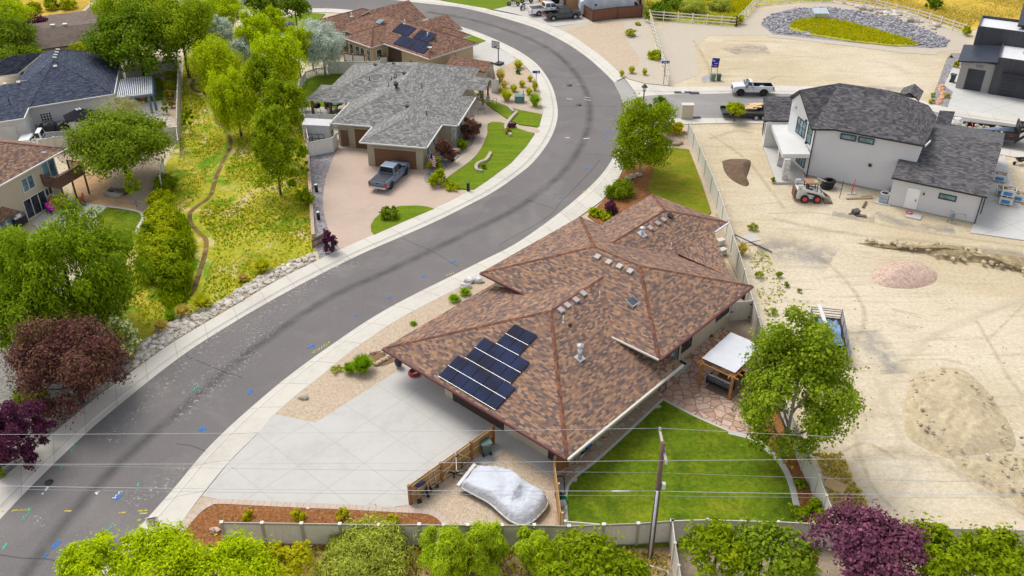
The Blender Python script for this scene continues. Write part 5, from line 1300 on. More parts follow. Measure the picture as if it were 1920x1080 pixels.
def pickup(label,paint,loc,rz,Ln=5.8,W=2.0,H=1.95,crew=True,cover=None,bed_open=True,lift=.0,rim=None,group=None,name='pickup_truck',glassm=None):
 """x forward; origin on the ground under the middle"""
 T=thing(name,label,'pickup truck',loc,rz,group)
 h=W/2;r=.41+lift*.3;zb=.45+lift;zs=1.12+lift;zr=H+lift
 xf,xr=Ln/2,-Ln/2
 fa,ra=xf - .98,xr+1.25            # axles
 cw=xf-1.42                           # base of windscreen
 cr=(-.75 if crew else -.45) if Ln>5.5 else -.35  # rear of cab
 if not crew: cr=.02
 def arch(xc,n=8,ra_=r+.1):
  return [(xc+ra_*math.cos(math.pi*k/n),max(zb,r+ra_*math.sin(math.pi*k/n))) for k in range(n+1)]
 bottom=[(xr+.06,zb+.12)]+arch(ra)[::-1]+arch(fa)[::-1]+[(xf - .05,zb+.05)]
 hood=[(xf,zs - .45),(xf - .04,zs - .1),(xf - .25,zs+.02),(cw+.1,zs+.1)]
 belt=[(cw - .02,zs+.12),(cr,zs+.1),(xr+.03,zs+.06),(xr,zs - .1)]
 prof=bottom+hood+belt
 bod=MB();n=len(prof)
 tw=lambda z: h if z<zs - .1 else h - .05
 vs=[(x,-tw(z),z) for x,z in prof]+[(x,tw(z),z) for x,z in prof]
 bod.v+=vs
 bod.f.append(tuple(range(n)));bod.m.append(0);bod.sm.append(False)
 bod.f.append(tuple(range(2*n-1,n-1,-1)));bod.m.append(0);bod.sm.append(False)
 skip=set()
 for i in range(n):
  j=(i+1) % n
  x0,z0=prof[i];x1,z1=prof[j]
  if bed_open and abs(z0-zs)<.2 and abs(z1-zs)<.2 and max(x0,x1)<=cr+.01 and min(x0,x1)<xr+.1:
   continue
  bod.f.append((i,i+n,j+n,j));bod.m.append(0);bod.sm.append(False)
 if bed_open:
  zt=zs+.08
  for s in (-1,1):bod.box(xr+.02,cr,min(s*(h - .05),s*(h - .17)),max(s*(h - .05),s*(h - .17)),zt - .05,zt)
  bod.box(xr,xr+.09,-h+.05,h - .05,zs - .35,zt)
 B_=obj('body',bod,paint,T)
 if bed_open:
  bd=MB();zt=zs+.05;zf=zb+.28
  bd.face([(xr+.09,-h+.17,zf),(cr - .03,-h+.17,zf),(cr - .03,h - .17,zf),(xr+.09,h - .17,zf)])
  for s in (-1,1):bd.face([(xr+.09,s*(h - .17),zf),(cr,s*(h - .17),zf),(cr,s*(h - .17),zt),(xr+.09,s*(h - .17),zt)])
  bd.face([(cr - .03,-h+.17,zf),(cr - .03,h - .17,zf),(cr - .03,h - .17,zt),(cr - .03,-h+.17,zt)])
  bd.face([(xr+.1,-h+.17,zf),(xr+.1,h - .17,zf),(xr+.1,h - .17,zt),(xr+.1,-h+.17,zt)])
  obj('truck_bed',bd,M['black'],T)
  if cover:
   cv=MB();nseg=4
   for k in range(nseg):
    a,b=xr+.12+(cr - .1-xr - .12)*k/nseg,xr+.12+(cr - .1-xr - .12)*(k+1)/nseg
    cv.box(a+.015,b - .015,-h+.15,h - .15,zt+.02,zt+.055)
   obj('bed_cover',cv,cover,T)
 cab=MB();zc=zs+.1
 top=[(cw - .75,zr),(cr+.22,zr)]
 hw0,hw1=h - .07,h - .27
 A=[(cw,zc),(cw - .75,zr - .02),(cw-1.0,zr),(cr+.3,zr),(cr+.16,zr - .03),(cr,zc)]
 wdt=[hw0,hw1+.01,hw1 - .02,hw1 - .02,hw1+.01,hw0]
 m_=len(A)
 cab.v+=[(x,-w_,z) for (x,z),w_ in zip(A,wdt)]+[(x,w_,z) for (x,z),w_ in zip(A,wdt)]
 cab.f+=[tuple(range(m_))[::-1],tuple(range(m_,2*m_))];cab.m+=[0,0];cab.sm+=[False,False]
 for i in range(m_-1):cab.f.append((i,i+1,i+1+m_,i+m_));cab.m.append(0);cab.sm.append(False)
 obj('cab',cab,paint,T)
 gl=glassm or M['autoglass']
 def glassquad(nm,pts,off):
  q=MB();q.slab([Vector(p)+Vector(off) for p in pts],.012) if False else q.face([Vector(p)+Vector(off) for p in pts]);obj(nm,q,gl,T)
 e=.012
 glassquad('windscreen',[(cw - .06,-hw0+.13,zc+.05),(cw - .06,hw0 - .13,zc+.05),(cw - .70,hw1 - .06,zr - .07),(cw - .70,-hw1+.06,zr - .07)],(e,0,e))
 glassquad('rear_window',[(cr+.03,hw0 - .16,zc+.1),(cr+.03,-hw0+.16,zc+.1),(cr+.14,-hw1+.08,zr - .09),(cr+.14,hw1 - .08,zr - .09)],(-e,0,e))
 mid=(cw+cr)/2 - .12 if crew else cr+.72
 for s in (-1,1):
  def sp(x,f):return (x,s*(hw0+(hw1-hw0)*f+.006),zc+(zr-zc)*f)
  a0=[sp(cw - .18,.12),sp(mid+.05,.12),sp(mid+.05,.86),sp(cw - .74,.86)]
  b0=[sp(mid - .06,.12),sp(cr+.18,.12),sp(cr+.28,.86),sp(mid - .06,.86)]
  for q in (a0,b0):glassquad('side_window',q,(0,s*.008,0))
  mr=MB();mr.obox((cw - .22,s*(h+.1),zc+.12),(.12,.2,.2));obj('mirror',mr,M['black'] if group is None else paint,T)
  for x in (mid+.15,cr+.25):
   hd=MB();hd.obox((x,s*(h - .02),zc - .12),(.2,.05,.05));obj('door_handle',hd,M['black'],T)
  ds=MB()
  for x in (cw - .15,mid,cr+.03):ds.obox((x,s*(h - .02),(zb+zc)/2+.1),(.02,.05,zc-zb - .25))
  obj('door_seam',ds,M['black'],T)
  hl=MB();hl.obox((xf - .07,s*(h - .24),zs - .22),(.14,.38,.2));obj('headlight',hl,M['headlamp'],T)
  tl=MB();tl.obox((xr+.05,s*(h - .09),zs - .18),(.14,.2,.42));obj('tail_light',tl,M['redlamp'],T)
  fl=MB()
  for xc in (fa,ra):
   pts=arch(xc,10,r+.14);
   for (x0,z0),(x1,z1) in zip(pts,pts[1:]):fl.slab([(x0,s*(h - .04),z0),(x1,s*(h - .04),z1),(x1,s*(h+.045),z1),(x0,s*(h+.045),z0)],.03)
  obj('wheel_arch',fl,M['black'] if lift or not crew else paint,T)
  for xc in (fa,ra):wheel(T,xc,s*(h - .14),r,.27,s,rim)
 gr=MB();gr.obox((xf+.005,0,zs - .24),(.06,W*.55,.3));obj('grille',gr,M['black'],T)
 bp=MB();bp.obox((xf+.02,0,zb+.12),(.16,W - .08,.24));obj('front_bumper',bp,M['chrome'],T)
 bp=MB();bp.obox((xr - .08,0,zb+.18),(.18,W - .1,.2));bp.obox((xr - .2,0,zb+.02),(.2,.12,.08));obj('rear_bumper',bp,M['chrome'],T)
 tg=MB();tg.obox((xr - .012,0,zs - .06),(.03,.3,.1));obj('tailgate_handle',tg,M['black'],T)
 un=MB();un.box(xr+.5,xf - .5,-h+.25,h - .25,.32+lift*.5,zb+.1);obj('chassis',un,M['black'],T)
 return T
GREY=carpaint('grey_paint',(.13,.175,.26),.1)
WHITE=carpaint('white_paint_car',(.80,.80,.80),0)
DARK=carpaint('charcoal_paint',(.045,.048,.055),.3)
SILV=carpaint('silver_paint',(.60,.61,.63),.15)
def heading(a,b):return math.atan2(b[1]-a[1],b[0]-a[0])
BEDC=plain('tonneau_vinyl',(.022,.024,.032),.4)
ra_,fa_=gp(712,361),gp(752,321)
ctr=(gp(725,358)+gp(765,318)+gp(699,357)+gp(738,322))/4
hd=heading(gp(733,360),gp(762,332))
c_=gp(732,341)
pickup('grey-blue crew cab pickup parked on the stamped driveway by the brown garage door',GREY,(c_.x,c_.y,.1),hd,5.8,2.03,1.93,True,BEDC,rim=M['black'])
c_=gp(1026,27);pickup('white crew cab pickup beside the dark one in front of the orange house',WHITE,(c_.x,c_.y,.1),R(17),6.0,2.05,1.95,True,BEDC)
c_=gp(1053,36);pickup('dark grey crew cab pickup with open bed beside the brown fence',DARK,(c_.x,c_.y,.1),R(16),5.9,2.05,1.95,True,None)
c_=gp(1409,176.5);pickup('silver extended-cab pickup parked at the kerb of the side street',SILV,(c_.x,c_.y,.01),R(178),5.2,1.8,1.75,False,None,lift=.12,rim=M['black'])
c_=gp(88,274);pickup('white pickup cab showing above the vinyl fence by the blue-roofed house',WHITE,(c_.x,c_.y,.1),R(192),5.6,2.0,1.9,False,BEDC)
M['bikepaint']=carpaint('bike_paint',(.10,.02,.05),.4)
def motorcycle(label,loc,rz):
 T=thing('motorcycle',label,'motorcycle',loc,rz,'motorcycles by the open garage')
 for x in (-.72,.78):
  mb=MB();Mx=Matrix.Rotation(R(90),3,'X');mb.lathe([(.2,-.07),(.31,-.07),(.34,0),(.31,.07),(.2,.07)],(x,0,.34),14,0,Mx);t=obj('wheel',mb,M['tyre'],T)
  rb=MB();rb.lathe([(0,-.04),(.2,-.03),(.2,.03),(0,.04)],(x,0,.34),12,0,Mx);obj('rim',rb,M['chrome'],t)
 mb=MB();mb.obox((0,0,.5),(.7,.32,.42));mb.tube([(-.1,.2,.3),(-.9,.25,.32)],.06,8);obj('engine',mb,M['chrome'],T)
 mb=MB();mb.ico((.2,0,.86),(.34,.17,.15),1,.02,0,1,2);mb.ico((-.75,0,.66),(.34,.13,.1),2,.02);mb.ico((.8,0,.68),(.26,.1,.08),3,.02);obj('tank',mb,M['bikepaint'],T)
 mb=MB();mb.ico((-.28,0,.78),(.32,.17,.09),4,.02,0,1,2);obj('seat',mb,M['black'],T)
 mb=MB();mb.tube([(.78,.1,.34),(.5,.1,1.0)],.03,6);mb.tube([(.78,-.1,.34),(.5,-.1,1.0)],.03,6);mb.tube([(.3,.4,1.08),(.5,.2,1.05),(.5,-.2,1.05),(.3,-.4,1.08)],.025,6);obj('handlebar',mb,M['chrome'],T)
 mb=MB();mb.ico((.66,0,.92),(.1,.1,.1),5,.02);obj('headlight',mb,M['headlamp'],T)
 return T
mc=motorcycle('maroon and chrome motorcycle on the white driveway, farthest left of the parked bikes',(*g2(963,12),.1),R(175))
for (x,y),a,lb in (((980,18),250,'maroon and chrome motorcycle standing nearest to the street of the parked bikes'),((987,7),10,'chrome motorcycle behind the nearest bike, left of the white pickup'),
                      ((1005,4),185,'chrome motorcycle between the bikes and the white pickup tailgate'),((1024,3),5,'chrome motorcycle in front of the open garage doorway')):
 dup(mc,(*g2(x,y),.1),R(a),lb)
TR=thing('camper','long pale grey covered camper trailer behind the brown fence','trailer',(gp(1140,27).x,gp(1140,27).y,0),R(5))
cm=MB();prof=[(-4.6,.5),(4.6,.5),(4.9,1.6),(4.2,2.5),(3.8,2.75),(-3.9,2.95),(-4.7,2.4),(-4.8,1.2)]
n=len(prof)
cm.v+=[(x,-1.2,z) for x,z in prof]+[(x,1.2,z) for x,z in prof]
cm.f+=[tuple(range(n)),tuple(range(2*n-1,n-1,-1))]+[(i,i+n,(i+1) % n+n,(i+1) % n) for i in range(n)];cm.m+=[0]*(n+2);cm.sm+=[False]*(n+2)
obj('cover',cm,plain('grey_cover',(.47,.51,.56),.7,var=.18,scale=.8),TR)
dk=MB();dk.face([(4.3,-1.205,.7),(4.65,-1.205,.7),(4.85,-1.205,1.6),(4.2,-1.205,2.3),(3.9,-1.205,2.3)]);dk.obox((-2.3,-1.2,1.9),(.35,.06,.3));dk.obox((.2,0,2.93),(.6,.5,.15));obj('end_patch',dk,M['black'],TR)
for x in (-1,.2):wheel(TR,x,-1.1,.36,.22,-1)
FT=thing('flatbed_trailer','black landscaping trailer carrying tree and pallets at the side-street kerb','trailer',(gp(1404,219).x,gp(1404,219).y,0),R(-2))
mb=MB();mb.box(-3.4,3.4,-1.15,1.15,.55,.7);mb.box(-3.4,3.4,-1.2,-1.1,.7,.95);mb.box(-3.4,3.4,1.1,1.2,.7,.95);obj('deck',mb,M['black'],FT)
for x in (.6,1.5):
 for s in (-1,1):wheel(FT,x,s*1.25,.38,.24,s)
mb=MB();mb.box(3.2,3.35,-1.1,1.1,.7,1.7);obj('headboard',mb,M['black'],FT)
PL=thing('pallet_load','tan pallets and rope bundle on the landscaping trailer','pallets',(gp(1412,213).x,gp(1412,213).y,.7),R(-2))
mb=MB()
for k in range(5):mb.obox((.3*k - .6,rnd.uniform(-.4,.4),.15+.06*k),(1.1,.9,.12),rnd.uniform(-.5,.5),rx=rnd.uniform(-.2,.2))
obj('boards',mb,M['cedar_rail'],PL)
mb=MB();mb.ico((1.4,.2,.35),(.5,.45,.35),9,.2);obj('sack',mb,M['gravel_tan'],PL)
GT=thing('gooseneck_trailer','black gooseneck trailer with red and white tape, on the side street','trailer',(gp(1837,262).x,gp(1837,262).y,0),R(-18))
mb=MB();mb.box(-5.5,3.6,-1.2,1.2,.8,.95)
for s in (-1,1):mb.box(-5.5,3.6,s*1.2 - .06,s*1.2+.06,.8,1.55)
mb.box(-5.5,-5.4,-1.2,1.2,.95,1.6);mb.box(3.5,3.7,-1.2,1.2,.8,2.6);obj('deck',mb,M['black'],GT)
mb=MB()
for s in (-1,1):
 mb.slab([(3.4,s*.95 - .1,.7),(3.4,s*.95+.1,.7),(5.2,s*.6+.1,2.3),(5.2,s*.6 - .1,2.3)],.35);mb.obox((6.7,s*.5,2.2),(3.2,.16,.35));mb.obox((4.4,s*.75,2.35),(1.9,.14,.3))
for x in (4.0,4.8,5.8,7.0):mb.obox((x,0,2.3),(.12,1.4,.25))
mb.obox((8.1,0,1.9),(.3,.3,.9));obj('gooseneck',mb,M['black'],GT)
tp=MB()
for k in range(5):tp.obox((-1.2+k*1.0,-1.27,1.35),(.45,.02,.12),0,k % 2)
for k in range(4):tp.obox((5.6+k*.75,-.6,2.22),(.3,.03,.12),0,k % 2)
obj('reflective_tape',tp,[M['redlamp'],M['white']],GT)
for x in (-2.2,-1.2,-.2):
 for s in (-1,1):wheel(GT,x,s*1.0,.4,.26,s)
LD=thing('debris_load','heap of pale stone with blue-grey pipes strapped on the gooseneck trailer','load',(gp(1837,262).x,gp(1837,262).y,.95),R(-18))
mb=MB();q=random.Random(3)
for k in range(120):mb.ico((q.uniform(-5.0,2.6),q.uniform(-.95,.9),q.uniform(0,.5)),(q.uniform(.1,.35),)*3,k,.3)
obj('stones',mb,M['gravel_pale'],LD)
mb=MB()
for k in range(6):mb.tube([(-.6+k*.3,-.75+k*.16,.62),(3.2,-.55+k*.22,.7+.08*(k % 2))],.08,8)
obj('pipes',mb,plain('blue_grey_pipe',(.16,.2,.27),.5),LD)
mb=MB();mb.tube([(-1.3,-1.25,.5),(-1.3,-.6,.95),(-1.3,.6,.95),(-1.3,1.25,.5)],.04,6);obj('strap',mb,M['redlamp'],LD)
BB=thing('bulk_bag','white bulk bag beside the gooseneck trailer','bag',(gp(1787,248).x,gp(1787,248).y,.0),R(10))
mb=MB();mb.ico((0,0,.9),(.9,.9,1.0),4,.12,0,1,2);obj('bag',mb,M['white'],BB)
mb=MB()
for k in range(4):mb.tube([(.5*math.cos(k*1.57),.5*math.sin(k*1.57),1.6),(.6*math.cos(k*1.57+.3),.6*math.sin(k*1.57+.3),1.95),(.5*math.cos(k*1.57+.8),.5*math.sin(k*1.57+.8),1.65)],.05,6)
obj('loop',mb,M['white'],BB)
SL=thing('skid_steer_loader','white skid-steer loader with red wheels and a lowered bucket by the porch','loader',(*g2(1519,374),0),R(-4))
M['redrim']=plain('red_rim',(.62,.07,.04),.4)
mb=MB();prof=[(-1.55,.35),(.95,.35),(.95,.75),(.5,.95),(-.2,1.15),(-1.2,1.35),(-1.6,1.3),(-1.65,.7)]
n=len(prof);mb.v+=[(x,-.62,z) for x,z in prof]+[(x,.62,z) for x,z in prof]
mb.f+=[tuple(range(n)),tuple(range(2*n-1,n-1,-1))]+[(i,i+n,(i+1) % n+n,(i+1) % n) for i in range(n)];mb.m+=[0]*(n+2);mb.sm+=[False]*(n+2)
obj('body',mb,M['white'],SL)
for s in (-1,1):
 mb=MB();y0,y1=(s*.66,s*.8) if s>0 else (s*.8,s*.66)
 for (xa,za),(xb,zb_),th in (((-1.6,1.55),(.9,1.0),.24),((.9,1.0),(1.35,.45),.2),((-1.55,.9),(-1.3,1.75),.22)):
  dx,dz=xb-xa,zb_-za;mb.obox(((xa+xb)/2,(y0+y1)/2,(za+zb_)/2),(math.hypot(dx,dz),.13,th),0,ry=-math.atan2(dz,dx))
 mb.obox((-1.35,s*.7,1.75),(.5,.16,.35));obj('lift_arm',mb,M['white'],SL)
 for x in (-.78,.48):wheel(SL,x,s*.78,.42,.28,s,M['redrim'])
 dm=MB();dm.obox((-.1,s*.805,.98),(1.1,.02,.18),0,ry=.2);obj('decal',dm,M['black'],SL)
mb=MB()
for x,y in ((.45,-.48),(.45,.48),(-.75,-.48),(-.75,.48)):mb.tube([(x,y,.9),(x-(.1 if x>0 else 0),y,2.0)],.045,6)
for s in (-1,1):
 for z in (1.2,1.45,1.7):mb.tube([(-.75,s*.48,z),(.4,s*.48,z)],.025,6)
obj('cage',mb,M['black'],SL)
mb=MB();mb.box(-.85,.45,-.55,.55,2.0,2.09);obj('cab_roof',mb,plain('faded_rust_paint',(.34,.15,.09),.7),SL)
gp_=MB();gp_.box(.05,.4,-.3,.15,2.095,2.11);obj('roof_sticker',gp_,plain('green_sticker',(.18,.48,.22)),SL)
mb=MB();mb.obox((-.2,0,1.1),(.5,.5,.12));mb.obox((-.45,0,1.4),(.12,.5,.6));obj('seat',mb,M['black'],SL)
mb=MB();mb.obox((-1.75,0,.85),(.18,1.2,1.0));obj('engine_door',mb,plain('rusty_guard',(.16,.08,.06),.8),SL)
mb=MB()
mb.slab([(1.1,-.85,.75),(1.25,-.85,.08),(1.25,.85,.08),(1.1,.85,.75)],.05);mb.slab([(1.2,-.85,.1),(2.1,-.85,.08),(2.1,.85,.08),(1.2,.85,.1)],.05)
for s in (-1,1):mb.face([(1.1,s*.85,.75),(1.2,s*.85,.06),(2.1,s*.85,.05)]);mb.face([(1.1,s*.83,.75),(2.1,s*.83,.05),(1.2,s*.83,.06)])
obj('bucket',mb,plain('worn_steel',(.20,.155,.125),.6,.2,.3),SL)
bA,bB=gp(1545,606),gp(1557,676);hT=heading(bB,bA);b0=bA-Vector((math.cos(hT),math.sin(hT),0))*2.4
ST_=thing('utility_trailer','steel mesh-sided utility trailer half hidden behind the cottonwood','trailer',(b0.x,b0.y,0),hT)
mb=MB();mb.box(-3.2,2.4,-1.2,1.2,.5,.62);obj('deck',mb,M['black'],ST_)
mb=MB();STL=plain('dull_steel',(.26,.25,.26),.5,.5)
for z in (.75,1.0,1.25,1.45):
 for s in (-1,1):mb.obox((-.4,s*1.2,z),(5.6,.05,.06))
 mb.obox((2.4,0,z),(.05,2.4,.06))
for x in (-3.2,-1.8,-.4,1.0,2.4):
 for s in (-1,1):mb.obox((x,s*1.2,1.0),(.07,.07,1.0))
obj('side_rack',mb,STL,ST_)
for x in (-1.2,-.3):
 for s in (-1,1):wheel(ST_,x,s*1.35,.36,.22,s)
TP=thing('tarpaulin','blue tarpaulin spread in the mesh-sided trailer','tarpaulin',(b0.x,b0.y,.64),hT)
mb=MB();q=random.Random(5);nx_,ny_=12,8
hgt=[[q.uniform(.12,.4) for j in range(ny_+1)] for i in range(nx_+1)]
for i in range(nx_):
 for j in range(ny_):
  X=lambda a: -2.0+3.6*a/nx_;Y=lambda b: -.9+1.6*b/ny_
  mb.face([(X(i),Y(j),hgt[i][j]),(X(i+1),Y(j),hgt[i+1][j]),(X(i+1),Y(j+1),hgt[i+1][j+1]),(X(i),Y(j+1),hgt[i][j+1])],0,None,True)
obj('sheet',mb,plain('blue_tarp',(.13,.22,.36),.5,var=.2),TP)
PLK=thing('plank','long white plank laid across the mesh-sided trailer','plank',(b0.x,b0.y,1.5),hT+.1);mb=MB();mb.obox((1.3,.35,0),(3.2,.3,.06));mb.obox((1.3,.35,.035),(3.2,.02,.012));obj('board',mb,M['white'],PLK)
# flagstone patio
def flag_mat():
 m,nt,b=nodes('flagstone');co0=coords(nt)
 wn=N(nt,'ShaderNodeTexNoise',i_Scale=1.5,i_Detail=2.0);L(nt,co0,wn.inputs['Vector'])
 co=mix(nt,.12,co0,wn.outputs['Color'],'ADD')
 v=voro(nt,co,1.5);sp=N(nt,'ShaderNodeSeparateColor');L(nt,v,sp.inputs[0])
 r=ramp(nt,[(0,(.42,.26,.19)),(.4,(.54,.35,.26)),(.7,(.58,.42,.33)),(1,(.47,.33,.27))]);L(nt,sp.outputs[0],r.inputs[0])
 d=voro(nt,co,1.5,'DISTANCE_TO_EDGE','Distance');e=ramp(nt,[(.0,.0),(.035,.0),(.06,1.0)]);L(nt,d,e.inputs[0])
 n=noise(nt,co0,3.5,5,.7);nr=ramp(nt,[(.3,.82),(.7,1.12)]);L(nt,n,nr.inputs[0])
 L(nt,mix(nt,e.outputs[0],(.24,.155,.115),mix(nt,1.0,r.outputs[0],nr.outputs[0],'MULTIPLY')),b.inputs['Base Color'])
 b.inputs['Roughness'].default_value=.9;bump(nt,b,e.outputs[0],.5,.03);return m
M['flag']=flag_mat()
patch('flagstone_patio',[(1222,730),(1243,749),(1300,777),(1368,809),(1412,823),(1428,812),(1425,770),(1436,720),(1432,672),(1400,652),(1352,612),(1330,622),(1290,660),(1268,685)],.108,M['flag'])
patch('doorstep',[(1244,694),(1268,707),(1296,680),(1272,667)],.22,M['concrete'])
stp_px=[(1232,762),(1208,773),(1185,785),(1166,797),(1144,812),(1134,821),(1122,831),(1108,847),(1080,868),(1085,881),(1097,870),(1072,888),(1076,899),(1062,893),(1200,765),(1155,800)]
for i,(x,y) in enumerate(stp_px):
 mb=MB();p=gp(x,y,.1);q=random.Random(i);n=6
 mb.prism([(p.x+q.uniform(.18,.36)*math.cos(2*math.pi*k/n),p.y+q.uniform(.15,.33)*math.sin(2*math.pi*k/n)) for k in range(n)],.08,.125+i*.0002)
 o=obj('stepping_stone',mb,M['gravel_pale'] if i % 3==0 else M['flag']);tag(o,'flat stepping stone set in the gravel path along the near eave','stepping stone','stepping stones beside the back lawn')
m_pv=boards('paver_course',(.50,.40,.33),.42,.9,0,.72,.05,.1)
decal('paver_edging',[(337,1000),(356,975),(373,957),(390,946),(410,940),(480,943),(560,947),(640,950),(730,955),(790,958),(812,962),(828,972),(836,984),(840,1000)],.42,m_pv,.142)
def mat_xy(p):return (p.x,p.y)
# covered boat
out=[(862,908),(891,871),(906,872),(930,873),(955,881),(985,904),(1008,917),(1026,928),(1025,944),(1012,960),(996,974),(978,979),(958,972),(940,958),(917,938),(888,922)]
W_=[gp(x,y,.75) for x,y in out]
cb=sum(W_,Vector())/len(W_)
BT=thing('covered_boat','boat under a silver-white fitted cover on its trailer in the gravel yard','boat',(cb.x,cb.y,0))
ring=[Vector((p.x-cb.x,p.y-cb.y,0)) for p in W_]
ring=[Vector((p.x,p.y,0)) for p in spline(ring+[ring[0]],5)[:-1]]
nr_=len(ring);mb=MB();lev=14
ax=((W_[7]+W_[8])/2-(W_[0]+W_[1])/2);ax.z=0;LB=ax.length;ax.normalize();ay=Vector((-ax.y,ax.x,0))
from mathutils import noise as mnoise
def bz(p):
 s=p.dot(ax);t=p.dot(ay)
 ridge=1.25+.08*math.cos(s*1.1)
 z=ridge - .10*abs(t) ** 1.5 - .02*max(0,-s) ** 1.5
 if .6<s<1.25: z-=.42*math.exp(-((t+.15)/.6) ** 2)      # sag over the cockpit
 if s>1.6: z-=.1*(s-1.6)
 z+=.05*math.sin(3.3*s+1.3*t+2.5*mnoise.noise((s*.8,t*.8,0)))+.10*(.3-abs(mnoise.noise((s*1.1,t*1.6,3))))+.05*(.3-abs(mnoise.noise((s*2.2+t,t*1.3,7))))
 return z
vs=[]
for k in range(lev+1):
 f=1-(k/lev) ** 1.0 if k<lev else 0
 for i,p in enumerate(ring):
  q=p*((1 - .98*(k/lev)))
  fold=1+.018*math.sin(i*1.9)*(1-k/lev)
  q=q*fold
  z=bz(q);edge=min(1,k/2.2)
  z=.48+(z - .48)*(edge ** .55)
  vs.append((q.x,q.y,z+(.04*math.sin(i*2.3) if k<3 else 0)))
fs=[]
for k in range(lev):
 for i in range(nr_):j=(i+1) % nr_;fs.append((k*nr_+i,k*nr_+j,(k+1)*nr_+j,(k+1)*nr_+i))
fs.append(tuple(lev*nr_+i for i in range(nr_)))
a0=sum(ring[i].x*ring[(i+1) % nr_].y-ring[(i+1) % nr_].x*ring[i].y for i in range(nr_))
if a0<0: fs=[f[::-1] for f in fs]
mb.add(vs,fs,0,True)
mcv=plain('silver_cover',(.50,.52,.565),.55,var=.06,scale=1.2);ntc=mcv.node_tree
cvn=noise(ntc,coords(ntc,'Object',(.55,1.5,1),(0,0,R(35))),1.5,3,.5,1.2);bump(ntc,ntc.nodes['Principled BSDF'],cvn,.4,.3)
obj('boat_cover',mb,mcv,BT)
mb=MB();rg=[p*1.0 for p in ring]
mb.tube([(p.x,p.y,.5) for p in rg]+[(rg[0].x,rg[0].y,.5)],.06,6,0,False)
obj('rub_rail',mb,M['white'],BT)
mb=MB();lo=[p*.93 for p in ring];mb.prism([(p.x,p.y) for p in lo],.3,.62);obj('hull',mb,M['black'],BT)
fm=MB();pA,pB=W_[0]-cb,W_[1]-cb;pA.z=pB.z=0
d=pB-pA;fm.obox(((pA.x+pB.x)/2-ax.x*.08,(pA.y+pB.y)/2-ax.y*.08,.62),(d.length+.2,.22,.2),math.atan2(d.y,d.x));obj('bow_frame',fm,M['white'],BT)
tm=MB();mid=(pA+pB)/2
for a,b in (((.1,0,.45),(-1.5,0,.45)),((-.1,.8,.45),(-.9,.1,.45)),((-1.0,0,.45),(-1.0,0,.05)),((-.7,.6,.5),(-.7,.6,1.1)),((-.7,.6,1.1),(-.3,.9,.9))):
 A_=mid+ax*a[0]+ay*a[1];B_=mid+ax*b[0]+ay*b[1];tm.tube([(A_.x,A_.y,a[2]),(B_.x,B_.y,b[2])],.05,6)
obj('trailer_tongue',tm,M['black'],BT)
for s in (.2,1.3):
 for t_ in (-1,1):
  q=ax*s+ay*t_*1.0;wm=MB();wm.lathe([(.18,-.1),(.32,-.1),(.32,.1),(.18,.1)],(q.x,q.y,.32),14,0,Matrix.Rotation(math.atan2(ay.y,ay.x)+R(90),3,'Z') @ Matrix.Rotation(R(90),3,'X'));obj('wheel',wm,M['tyre'],BT)
# bins, barrow, tools
def wheelie_bin(loc,rz,label,col,name='wheelie_bin',cat='bin'):
 T=thing(name,label,cat,loc,rz)
 mb=MB();a,b=.24,.33;z1=1.0
 vs=[(-a,-a,.05),(a,-a,.05),(a,a,.05),(-a,a,.05),(-b,-b,z1),(b,-b,z1),(b,b,z1),(-b,b,z1)]
 mb.add(vs,[(3,2,1,0),(0,1,5,4),(1,2,6,5),(2,3,7,6),(3,0,4,7)]);mb.box(-b - .02,b+.02,-b - .02,b+.02,z1 - .06,z1);obj('body',mb,col,T)
 lm=MB();lm.slab([(-b - .04,-b - .05,z1+.03),(b+.04,-b - .05,z1+.03),(b+.04,b+.05,z1+.1),(-b - .04,b+.05,z1+.1)],.05);lm.box(-.22,.22,b+.04,b+.12,z1 - .02,z1+.05);obj('lid',lm,col,T)
 for s in (-1,1):
  wm=MB();wm.lathe([(0,-.05),(.13,-.05),(.13,.05),(0,.05)],(s*.26,.26,.13),12,0,Matrix.Rotation(R(90),3,'Y'));obj('wheel',wm,M['tyre'],T)
 return T
GRN=plain('bin_green',(.095,.155,.135),.5)
p=gp(911,852);wheelie_bin((p.x,p.y,.11),R(200),'green wheeled rubbish bin standing by the cedar fence',GRN)
p=gp(1785,155);wheelie_bin((p.x,p.y,.11),R(60),'dark green bin with blue lid edge beside the modern garage',plain('bin_dark',(.03,.06,.06),.5))
p=gp(620,262);wheelie_bin((p.x,p.y,.1),R(10),'black bin behind the white shed by the grey-roofed garage',M['black'])
WB=thing('wheelbarrow','blue wheelbarrow tipped up against the cedar fence','wheelbarrow',(*g2(797,930),.09),R(30))
mb=MB()
mb.add([(-.3,0,.15),(.3,0,.15),(.35,.28,.85),(-.35,.28,.85),(-.15,.3,.25),(.15,.3,.25),(.18,.45,.7),(-.18,.45,.7)],[(0,1,5,4),(1,2,6,5),(2,3,7,6),(3,0,4,7),(4,5,6,7),(5,1,0,4)])
mb.add([(-.3,.02,.15),(.3,.02,.15),(.35,.30,.85),(-.35,.30,.85)],[(0,1,2,3),(3,2,1,0)])
obj('tray',mb,plain('blue_tray',(.02,.09,.26),.45),WB)
mb=MB();mb.lathe([(.06,-.05),(.18,-.05),(.18,.05),(.06,.05)],(.1,-.25,.18),14,0,Matrix.Rotation(R(90),3,'Y'));obj('wheel',mb,M['tyre'],WB)
mb=MB()
for s in (-1,1):mb.tube([(s*.08+.1,-.25,.18),(s*.3,.2,.8),(s*.28,.4,1.35)],.025,6)
obj('handle',mb,M['cedar_rail'],WB)
WB2=thing('wheelbarrow','grey and red hand trolley leaning on the cedar fence post','trolley',(*g2(815,920),.09),R(40))
mb=MB()
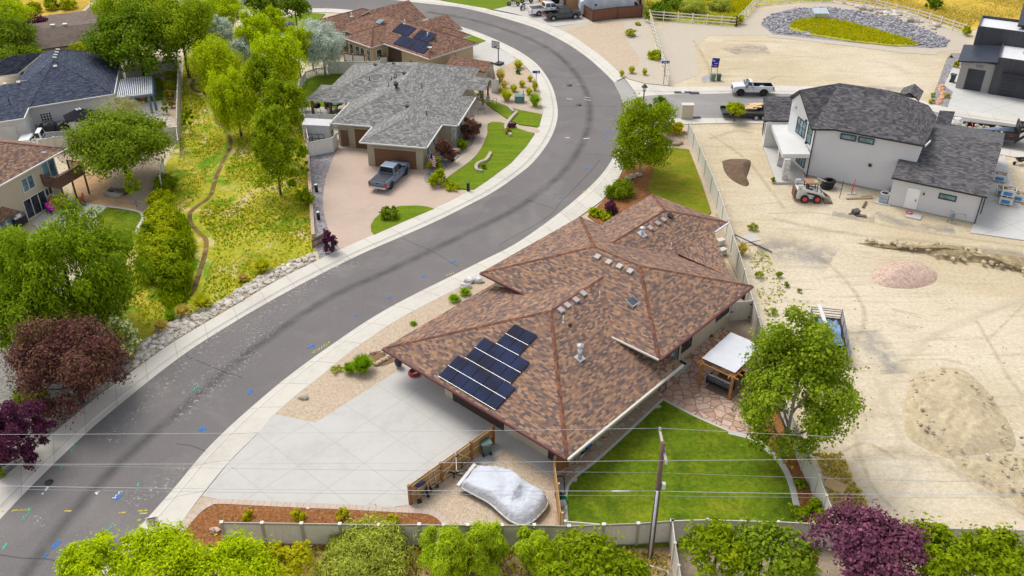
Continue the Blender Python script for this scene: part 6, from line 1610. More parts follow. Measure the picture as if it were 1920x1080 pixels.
for s in (-1,1):mb.tube([(s*.2,0,.1),(s*.22,.25,1.35)],.03,6)
for z in (.3,.6,.9,1.2):mb.tube([(-.2,.2*z - .02,z),(.2,.2*z - .02,z)],.02,6)
obj('frame',mb,M['galv'],WB2);mb=MB();mb.obox((0,.28,1.4),(.4,.14,.2));obj('red_grip',mb,plain('red_plastic',(.5,.04,.03)),WB2)
mb=MB()
for s in (-1,1):mb.lathe([(0,-.05),(.15,-.05),(.15,.05),(0,.05)],(s*.25,.05,.15),12,0,Matrix.Rotation(R(90),3,'Y'))
obj('wheel',mb,M['tyre'],WB2)
SHV=thing('shovel','yellow-handled shovel with dark blade leaning on the fence corner','shovel',(*g2(784,940),.09),R(30))
mb=MB();mb.tube([(0,-.2,.2),(.05,.2,1.5)],.025,6);obj('shaft',mb,plain('yellow_handle',(.55,.38,.06)),SHV)
mb=MB();mb.obox((0,-.24,.12),(.28,.06,.34),0,rx=-.3);obj('blade',mb,M['black'],SHV)
SLD=thing('sled','navy plastic sled propped on the cedar fence','sled',(*g2(792,938),.09),R(30));mb=MB();mb.ico((0,.1,1.25),(.4,.1,.22),2,.03,0,1,2);obj('shell',mb,plain('navy_plastic',(.02,.035,.12),.4),SLD)
q0=gp(1051,915)
FRM=thing('metal_frame','thin black rectangular metal frame lying on the pavers by the wood panel','frame',(*g2(1051,913),.12),R(0))
mb=MB()
for a,b in (((-.25,-.8),(.25,-.8)),((.25,-.8),(.25,.8)),((.25,.8),(-.25,.8)),((-.25,.8),(-.25,-.8))):mb.tube([(*a,.05),(*b,.05)],.03,6)
obj('bars',mb,M['black'],FRM);mb=MB();mb.box(-.22,.22,-.77,.77,.03,.04);obj('mesh',mb,M['pan'],FRM)
def bucket(px,label,mat,r=.2,h=.4,grp=None,name='bucket',cat='bucket'):
 T=thing(name,label,cat,(*g2(*px),.11));mb=MB();mb.lathe([(0,.02),(r*.82,.02),(r,h),(r*1.06,h),(r*.92,h - .02),(r*.78,.06),(0,.05)],(0,0,0),14);obj('body',mb,mat,T)
 hb=MB();hb.tube([(-r,0,h - .03),(-r*.7,.05,h+.12),(r*.7,.05,h+.12),(r,0,h - .03)],.01,5);obj('handle',hb,M['galv'],T);return T
bucket((1053,956),'white plastic bucket between wood panel and lawn',M['white'],.24,.5)
bucket((1047,936),'black tub beside the wood panel',M['black'],.25,.35)
HS=thing('garden_hose','coiled green garden hose beside the white bucket','hose',(*g2(1056,942),.12));mb=MB()
mb.tube([((.2+.002*k)*math.cos(k*.5),(.2+.002*k)*math.sin(k*.5),.02+.004*k) for k in range(50)],.03,5);obj('coil',mb,plain('green_hose',(.02,.25,.10),.4),HS)
BS=thing('paving_slab','small stack of tan slabs at the foot of the wood panel','slabs',(*g2(1052,965),.11));mb=MB();mb.obox((0,0,.06),(.4,.3,.1),.2);mb.obox((.02,.02,.16),(.38,.3,.08),.4);obj('slabs',mb,M['gravel_tan'],BS)
PP=thing('irrigation_pump','blue irrigation pump with white pipes at the near corner of the brown-roofed house','pump',(*g2(1098,848),.1),R(48))
mb=MB();mb.tube([(0,0,.3),(.5,0,.3)],.16,12);mb.obox((.25,0,.5),(.2,.16,.14));obj('motor',mb,plain('blue_pump',(.02,.08,.36),.4),PP)
mb=MB();mb.tube([(-.1,0,.3),(-.5,0,.3),(-.5,0,.75),(-1.1,0,.75),(-1.2,0,.0)],.035,6);mb.tube([(-.4,-.25,.3),(-.9,-.3,.3),(-1.0,-.3,0)],.035,6);obj('pipes',mb,M['white'],PP)
mb=MB();mb.lathe([(0,0),(.16,0),(.16,.28),(0,.3)],(-.25,0,.0),12);obj('filter',mb,M['black'],PP)
RL=thing('hose_reel','black coiled hose hanging on the cream side wall','hose',(*g2(1173,779),.0),R(48))
mb=MB()
for k in range(7):
 q=random.Random(k);mb.tube([(.34*math.cos(t_)*(1+q.uniform(-.15,.15)),-.12+q.uniform(-.05,.05),1.15+.45*math.sin(t_)) for t_ in [i*.42 for i in range(16)]],.045,5)
obj('coil',mb,M['black'],RL);mb=MB();mb.obox((0,.0,1.2),(.1,.2,.5));obj('bracket',mb,M['galv'],RL)
HP=thing('hanging_pot','dark blue pot hanging on a black chain at the left eave corner','pot',(*g2(748,690),.1));zz1=2.6
mb=MB();mb.tube([(0,0,1.0),(0,0,2.5)],.045,6);obj('chain',mb,M['black'],HP)
mb=MB();mb.lathe([(0,.12),(.26,.2),(.32,.55),(.22,.85),(.26,.95)],(0,0,0),14);obj('pot',mb,plain('navy_glaze',(.012,.025,.07),.25),HP)
RG=thing('hose_ring','coiled red hose lying on the concrete driveway','hose',(*g2(777,703),.11));mb=MB()
for k in range(4):mb.tube([((.42 - .05*(k % 2))*math.cos(i*.33),(.42 - .05*(k % 2))*math.sin(i*.33),.06+.055*k) for i in range(20)],.06,6,0,False)
obj('coil',mb,plain('red_hose',(.33,.03,.035),.5),RG)
# pergola and outdoor furniture
pc=[gp(1314.5,676,2.45),gp(1375.5,703.5,2.45),gp(1425,650,2.45),gp(1371.5,626,2.45)]
PO=pc[0];PGd=(pc[1]-pc[0]);rzp=math.atan2(PGd.y,PGd.x)
dd_=(pc[3]-pc[0]);n_p=Vector((-math.sin(rzp),math.cos(rzp),0));dp_=abs(dd_.dot(n_p));lw_=PGd.length
PG_=thing('pergola','cedar pergola with stretched white canopy over the flagstone patio','pergola',(PO.x,PO.y,0),rzp)
M['cedar_beam']=plain('cedar_beam',(.42,.185,.06),.65,var=.2)
mb=MB();nx_,ny_=10,10
for i in range(nx_):
 for j in range(ny_):
  P_=lambda a,b: (-.02+(lw_+.04)*a/nx_,.1+(dp_ - .2)*b/ny_,2.62 - .08*math.sin(math.pi*a/nx_)*math.sin(math.pi*b/ny_) - .03*math.sin(b*1.8))
  mb.face([P_(i,j),P_(i+1,j),P_(i+1,j+1),P_(i,j+1)],0,None,True)
obj('canopy',mb,plain('white_canopy',(.54,.55,.58),.7,var=.04),PG_)
for u in (.08,lw_ - .08):
 for v in (.1,dp_ - .1):
  pm=MB();pm.obox((u,v,1.2),(.17,.17,2.4));obj('post',pm,M['cedar_beam'],PG_)
mb=MB()
for u in (-.06,.2,lw_ - .2,lw_+.06):mb.obox((u,dp_/2,2.3),(.06,dp_+.8,.2))
obj('beam',mb,M['cedar_beam'],PG_)
for k in range(9):
 rm=MB();v=-.2+(dp_+.4)*k/8;rm.obox((lw_/2,v,2.40),(lw_+1.0,.05,.12));obj('rafter',rm,M['cedar_beam'],PG_)
RUG=thing('rug','brown outdoor rug under the pergola','rug',(PO.x,PO.y,.112),rzp);mb=MB();mb.box(.5,lw_+.1,.1,dp_ - .6,0,.012);obj('weave',mb,M['dkbrown'] if 0 else plain('rug_weave',(.16,.115,.085),.95,var=.2,scale=4),RUG)
M['cushion']=plain('cushion',(.62,.62,.64),.9,var=.06)
def sofa(loc,rz,w_,label,name='outdoor_sofa',seats=3):
 T=thing(name,label,'sofa' if seats>1 else 'chair',loc,rz)
 fm=MB()
 for x in (-w_/2,w_/2):
  fm.box(min(x,x-math.copysign(.07,x)),max(x,x-math.copysign(.07,x)),-.38,.38,0,.62)
 for z in (.32,.48,.64,.78):fm.box(-w_/2,w_/2,.33,.38,z - .03,z+.03)
 fm.box(-w_/2,w_/2,-.38,.38,.22,.28);obj('frame',fm,M['black'],T)
 for k in range(seats):
  c=-w_/2+w_*(k+.5)/seats;ww=w_/seats/2 - .03
  cm=MB();cm.box(c-ww,c+ww,-.36,.28,.281,.42);obj('seat_cushion',cm,M['cushion'],T)
  cm=MB();cm.obox((c,.25,.62),(ww*2,.14,.42),0,rx=-.15);obj('back_cushion',cm,M['cushion'],T)
 return T
p=gp(1350,724,.11);sofa((p.x,p.y,.125),rzp+R(180),2.0,'black-framed outdoor sofa with pale cushions under the pergola')
TBL=thing('coffee_table','low wooden coffee table with a potted plant under the pergola','table',(*g2(1366,706),.125),rzp)
mb=MB();mb.box(-.65,.65,-.38,.38,.38,.43);obj('tabletop',mb,M['cedar_rail'],TBL)
for x in (-.58,.58):
 for y in (-.32,.32):lm=MB();lm.box(x - .04,x+.04,y - .04,y+.04,0,.38);obj('leg',lm,M['black'],TBL)
p=gp(1395,700,.11);ch=sofa((p.x,p.y,.125),rzp+R(75),.8,'black-framed armchair with grey cushion at the far side of the coffee table','armchair',1)
PT=thing('adirondack_chair','dark grey plastic patio chair beside the cream wall','chair',(*g2(1239,729),.11),R(200))
mb=MB()
for x in (-.25,.25):
 for y in (-.25,.28):mb.obox((x,y,.22),(.07,.07,.44))
 mb.obox((x*1.15,0,.62),(.09,.62,.05));mb.obox((x*1.15,-.25,.52),(.06,.06,.2))
obj('frame',mb,plain('grey_plastic',(.10,.105,.115),.5),PT)
mb=MB();mb.obox((0,0,.43),(.52,.52,.05));mb.obox((0,.28,.75),(.52,.05,.62),0,rx=-.25);obj('seat',mb,plain('grey_plastic_seat',(.12,.125,.135),.5),PT)
DM=thing('door_mat','dark door mat on the step outside the sliding door','mat',(*g2(1271,688),.225),R(45));mb=MB();mb.box(-.6,.6,-.4,.4,0,.015);obj('mat',mb,M['black'],DM)
PTB=thing('barbecue','dark covered barbecue behind the cream side gate','barbecue',(*g2(1396,558),.1));mb=MB();mb.lathe([(.42,0),(.45,.7),(.4,1.0),(.0,1.15)],(0,0,0),8);obj('cover',mb,plain('bbq_cover',(.06,.065,.075),.7),PTB)
for k,(x,y,lb) in enumerate(((1350,452,'white plastic sheet box on the ground between eave and tall fence'),(1353,470,'pale green plastic panel leaning near the tall fence'))):
 T=thing('crate',lb,'crate',(*g2(x,y+8),.1),R(30));mb=MB();mb.box(-.35,.35,-.25,.25,0,.5);obj('box',mb,M['white'] if k==0 else plain('pale_green_plastic',(.4,.55,.5)),T);lm=MB();lm.box(-.38,.38,-.28,.28,.5,.55);obj('lid',lm,M['offwhite'],T)
# utility pole and wires
ub=gp(1218,1046);hp_=zat(1218,1046,830)
UP=thing('utility_pole','tall weathered wooden utility pole with crossarm at the near fence','utility pole',(ub.x,ub.y,0))
print('pole',hp_)
M['polewood']=plain('pole_wood',(.13,.085,.06),.9,var=.25,scale=3)
mb=MB();mb.tube([(0,0,-.2),(0,0,hp_)],.17,12,r1=.13);obj('pole',mb,M['polewood'],UP)
mb=MB();mb.tube([(-.05,-.19,0),(-.04,-.18,hp_*.62)],.07,8);obj('conduit',mb,plain('pale_conduit',(.55,.53,.60),.5),UP)
mb=MB();mb.tube([(.16,.0,0),(.14,.0,hp_*.7)],.03,6);obj('ground_wire',mb,M['black'],UP)
za=hp_ - .7;dA=2.35
mb=MB();mb.obox((.12,.45,za),(.12,2.7,.14));obj('crossarm',mb,plain('silvered_wood',(.42,.37,.34),.9,var=.15),UP)
for y,zz_ in ((-.85,za),(1.75,za),(.1,za)):
 im=MB();im.lathe([(.05,0),(.09,.05),(.06,.1),(.09,.16),(.03,.22)],(.12,y,zz_+.07),10);obj('insulator',im,plain('insulator_glaze',(.45,.47,.5),.2),UP)
tm=MB();tm.obox((.28,-.1,hp_*.66),(.2,.25,.35));obj('junction_box',tm,M['galv'],UP)
def solve_h(px,py):
 """height at which the pole axis shows at row py"""
 return zat(1218,1046,py)
M['wire_l']=plain('bright_cable',(.5,.5,.53),.4)
M['wire_d']=plain('grey_cable',(.33,.33,.35),.5)
def wire(label,off,z,yL,yR,r,mat,sag=.25,splice=False):
 T=thing('power_line',label,'cable',(ub.x,ub.y,z))
 base=Vector((ub.x+off[0],ub.y+off[1],z));mb=MB()
 for (x,y) in ((-160,yL),(2080,yR)):
  e=gp(x,y,z)
  pts=[]
  for i in range(25):
   t=i/24;p=base.lerp(e,t);p.z-=sag*4*t*(1-t);pts.append(p-Vector((ub.x,ub.y,z)))
  mb.tube(pts,r,5)
 if splice: mb.tube([(-2.6,off[1],-.03),(-1.6,off[1],-.02)],.05,6)
 obj('strand',mb,mat,T)
wire('topmost overhead cable from the far end of the crossarm',(.12,1.75),za+.2,815,838,.009,M['wire_l'],.1)
wire('second overhead cable from the near end of the crossarm',(.12,-.85),za+.2,870,850,.010,M['wire_l'],.1)
wire('third overhead cable, thin grey, attached at the pole shoulder',(-.2,0),solve_h(0,886),868,908,.008,M['wire_d'],.1)
wire('fourth overhead cable, thick and bright with a splice left of the pole',(-.2,-.15),solve_h(0,917),908,926,.013,M['wire_l'],.15,True)
wire('lowest overhead cable, a telephone line below the bright one',(.2,-.15),solve_h(0,926),914,932,.009,M['wire_d'],.1)
# street furniture
def lamp_post(px,ytop,label):
 b=gp(*px);h=zat(px[0],px[1],ytop)
 T=thing('street_lamp',label,'street lamp',(b.x,b.y,.05));print('lamp',h)
 mb=MB();mb.tube([(0,0,0),(0,0,h - .9)],.075,10);mb.lathe([(.2,0),(.2,.25),(.1,.5)],(0,0,0),10);mb.lathe([(.08,h-1.0),(.16,h - .92),(.2,h - .8)],(0,0,0),10);obj('post',mb,M['dkbrown'],T)
 mb=MB();mb.lathe([(.17,h - .82),(.27,h - .38)],(0,0,0),8);obj('lantern',mb,M['headlamp'],T)
 mb=MB();mb.lathe([(.42,h - .4),(.33,h - .3),(.12,h - .08),(.04,h)],(0,0,0),10);obj('lamp_cap',mb,M['dkbrown'],T)
lamp_post((1205,207),158,'dark brown lantern street lamp at the corner of the side street')
M['signblue']=plain('sign_blue',(.012,.045,.33),.4)
M['signwhite']=plain('sign_white',(.78,.78,.78),.5)
def street_sign(px,ytop,wpx,label,rz=0.0):
 b=gp(*px);h=zat(px[0],px[1],ytop);T=thing('street_sign',label,'street sign',(b.x,b.y,.08),rz)
 mb=MB();mb.tube([(0,0,0),(0,0,h - .05)],.04,8);obj('post',mb,M['black'],T)
 w_=wpx/ppm((b.x,b.y,h));mb=MB();mb.obox((0,-.05,h - .1),(w_,.03,.34));bl=obj('blade',mb,M['signblue'],T)
 lm=MB();q=random.Random(int(px[0]));x=-w_*.38
 while x<w_*.36:
  lw__=q.uniform(.07,.13)
  if q.random()<.82: lm.box(x,x+lw__,-.071,-.068,h - .17,h - .05)
  x+=lw__+.05
 obj('lettering',lm,M['signwhite'],bl)
street_sign((1005,170),134.5,14,'blue street-name sign on a thin pole in the ornamental grass bed')
street_sign((1244,159),116,15,'blue street-name sign on a thin pole at the end of the ranch fence')
TS=thing('street_sign','pole with two small blue plates just behind the corner tree','street sign',(*g2(1196,258),.05));h_=zat(1196,258,206)
mb=MB();mb.tube([(0,0,0),(0,0,h_ - .1)],.04,8);obj('post',mb,M['galv'],TS)
for x in (-.45,.45):mb=MB();mb.obox((x,0,h_ - .15),(.36,.04,.34));obj('blade',mb,plain('teal_blue_plate',(.01,.12,.33),.4),TS)
mb=MB();mb.obox((0,.02,h_ - .15),(1.0,.04,.05));obj('bracket',mb,M['galv'],TS)
b=gp(1339,138);EB=thing('estate_board','blue land-sale board with white edge on two wooden legs in the sand lot','sign',(b.x,b.y,0));h_=zat(1339,138,108)
print('board',h_)
w_=15.0/ppm((b.x,b.y,h_))
mb=MB();mb.obox((0,0,h_ - .75),(w_,.05,1.5),0,ry=.06);bd=obj('board',mb,M['signwhite'],EB)
mb=MB();mb.obox((0,-.035,h_ - .72),(w_*.92,.012,1.3),0,ry=.06);fc=obj('face',mb,plain('board_blue',(.01,.02,.26),.4),bd)
mb=MB()
for x,z,sx_,sz_ in ((-.35,h_ - .35,.5,.06),(-.2,h_ - .5,.35,.05),(.1,h_ - .8,.5,.05),(-.45,h_-1.05,.16,.16),(.05,h_-1.15,.4,.05)):mb.obox((x,-.046,z),(sx_,.01,sz_))
obj('lettering',mb,M['signwhite'],fc)
mb=MB()
for x,z in ((.35,h_ - .6),(.2,h_ - .95),(.45,h_-1.0)):mb.obox((x,-.047,z),(.13,.01,.13),0,ry=.6)
obj('red_emblem',mb,M['redlamp'],fc)
for x in (-w_*.38,w_*.38):pm=MB();pm.obox((x,.05,(h_ - .2)/2),(.12,.1,h_ - .2));obj('leg',pm,M['cedar_rail'],EB)
def ubox(px,s,label,col,rz=0):
 T=thing('utility_box',label,'utility box',(*g2(*px),.03),rz);mb=MB();mb.box(-s[0]/2,s[0]/2,-s[1]/2,s[1]/2,0,s[2]);mb.box(-s[0]/2 - .04,s[0]/2+.04,-s[1]/2 - .04,s[1]/2+.04,s[2],s[2]+.07);obj('cabinet',mb,col,T)
 dm=MB();dm.box(-s[0]*.4,s[0]*.4,-s[1]/2 - .015,-s[1]/2,.12,s[2] - .1);obj('door',dm,col,T)
 hm=MB();hm.box(s[0]*.3,s[0]*.36,-s[1]/2 - .04,-s[1]/2 - .015,s[2]*.5,s[2]*.7);obj('handle',hm,M['black'],T)
UG=plain('utility_green',(.15,.22,.17),.6);UT=plain('teal_green',(.12,.21,.20),.6)
ubox((974,192),(1.25,.9,.85),'big teal-green utility box in the ornamental grass bed',UT)
ubox((1336,151),(.6,.5,.85),'pale green utility box below the blue land-sale board',UG,R(10))
ubox((1347,151),(.5,.45,.8),'dark green box with a grey face beside the pale green one',plain('dark_green',(.06,.1,.08),.6))
ubox((981,191),(.12,.12,1.45),'slim green marker post beside the teal utility box',plain('marker_green',(.25,.42,.30)))
T=thing('concrete_ramp','white broken concrete wedge next to the utility boxes','rubble',(*g2(1325,152),0),R(-30));mb=MB();mb.add([(-.7,-.3,0),(.6,-.3,0),(.6,.4,0),(-.7,.4,0),(-.6,-.1,.5),(.1,.1,.9)],[(0,1,5,4),(1,2,5),(2,3,4,5),(3,0,4)]);obj('block',mb,M['membrane'],T)
T=thing('pillar','cream stucco pillar at the street end of the long vinyl fence','pillar',(*g2(1287,222),.05));mb=MB();mb.box(-.7,.7,-.35,.35,0,1.7);obj('shaft',mb,M['cream'],T);mb=MB();mb.box(-.75,.75,-.4,.4,1.7,1.82);obj('cap',mb,M['offwhite'],T)
T=thing('kerb_inlet','dark tar paper strip on the kerb beside the cream pillar','strip',(*g2(1301,222),.1));mb=MB();mb.obox((0,0,.06),(1.6,.25,.1));mb.obox((-.6,.3,.05),(.3,.4,.08));obj('strip',mb,M['black'],T)
for x,y,w__,lb in ((1280,174,2.2,'dark storm drain inlet in the far kerb of the side street'),(1302,175,1.2,'short dark kerb mat right of the storm drain')):
 T=thing('storm_drain',lb,'drain',(*g2(x,y),.06));mb=MB();mb.box(-w__/2,w__/2,-.3,.3,0,.05);obj('grate',mb,M['black'],T)
 if w__>2: mb=MB();mb.box(-.2,.2,-.31,.31,.02,.08);obj('lid',mb,M['galv'],T)
b=gp(934.5,123);h_=zat(934.5,123,76.5);print('hoop',h_)
BH=thing('basketball_hoop','basketball hoop with clear backboard on a black pole by the white driveway','basketball hoop',(b.x,b.y,.1),R(-35))
mb=MB();mb.tube([(0,0,0),(0,0,h_-1.2)],.07,8);mb.tube([(0,0,h_-1.2),(0,-.6,h_ - .7)],.05,8);mb.obox((0,.2,.15),(.9,1.1,.3));obj('pole',mb,M['black'],BH)
mb=MB()
for x0,x1,z0,z1 in ((-.65,.65,h_ - .08,h_),(-.65,.65,h_-1.0,h_ - .92),(-.65,-.57,h_ - .92,h_ - .08),(.57,.65,h_ - .92,h_ - .08),(-.25,.25,h_ - .35,h_ - .3),(-.25,.25,h_ - .75,h_ - .7),(-.25,-.2,h_ - .7,h_ - .35),(.2,.25,h_ - .7,h_ - .35)):mb.box(x0,x1,-.66,-.6,z0,z1)
obj('backboard_frame',mb,M['black'],BH)
mb=MB();mb.box(-.57,.57,-.64,-.62,h_ - .92,h_ - .08);obj('backboard',mb,plain('clear_board',(.6,.6,.62),.2),BH)
mb=MB();mb.tube([(.23*math.cos(k*.5),-.9+.23*math.sin(k*.5),h_ - .78) for k in range(14)],.025,5);obj('rim',mb,M['dkred'],BH)
for i,(x,y,lb) in enumerate(((594,361,'black bollard light on the grey gravel, upper of the two beside the low wall'),(598,413,'black bollard light on the grey gravel, lower of the two beside the low wall'),
        (625,468,'black bollard light beside the plum bush at the pavement'),(878,359,'black bollard light at the tip of the front lawn'))):
 T=thing('bollard_light',lb,'bollard light',(*g2(x,y),.09),0,'black bollard lights along the stamped driveway');mb=MB();mb.tube([(0,0,0),(0,0,.8)],.17,10);obj('column',mb,M['black'],T);mb=MB();mb.lathe([(.2,.8),(.2,.86),(.1,.9),(0,.9)],(0,0,0),10);obj('cap',mb,M['galv'] if i in (0,1,2) else M['black'],T)
def flag(px,z,rz,label,s=1.0):
 p=gp(*px,z);T=thing('flag',label,'flag',(p.x,p.y,p.z),rz)
 mb=MB();mb.tube([(0,0,-.8*s),(.35*s,0,.35*s)],.025,6);obj('staff',mb,M['white'],T)
 fm=MB();fr_=[M['signwhite'],plain('flag_red',(.45,.02,.04)),plain('flag_blue',(.02,.03,.16))]
 n=13
 for k in range(n):
  z0,z1=.3*s-1.2*s*(k+1)/n,.3*s-1.2*s*k/n
  segs=5
  for j in range(segs):
   x0,x1=.33*s - .12*s+.11*s*j,.33*s - .12*s+.11*s*(j+1)
   w0,w1=.05*math.sin(j*1.6),.05*math.sin((j+1)*1.6)
   m_=2 if (k<6 and j<3) else (1 if k % 2==0 else 0)
   fm.face([(x0,w0,z0-j*.06),(x1,w1,z0-(j+1)*.06),(x1,w1,z1-(j+1)*.06),(x0,w0,z1-j*.06)],m_)
 obj('cloth',fm,fr_,T)
flag((858,64),1.9,R(-20),'striped flag on an angled staff at the corner of the russet-roofed house',1.3)
flag((802,290),1.9,R(-30),'striped flag hanging beside the brown garage door',1.2)
b=gp(291,990);h_=2.4
for zt in np.arange(1.5,4.5,.02):
 if abs(zat(291,1012,965)-zt)<.03: h_=zt
h_=2.6;bp=gp(286,979,2.2)
SS=thing('speed_sign','white speed limit 20 sign standing above the yellow-green tree at the kerb','speed limit sign',(bp.x,bp.y,0),R(16))
mb=MB();mb.tube([(0,.04,0),(0,.04,2.6)],.03,6);obj('post',mb,M['galv'],SS)
mb=MB();mb.obox((0,0,2.2),(.68,.02,.84));pl_=obj('plate',mb,M['signwhite'],SS)
def text(body,size,loc,par,mat,name='lettering',rot=(R(90),0,0)):
 cu=bpy.data.curves.new(name,'FONT');cu.body=body;cu.size=size;cu.align_x = 'CENTER';cu.extrude=.003;cu.offset=size*.02
 t=bpy.data.objects.new('tmp',cu);me=bpy.data.meshes.new_from_object(t);bpy.data.objects.remove(t);me.materials.clear();me.materials.append(mat)
 o=bpy.data.objects.new(name,me);COL.objects.link(o);o.location=loc;o.rotation_euler=rot;o.parent=par;return o
text('SPEED',.17,(0,-.014,2.45),pl_,M['black']);text('LIMIT',.17,(0,-.014,2.28),pl_,M['black']);text('20',.5,(0,-.014,1.88),pl_,M['black'],'numerals')
# by the grey-roofed house
SHD=thing('shed','small white-roofed plastic shed inside the vinyl fence corner','shed',(*g2(598,265),.1),R(-8))
mb=MB();mb.box(-1.5,1.5,-.2,1.3,0,2.0);obj('wall',mb,M['white'],SHD)
mb=MB();mb.slab([(-1.65,-.4,2.05),(1.65,-.4,2.05),(1.65,.6,2.45),(-1.65,.6,2.45)],.1);mb.slab([(-1.65,.6,2.45),(1.65,.6,2.45),(1.65,1.5,2.05),(-1.65,1.5,2.05)],.1);obj('roof',mb,M['membrane'],SHD)
RK=thing('storage_rack','dark wire rack with blue tub in front of the white shed','rack',(*g2(592,276),.1),R(-8))
mb=MB()
for x in (-1.1,-.3,.5,1.1):mb.tube([(x,0,0),(x,0,1.5)],.04,5)
for z in (.5,1.0,1.5):mb.tube([(-1.1,0,z),(1.1,0,z)],.04,5)
obj('wire',mb,M['black'],RK)
TB=thing('tub','bright blue plastic tub beside the wire rack','tub',(*g2(591,280),.1));mb=MB();mb.lathe([(0,.05),(.6,.05),(.8,.55),(.74,.55),(.56,.12),(0,.1)],(0,0,0),14);obj('shell',mb,plain('bright_blue',(.02,.22,.55),.4),TB)
for i,(x,y,lb) in enumerate(((575,209,'black kettle barbecue farthest left on the covered patio'),(596,212,'black smoker between the two patio posts'),(618,211,'black round barbecue right of the patio posts'))):
 T=thing('barbecue',lb,'barbecue',(*g2(x,y),.12));mb=MB();mb.lathe([(0,.55),(.35,.6),(.48,.85),(.42,1.1),(.15,1.25),(0,1.27)],(0,0,0),14);obj('bowl',mb,M['black'],T)
 for k in range(3):lm=MB();a=k*2.09;lm.tube([(.3*math.cos(a),.3*math.sin(a),.6),(.42*math.cos(a),.42*math.sin(a),0)],.03,5);obj('leg',lm,M['galv'],T)
 lid=MB();lid.obox((0,0,1.3),(.2,.05,.05));obj('handle',lid,M['galv'],T)
T=thing('patio_table','green round patio table near the brown screen wall','table',(*g2(633,206),.12));mb=MB();mb.lathe([(0,.72),(.8,.72),(.8,.68),(0,.68)],(0,0,0),16);obj('tabletop',mb,plain('patio_green',(.03,.15,.12),.5),T);mb=MB();mb.tube([(0,0,0),(0,0,.7)],.05,6);obj('leg',mb,M['black'],T)
for px,lb in (([(955,205),(962,212),(968,214),(958,225),(948,240),(952,250),(958,257)],'curved pale block edging with flowers at the upper front lawn'),([(920,290),(912,303),(899,309),(893,315),(895,322),(904,324)],'curved pale block edging on the big striped front lawn')):
 P=[gp(x,y) for x,y in px];T=thing('stone_edging',lb,'edging',(P[0].x,P[0].y,.1));mb=MB()
 PS=spline(P,4)
 for a,b in zip(PS,PS[1:]):d=b-a;c=(a+b)/2-P[0];mb.obox((c.x,c.y,.14),(d.length+.03,.35,.28),math.atan2(d.y,d.x))
 obj('blocks',mb,M['gravel_pale'],T)
T=thing('firepit_bowl','orange-brown terracotta bowl in the shrub bed by the walkway','bowl',(*g2(854,287),.1));mb=MB();mb.lathe([(.2,0),(.55,.2),(.6,.4),(.5,.4),(.2,.25),(0,.22)],(0,0,0),14);obj('rim',mb,plain('terracotta',(.42,.17,.09)),T);mb=MB();mb.ico((0,0,.36),(.42,.42,.16),3,.2);obj('stones',mb,M['gravel_tan'],T)
AC=thing('air_conditioner','grey round-top air conditioner on a concrete pad at the wall corner','air conditioner',(*g2(1656,379),.0),R(-28))
mb=MB();mb.box(-.75,.75,-.7,.75,0,.1);obj('pad',mb,M['concrete'],AC)
mb=MB();mb.box(-.42,.42,-.42,.42,.1,1.0);obj('casing',mb,boards('louvres',(.36,.40,.46),.12,.5,1,.55,.15),AC);mb=MB();mb.lathe([(0,1.03),(.36,1.03),(.36,1.0)],(0,0,0),18);obj('fan_grille',mb,M['black'],AC);mb=MB();mb.lathe([(.37,1.0),(.45,1.0),(.45,1.05),(.37,1.05),(.37,1.0)],(0,0,0),18);obj('rim',mb,M['white'],AC)
GM=thing('gas_meter','grey gas meter with bent pipe on the garage-wing wall','gas meter',(*g2(1783,418),0),R(-29));mb=MB();mb.obox((0,0,.7),(.4,.3,.45));mb.ico((0,0,.35),(.2,.2,.2),1,.05);obj('meter',mb,plain('meter_grey',(.2,.23,.24),.5),GM);mb=MB();mb.tube([(-.3,0,0),(-.3,0,1.3),(0,0,1.2),(0,0,.9)],.04,6);mb.tube([(.1,0,.9),(.4,0,1.15),(1.1,0,1.15),(1.15,.1,.8)],.04,6);obj('pipe',mb,plain('pipe_grey',(.25,.28,.29)),GM)
PD=thing('doorstep','small concrete step with a red ring at the side door of the new house','step',(*g2(1713,406),.0),R(-29));mb=MB();mb.box(-.7,.7,-.6,.5,0,.14);obj('slab',mb,M['concrete'],PD);mb=MB();mb.tube([(.3*math.cos(k*.5) - .5,.3*math.sin(k*.5)+.3,.2) for k in range(14)],.06,5);obj('red_coil',mb,plain('red_tape',(.6,.05,.08)),PD)
LV=thing('level_staff','red and white levelling tool standing near the pale wall','tool',(*g2(1596,364),0));mb=MB();mb.tube([(0,0,.05),(.12,0,1.7)],.05,6);obj('staff',mb,plain('red_tool',(.6,.04,.05)),LV);mb=MB();mb.obox((0,0,.06),(1.0,.25,.1),.1);obj('base',mb,M['white'],LV)
SHV2=thing('stake','dark thin stake upright in the sand by the pale wall','stake',(*g2(1574,371),0));mb=MB();mb.tube([(0,0,0),(.05,0,1.9)],.035,6);obj('rod',mb,M['black'],SHV2)
TK=thing('tank_tyre','black rubber tyre pile with sheeting behind the loader','tyre',(*g2(1549,352),0));mb=MB()
for k in range(3):mb.lathe([(.35,.05+k*.3),(.6,.02+k*.3),(.7,.17+k*.3),(.6,.32+k*.3),(.35,.3+k*.3)],(.1*k,0,0),16)
obj('tyres',mb,M['tyre'],TK);mb=MB();mb.tube([(-1.2,-.3,1.3),(1.4,-.5,.1)],.04,6);obj('pole',mb,M['white'],TK)
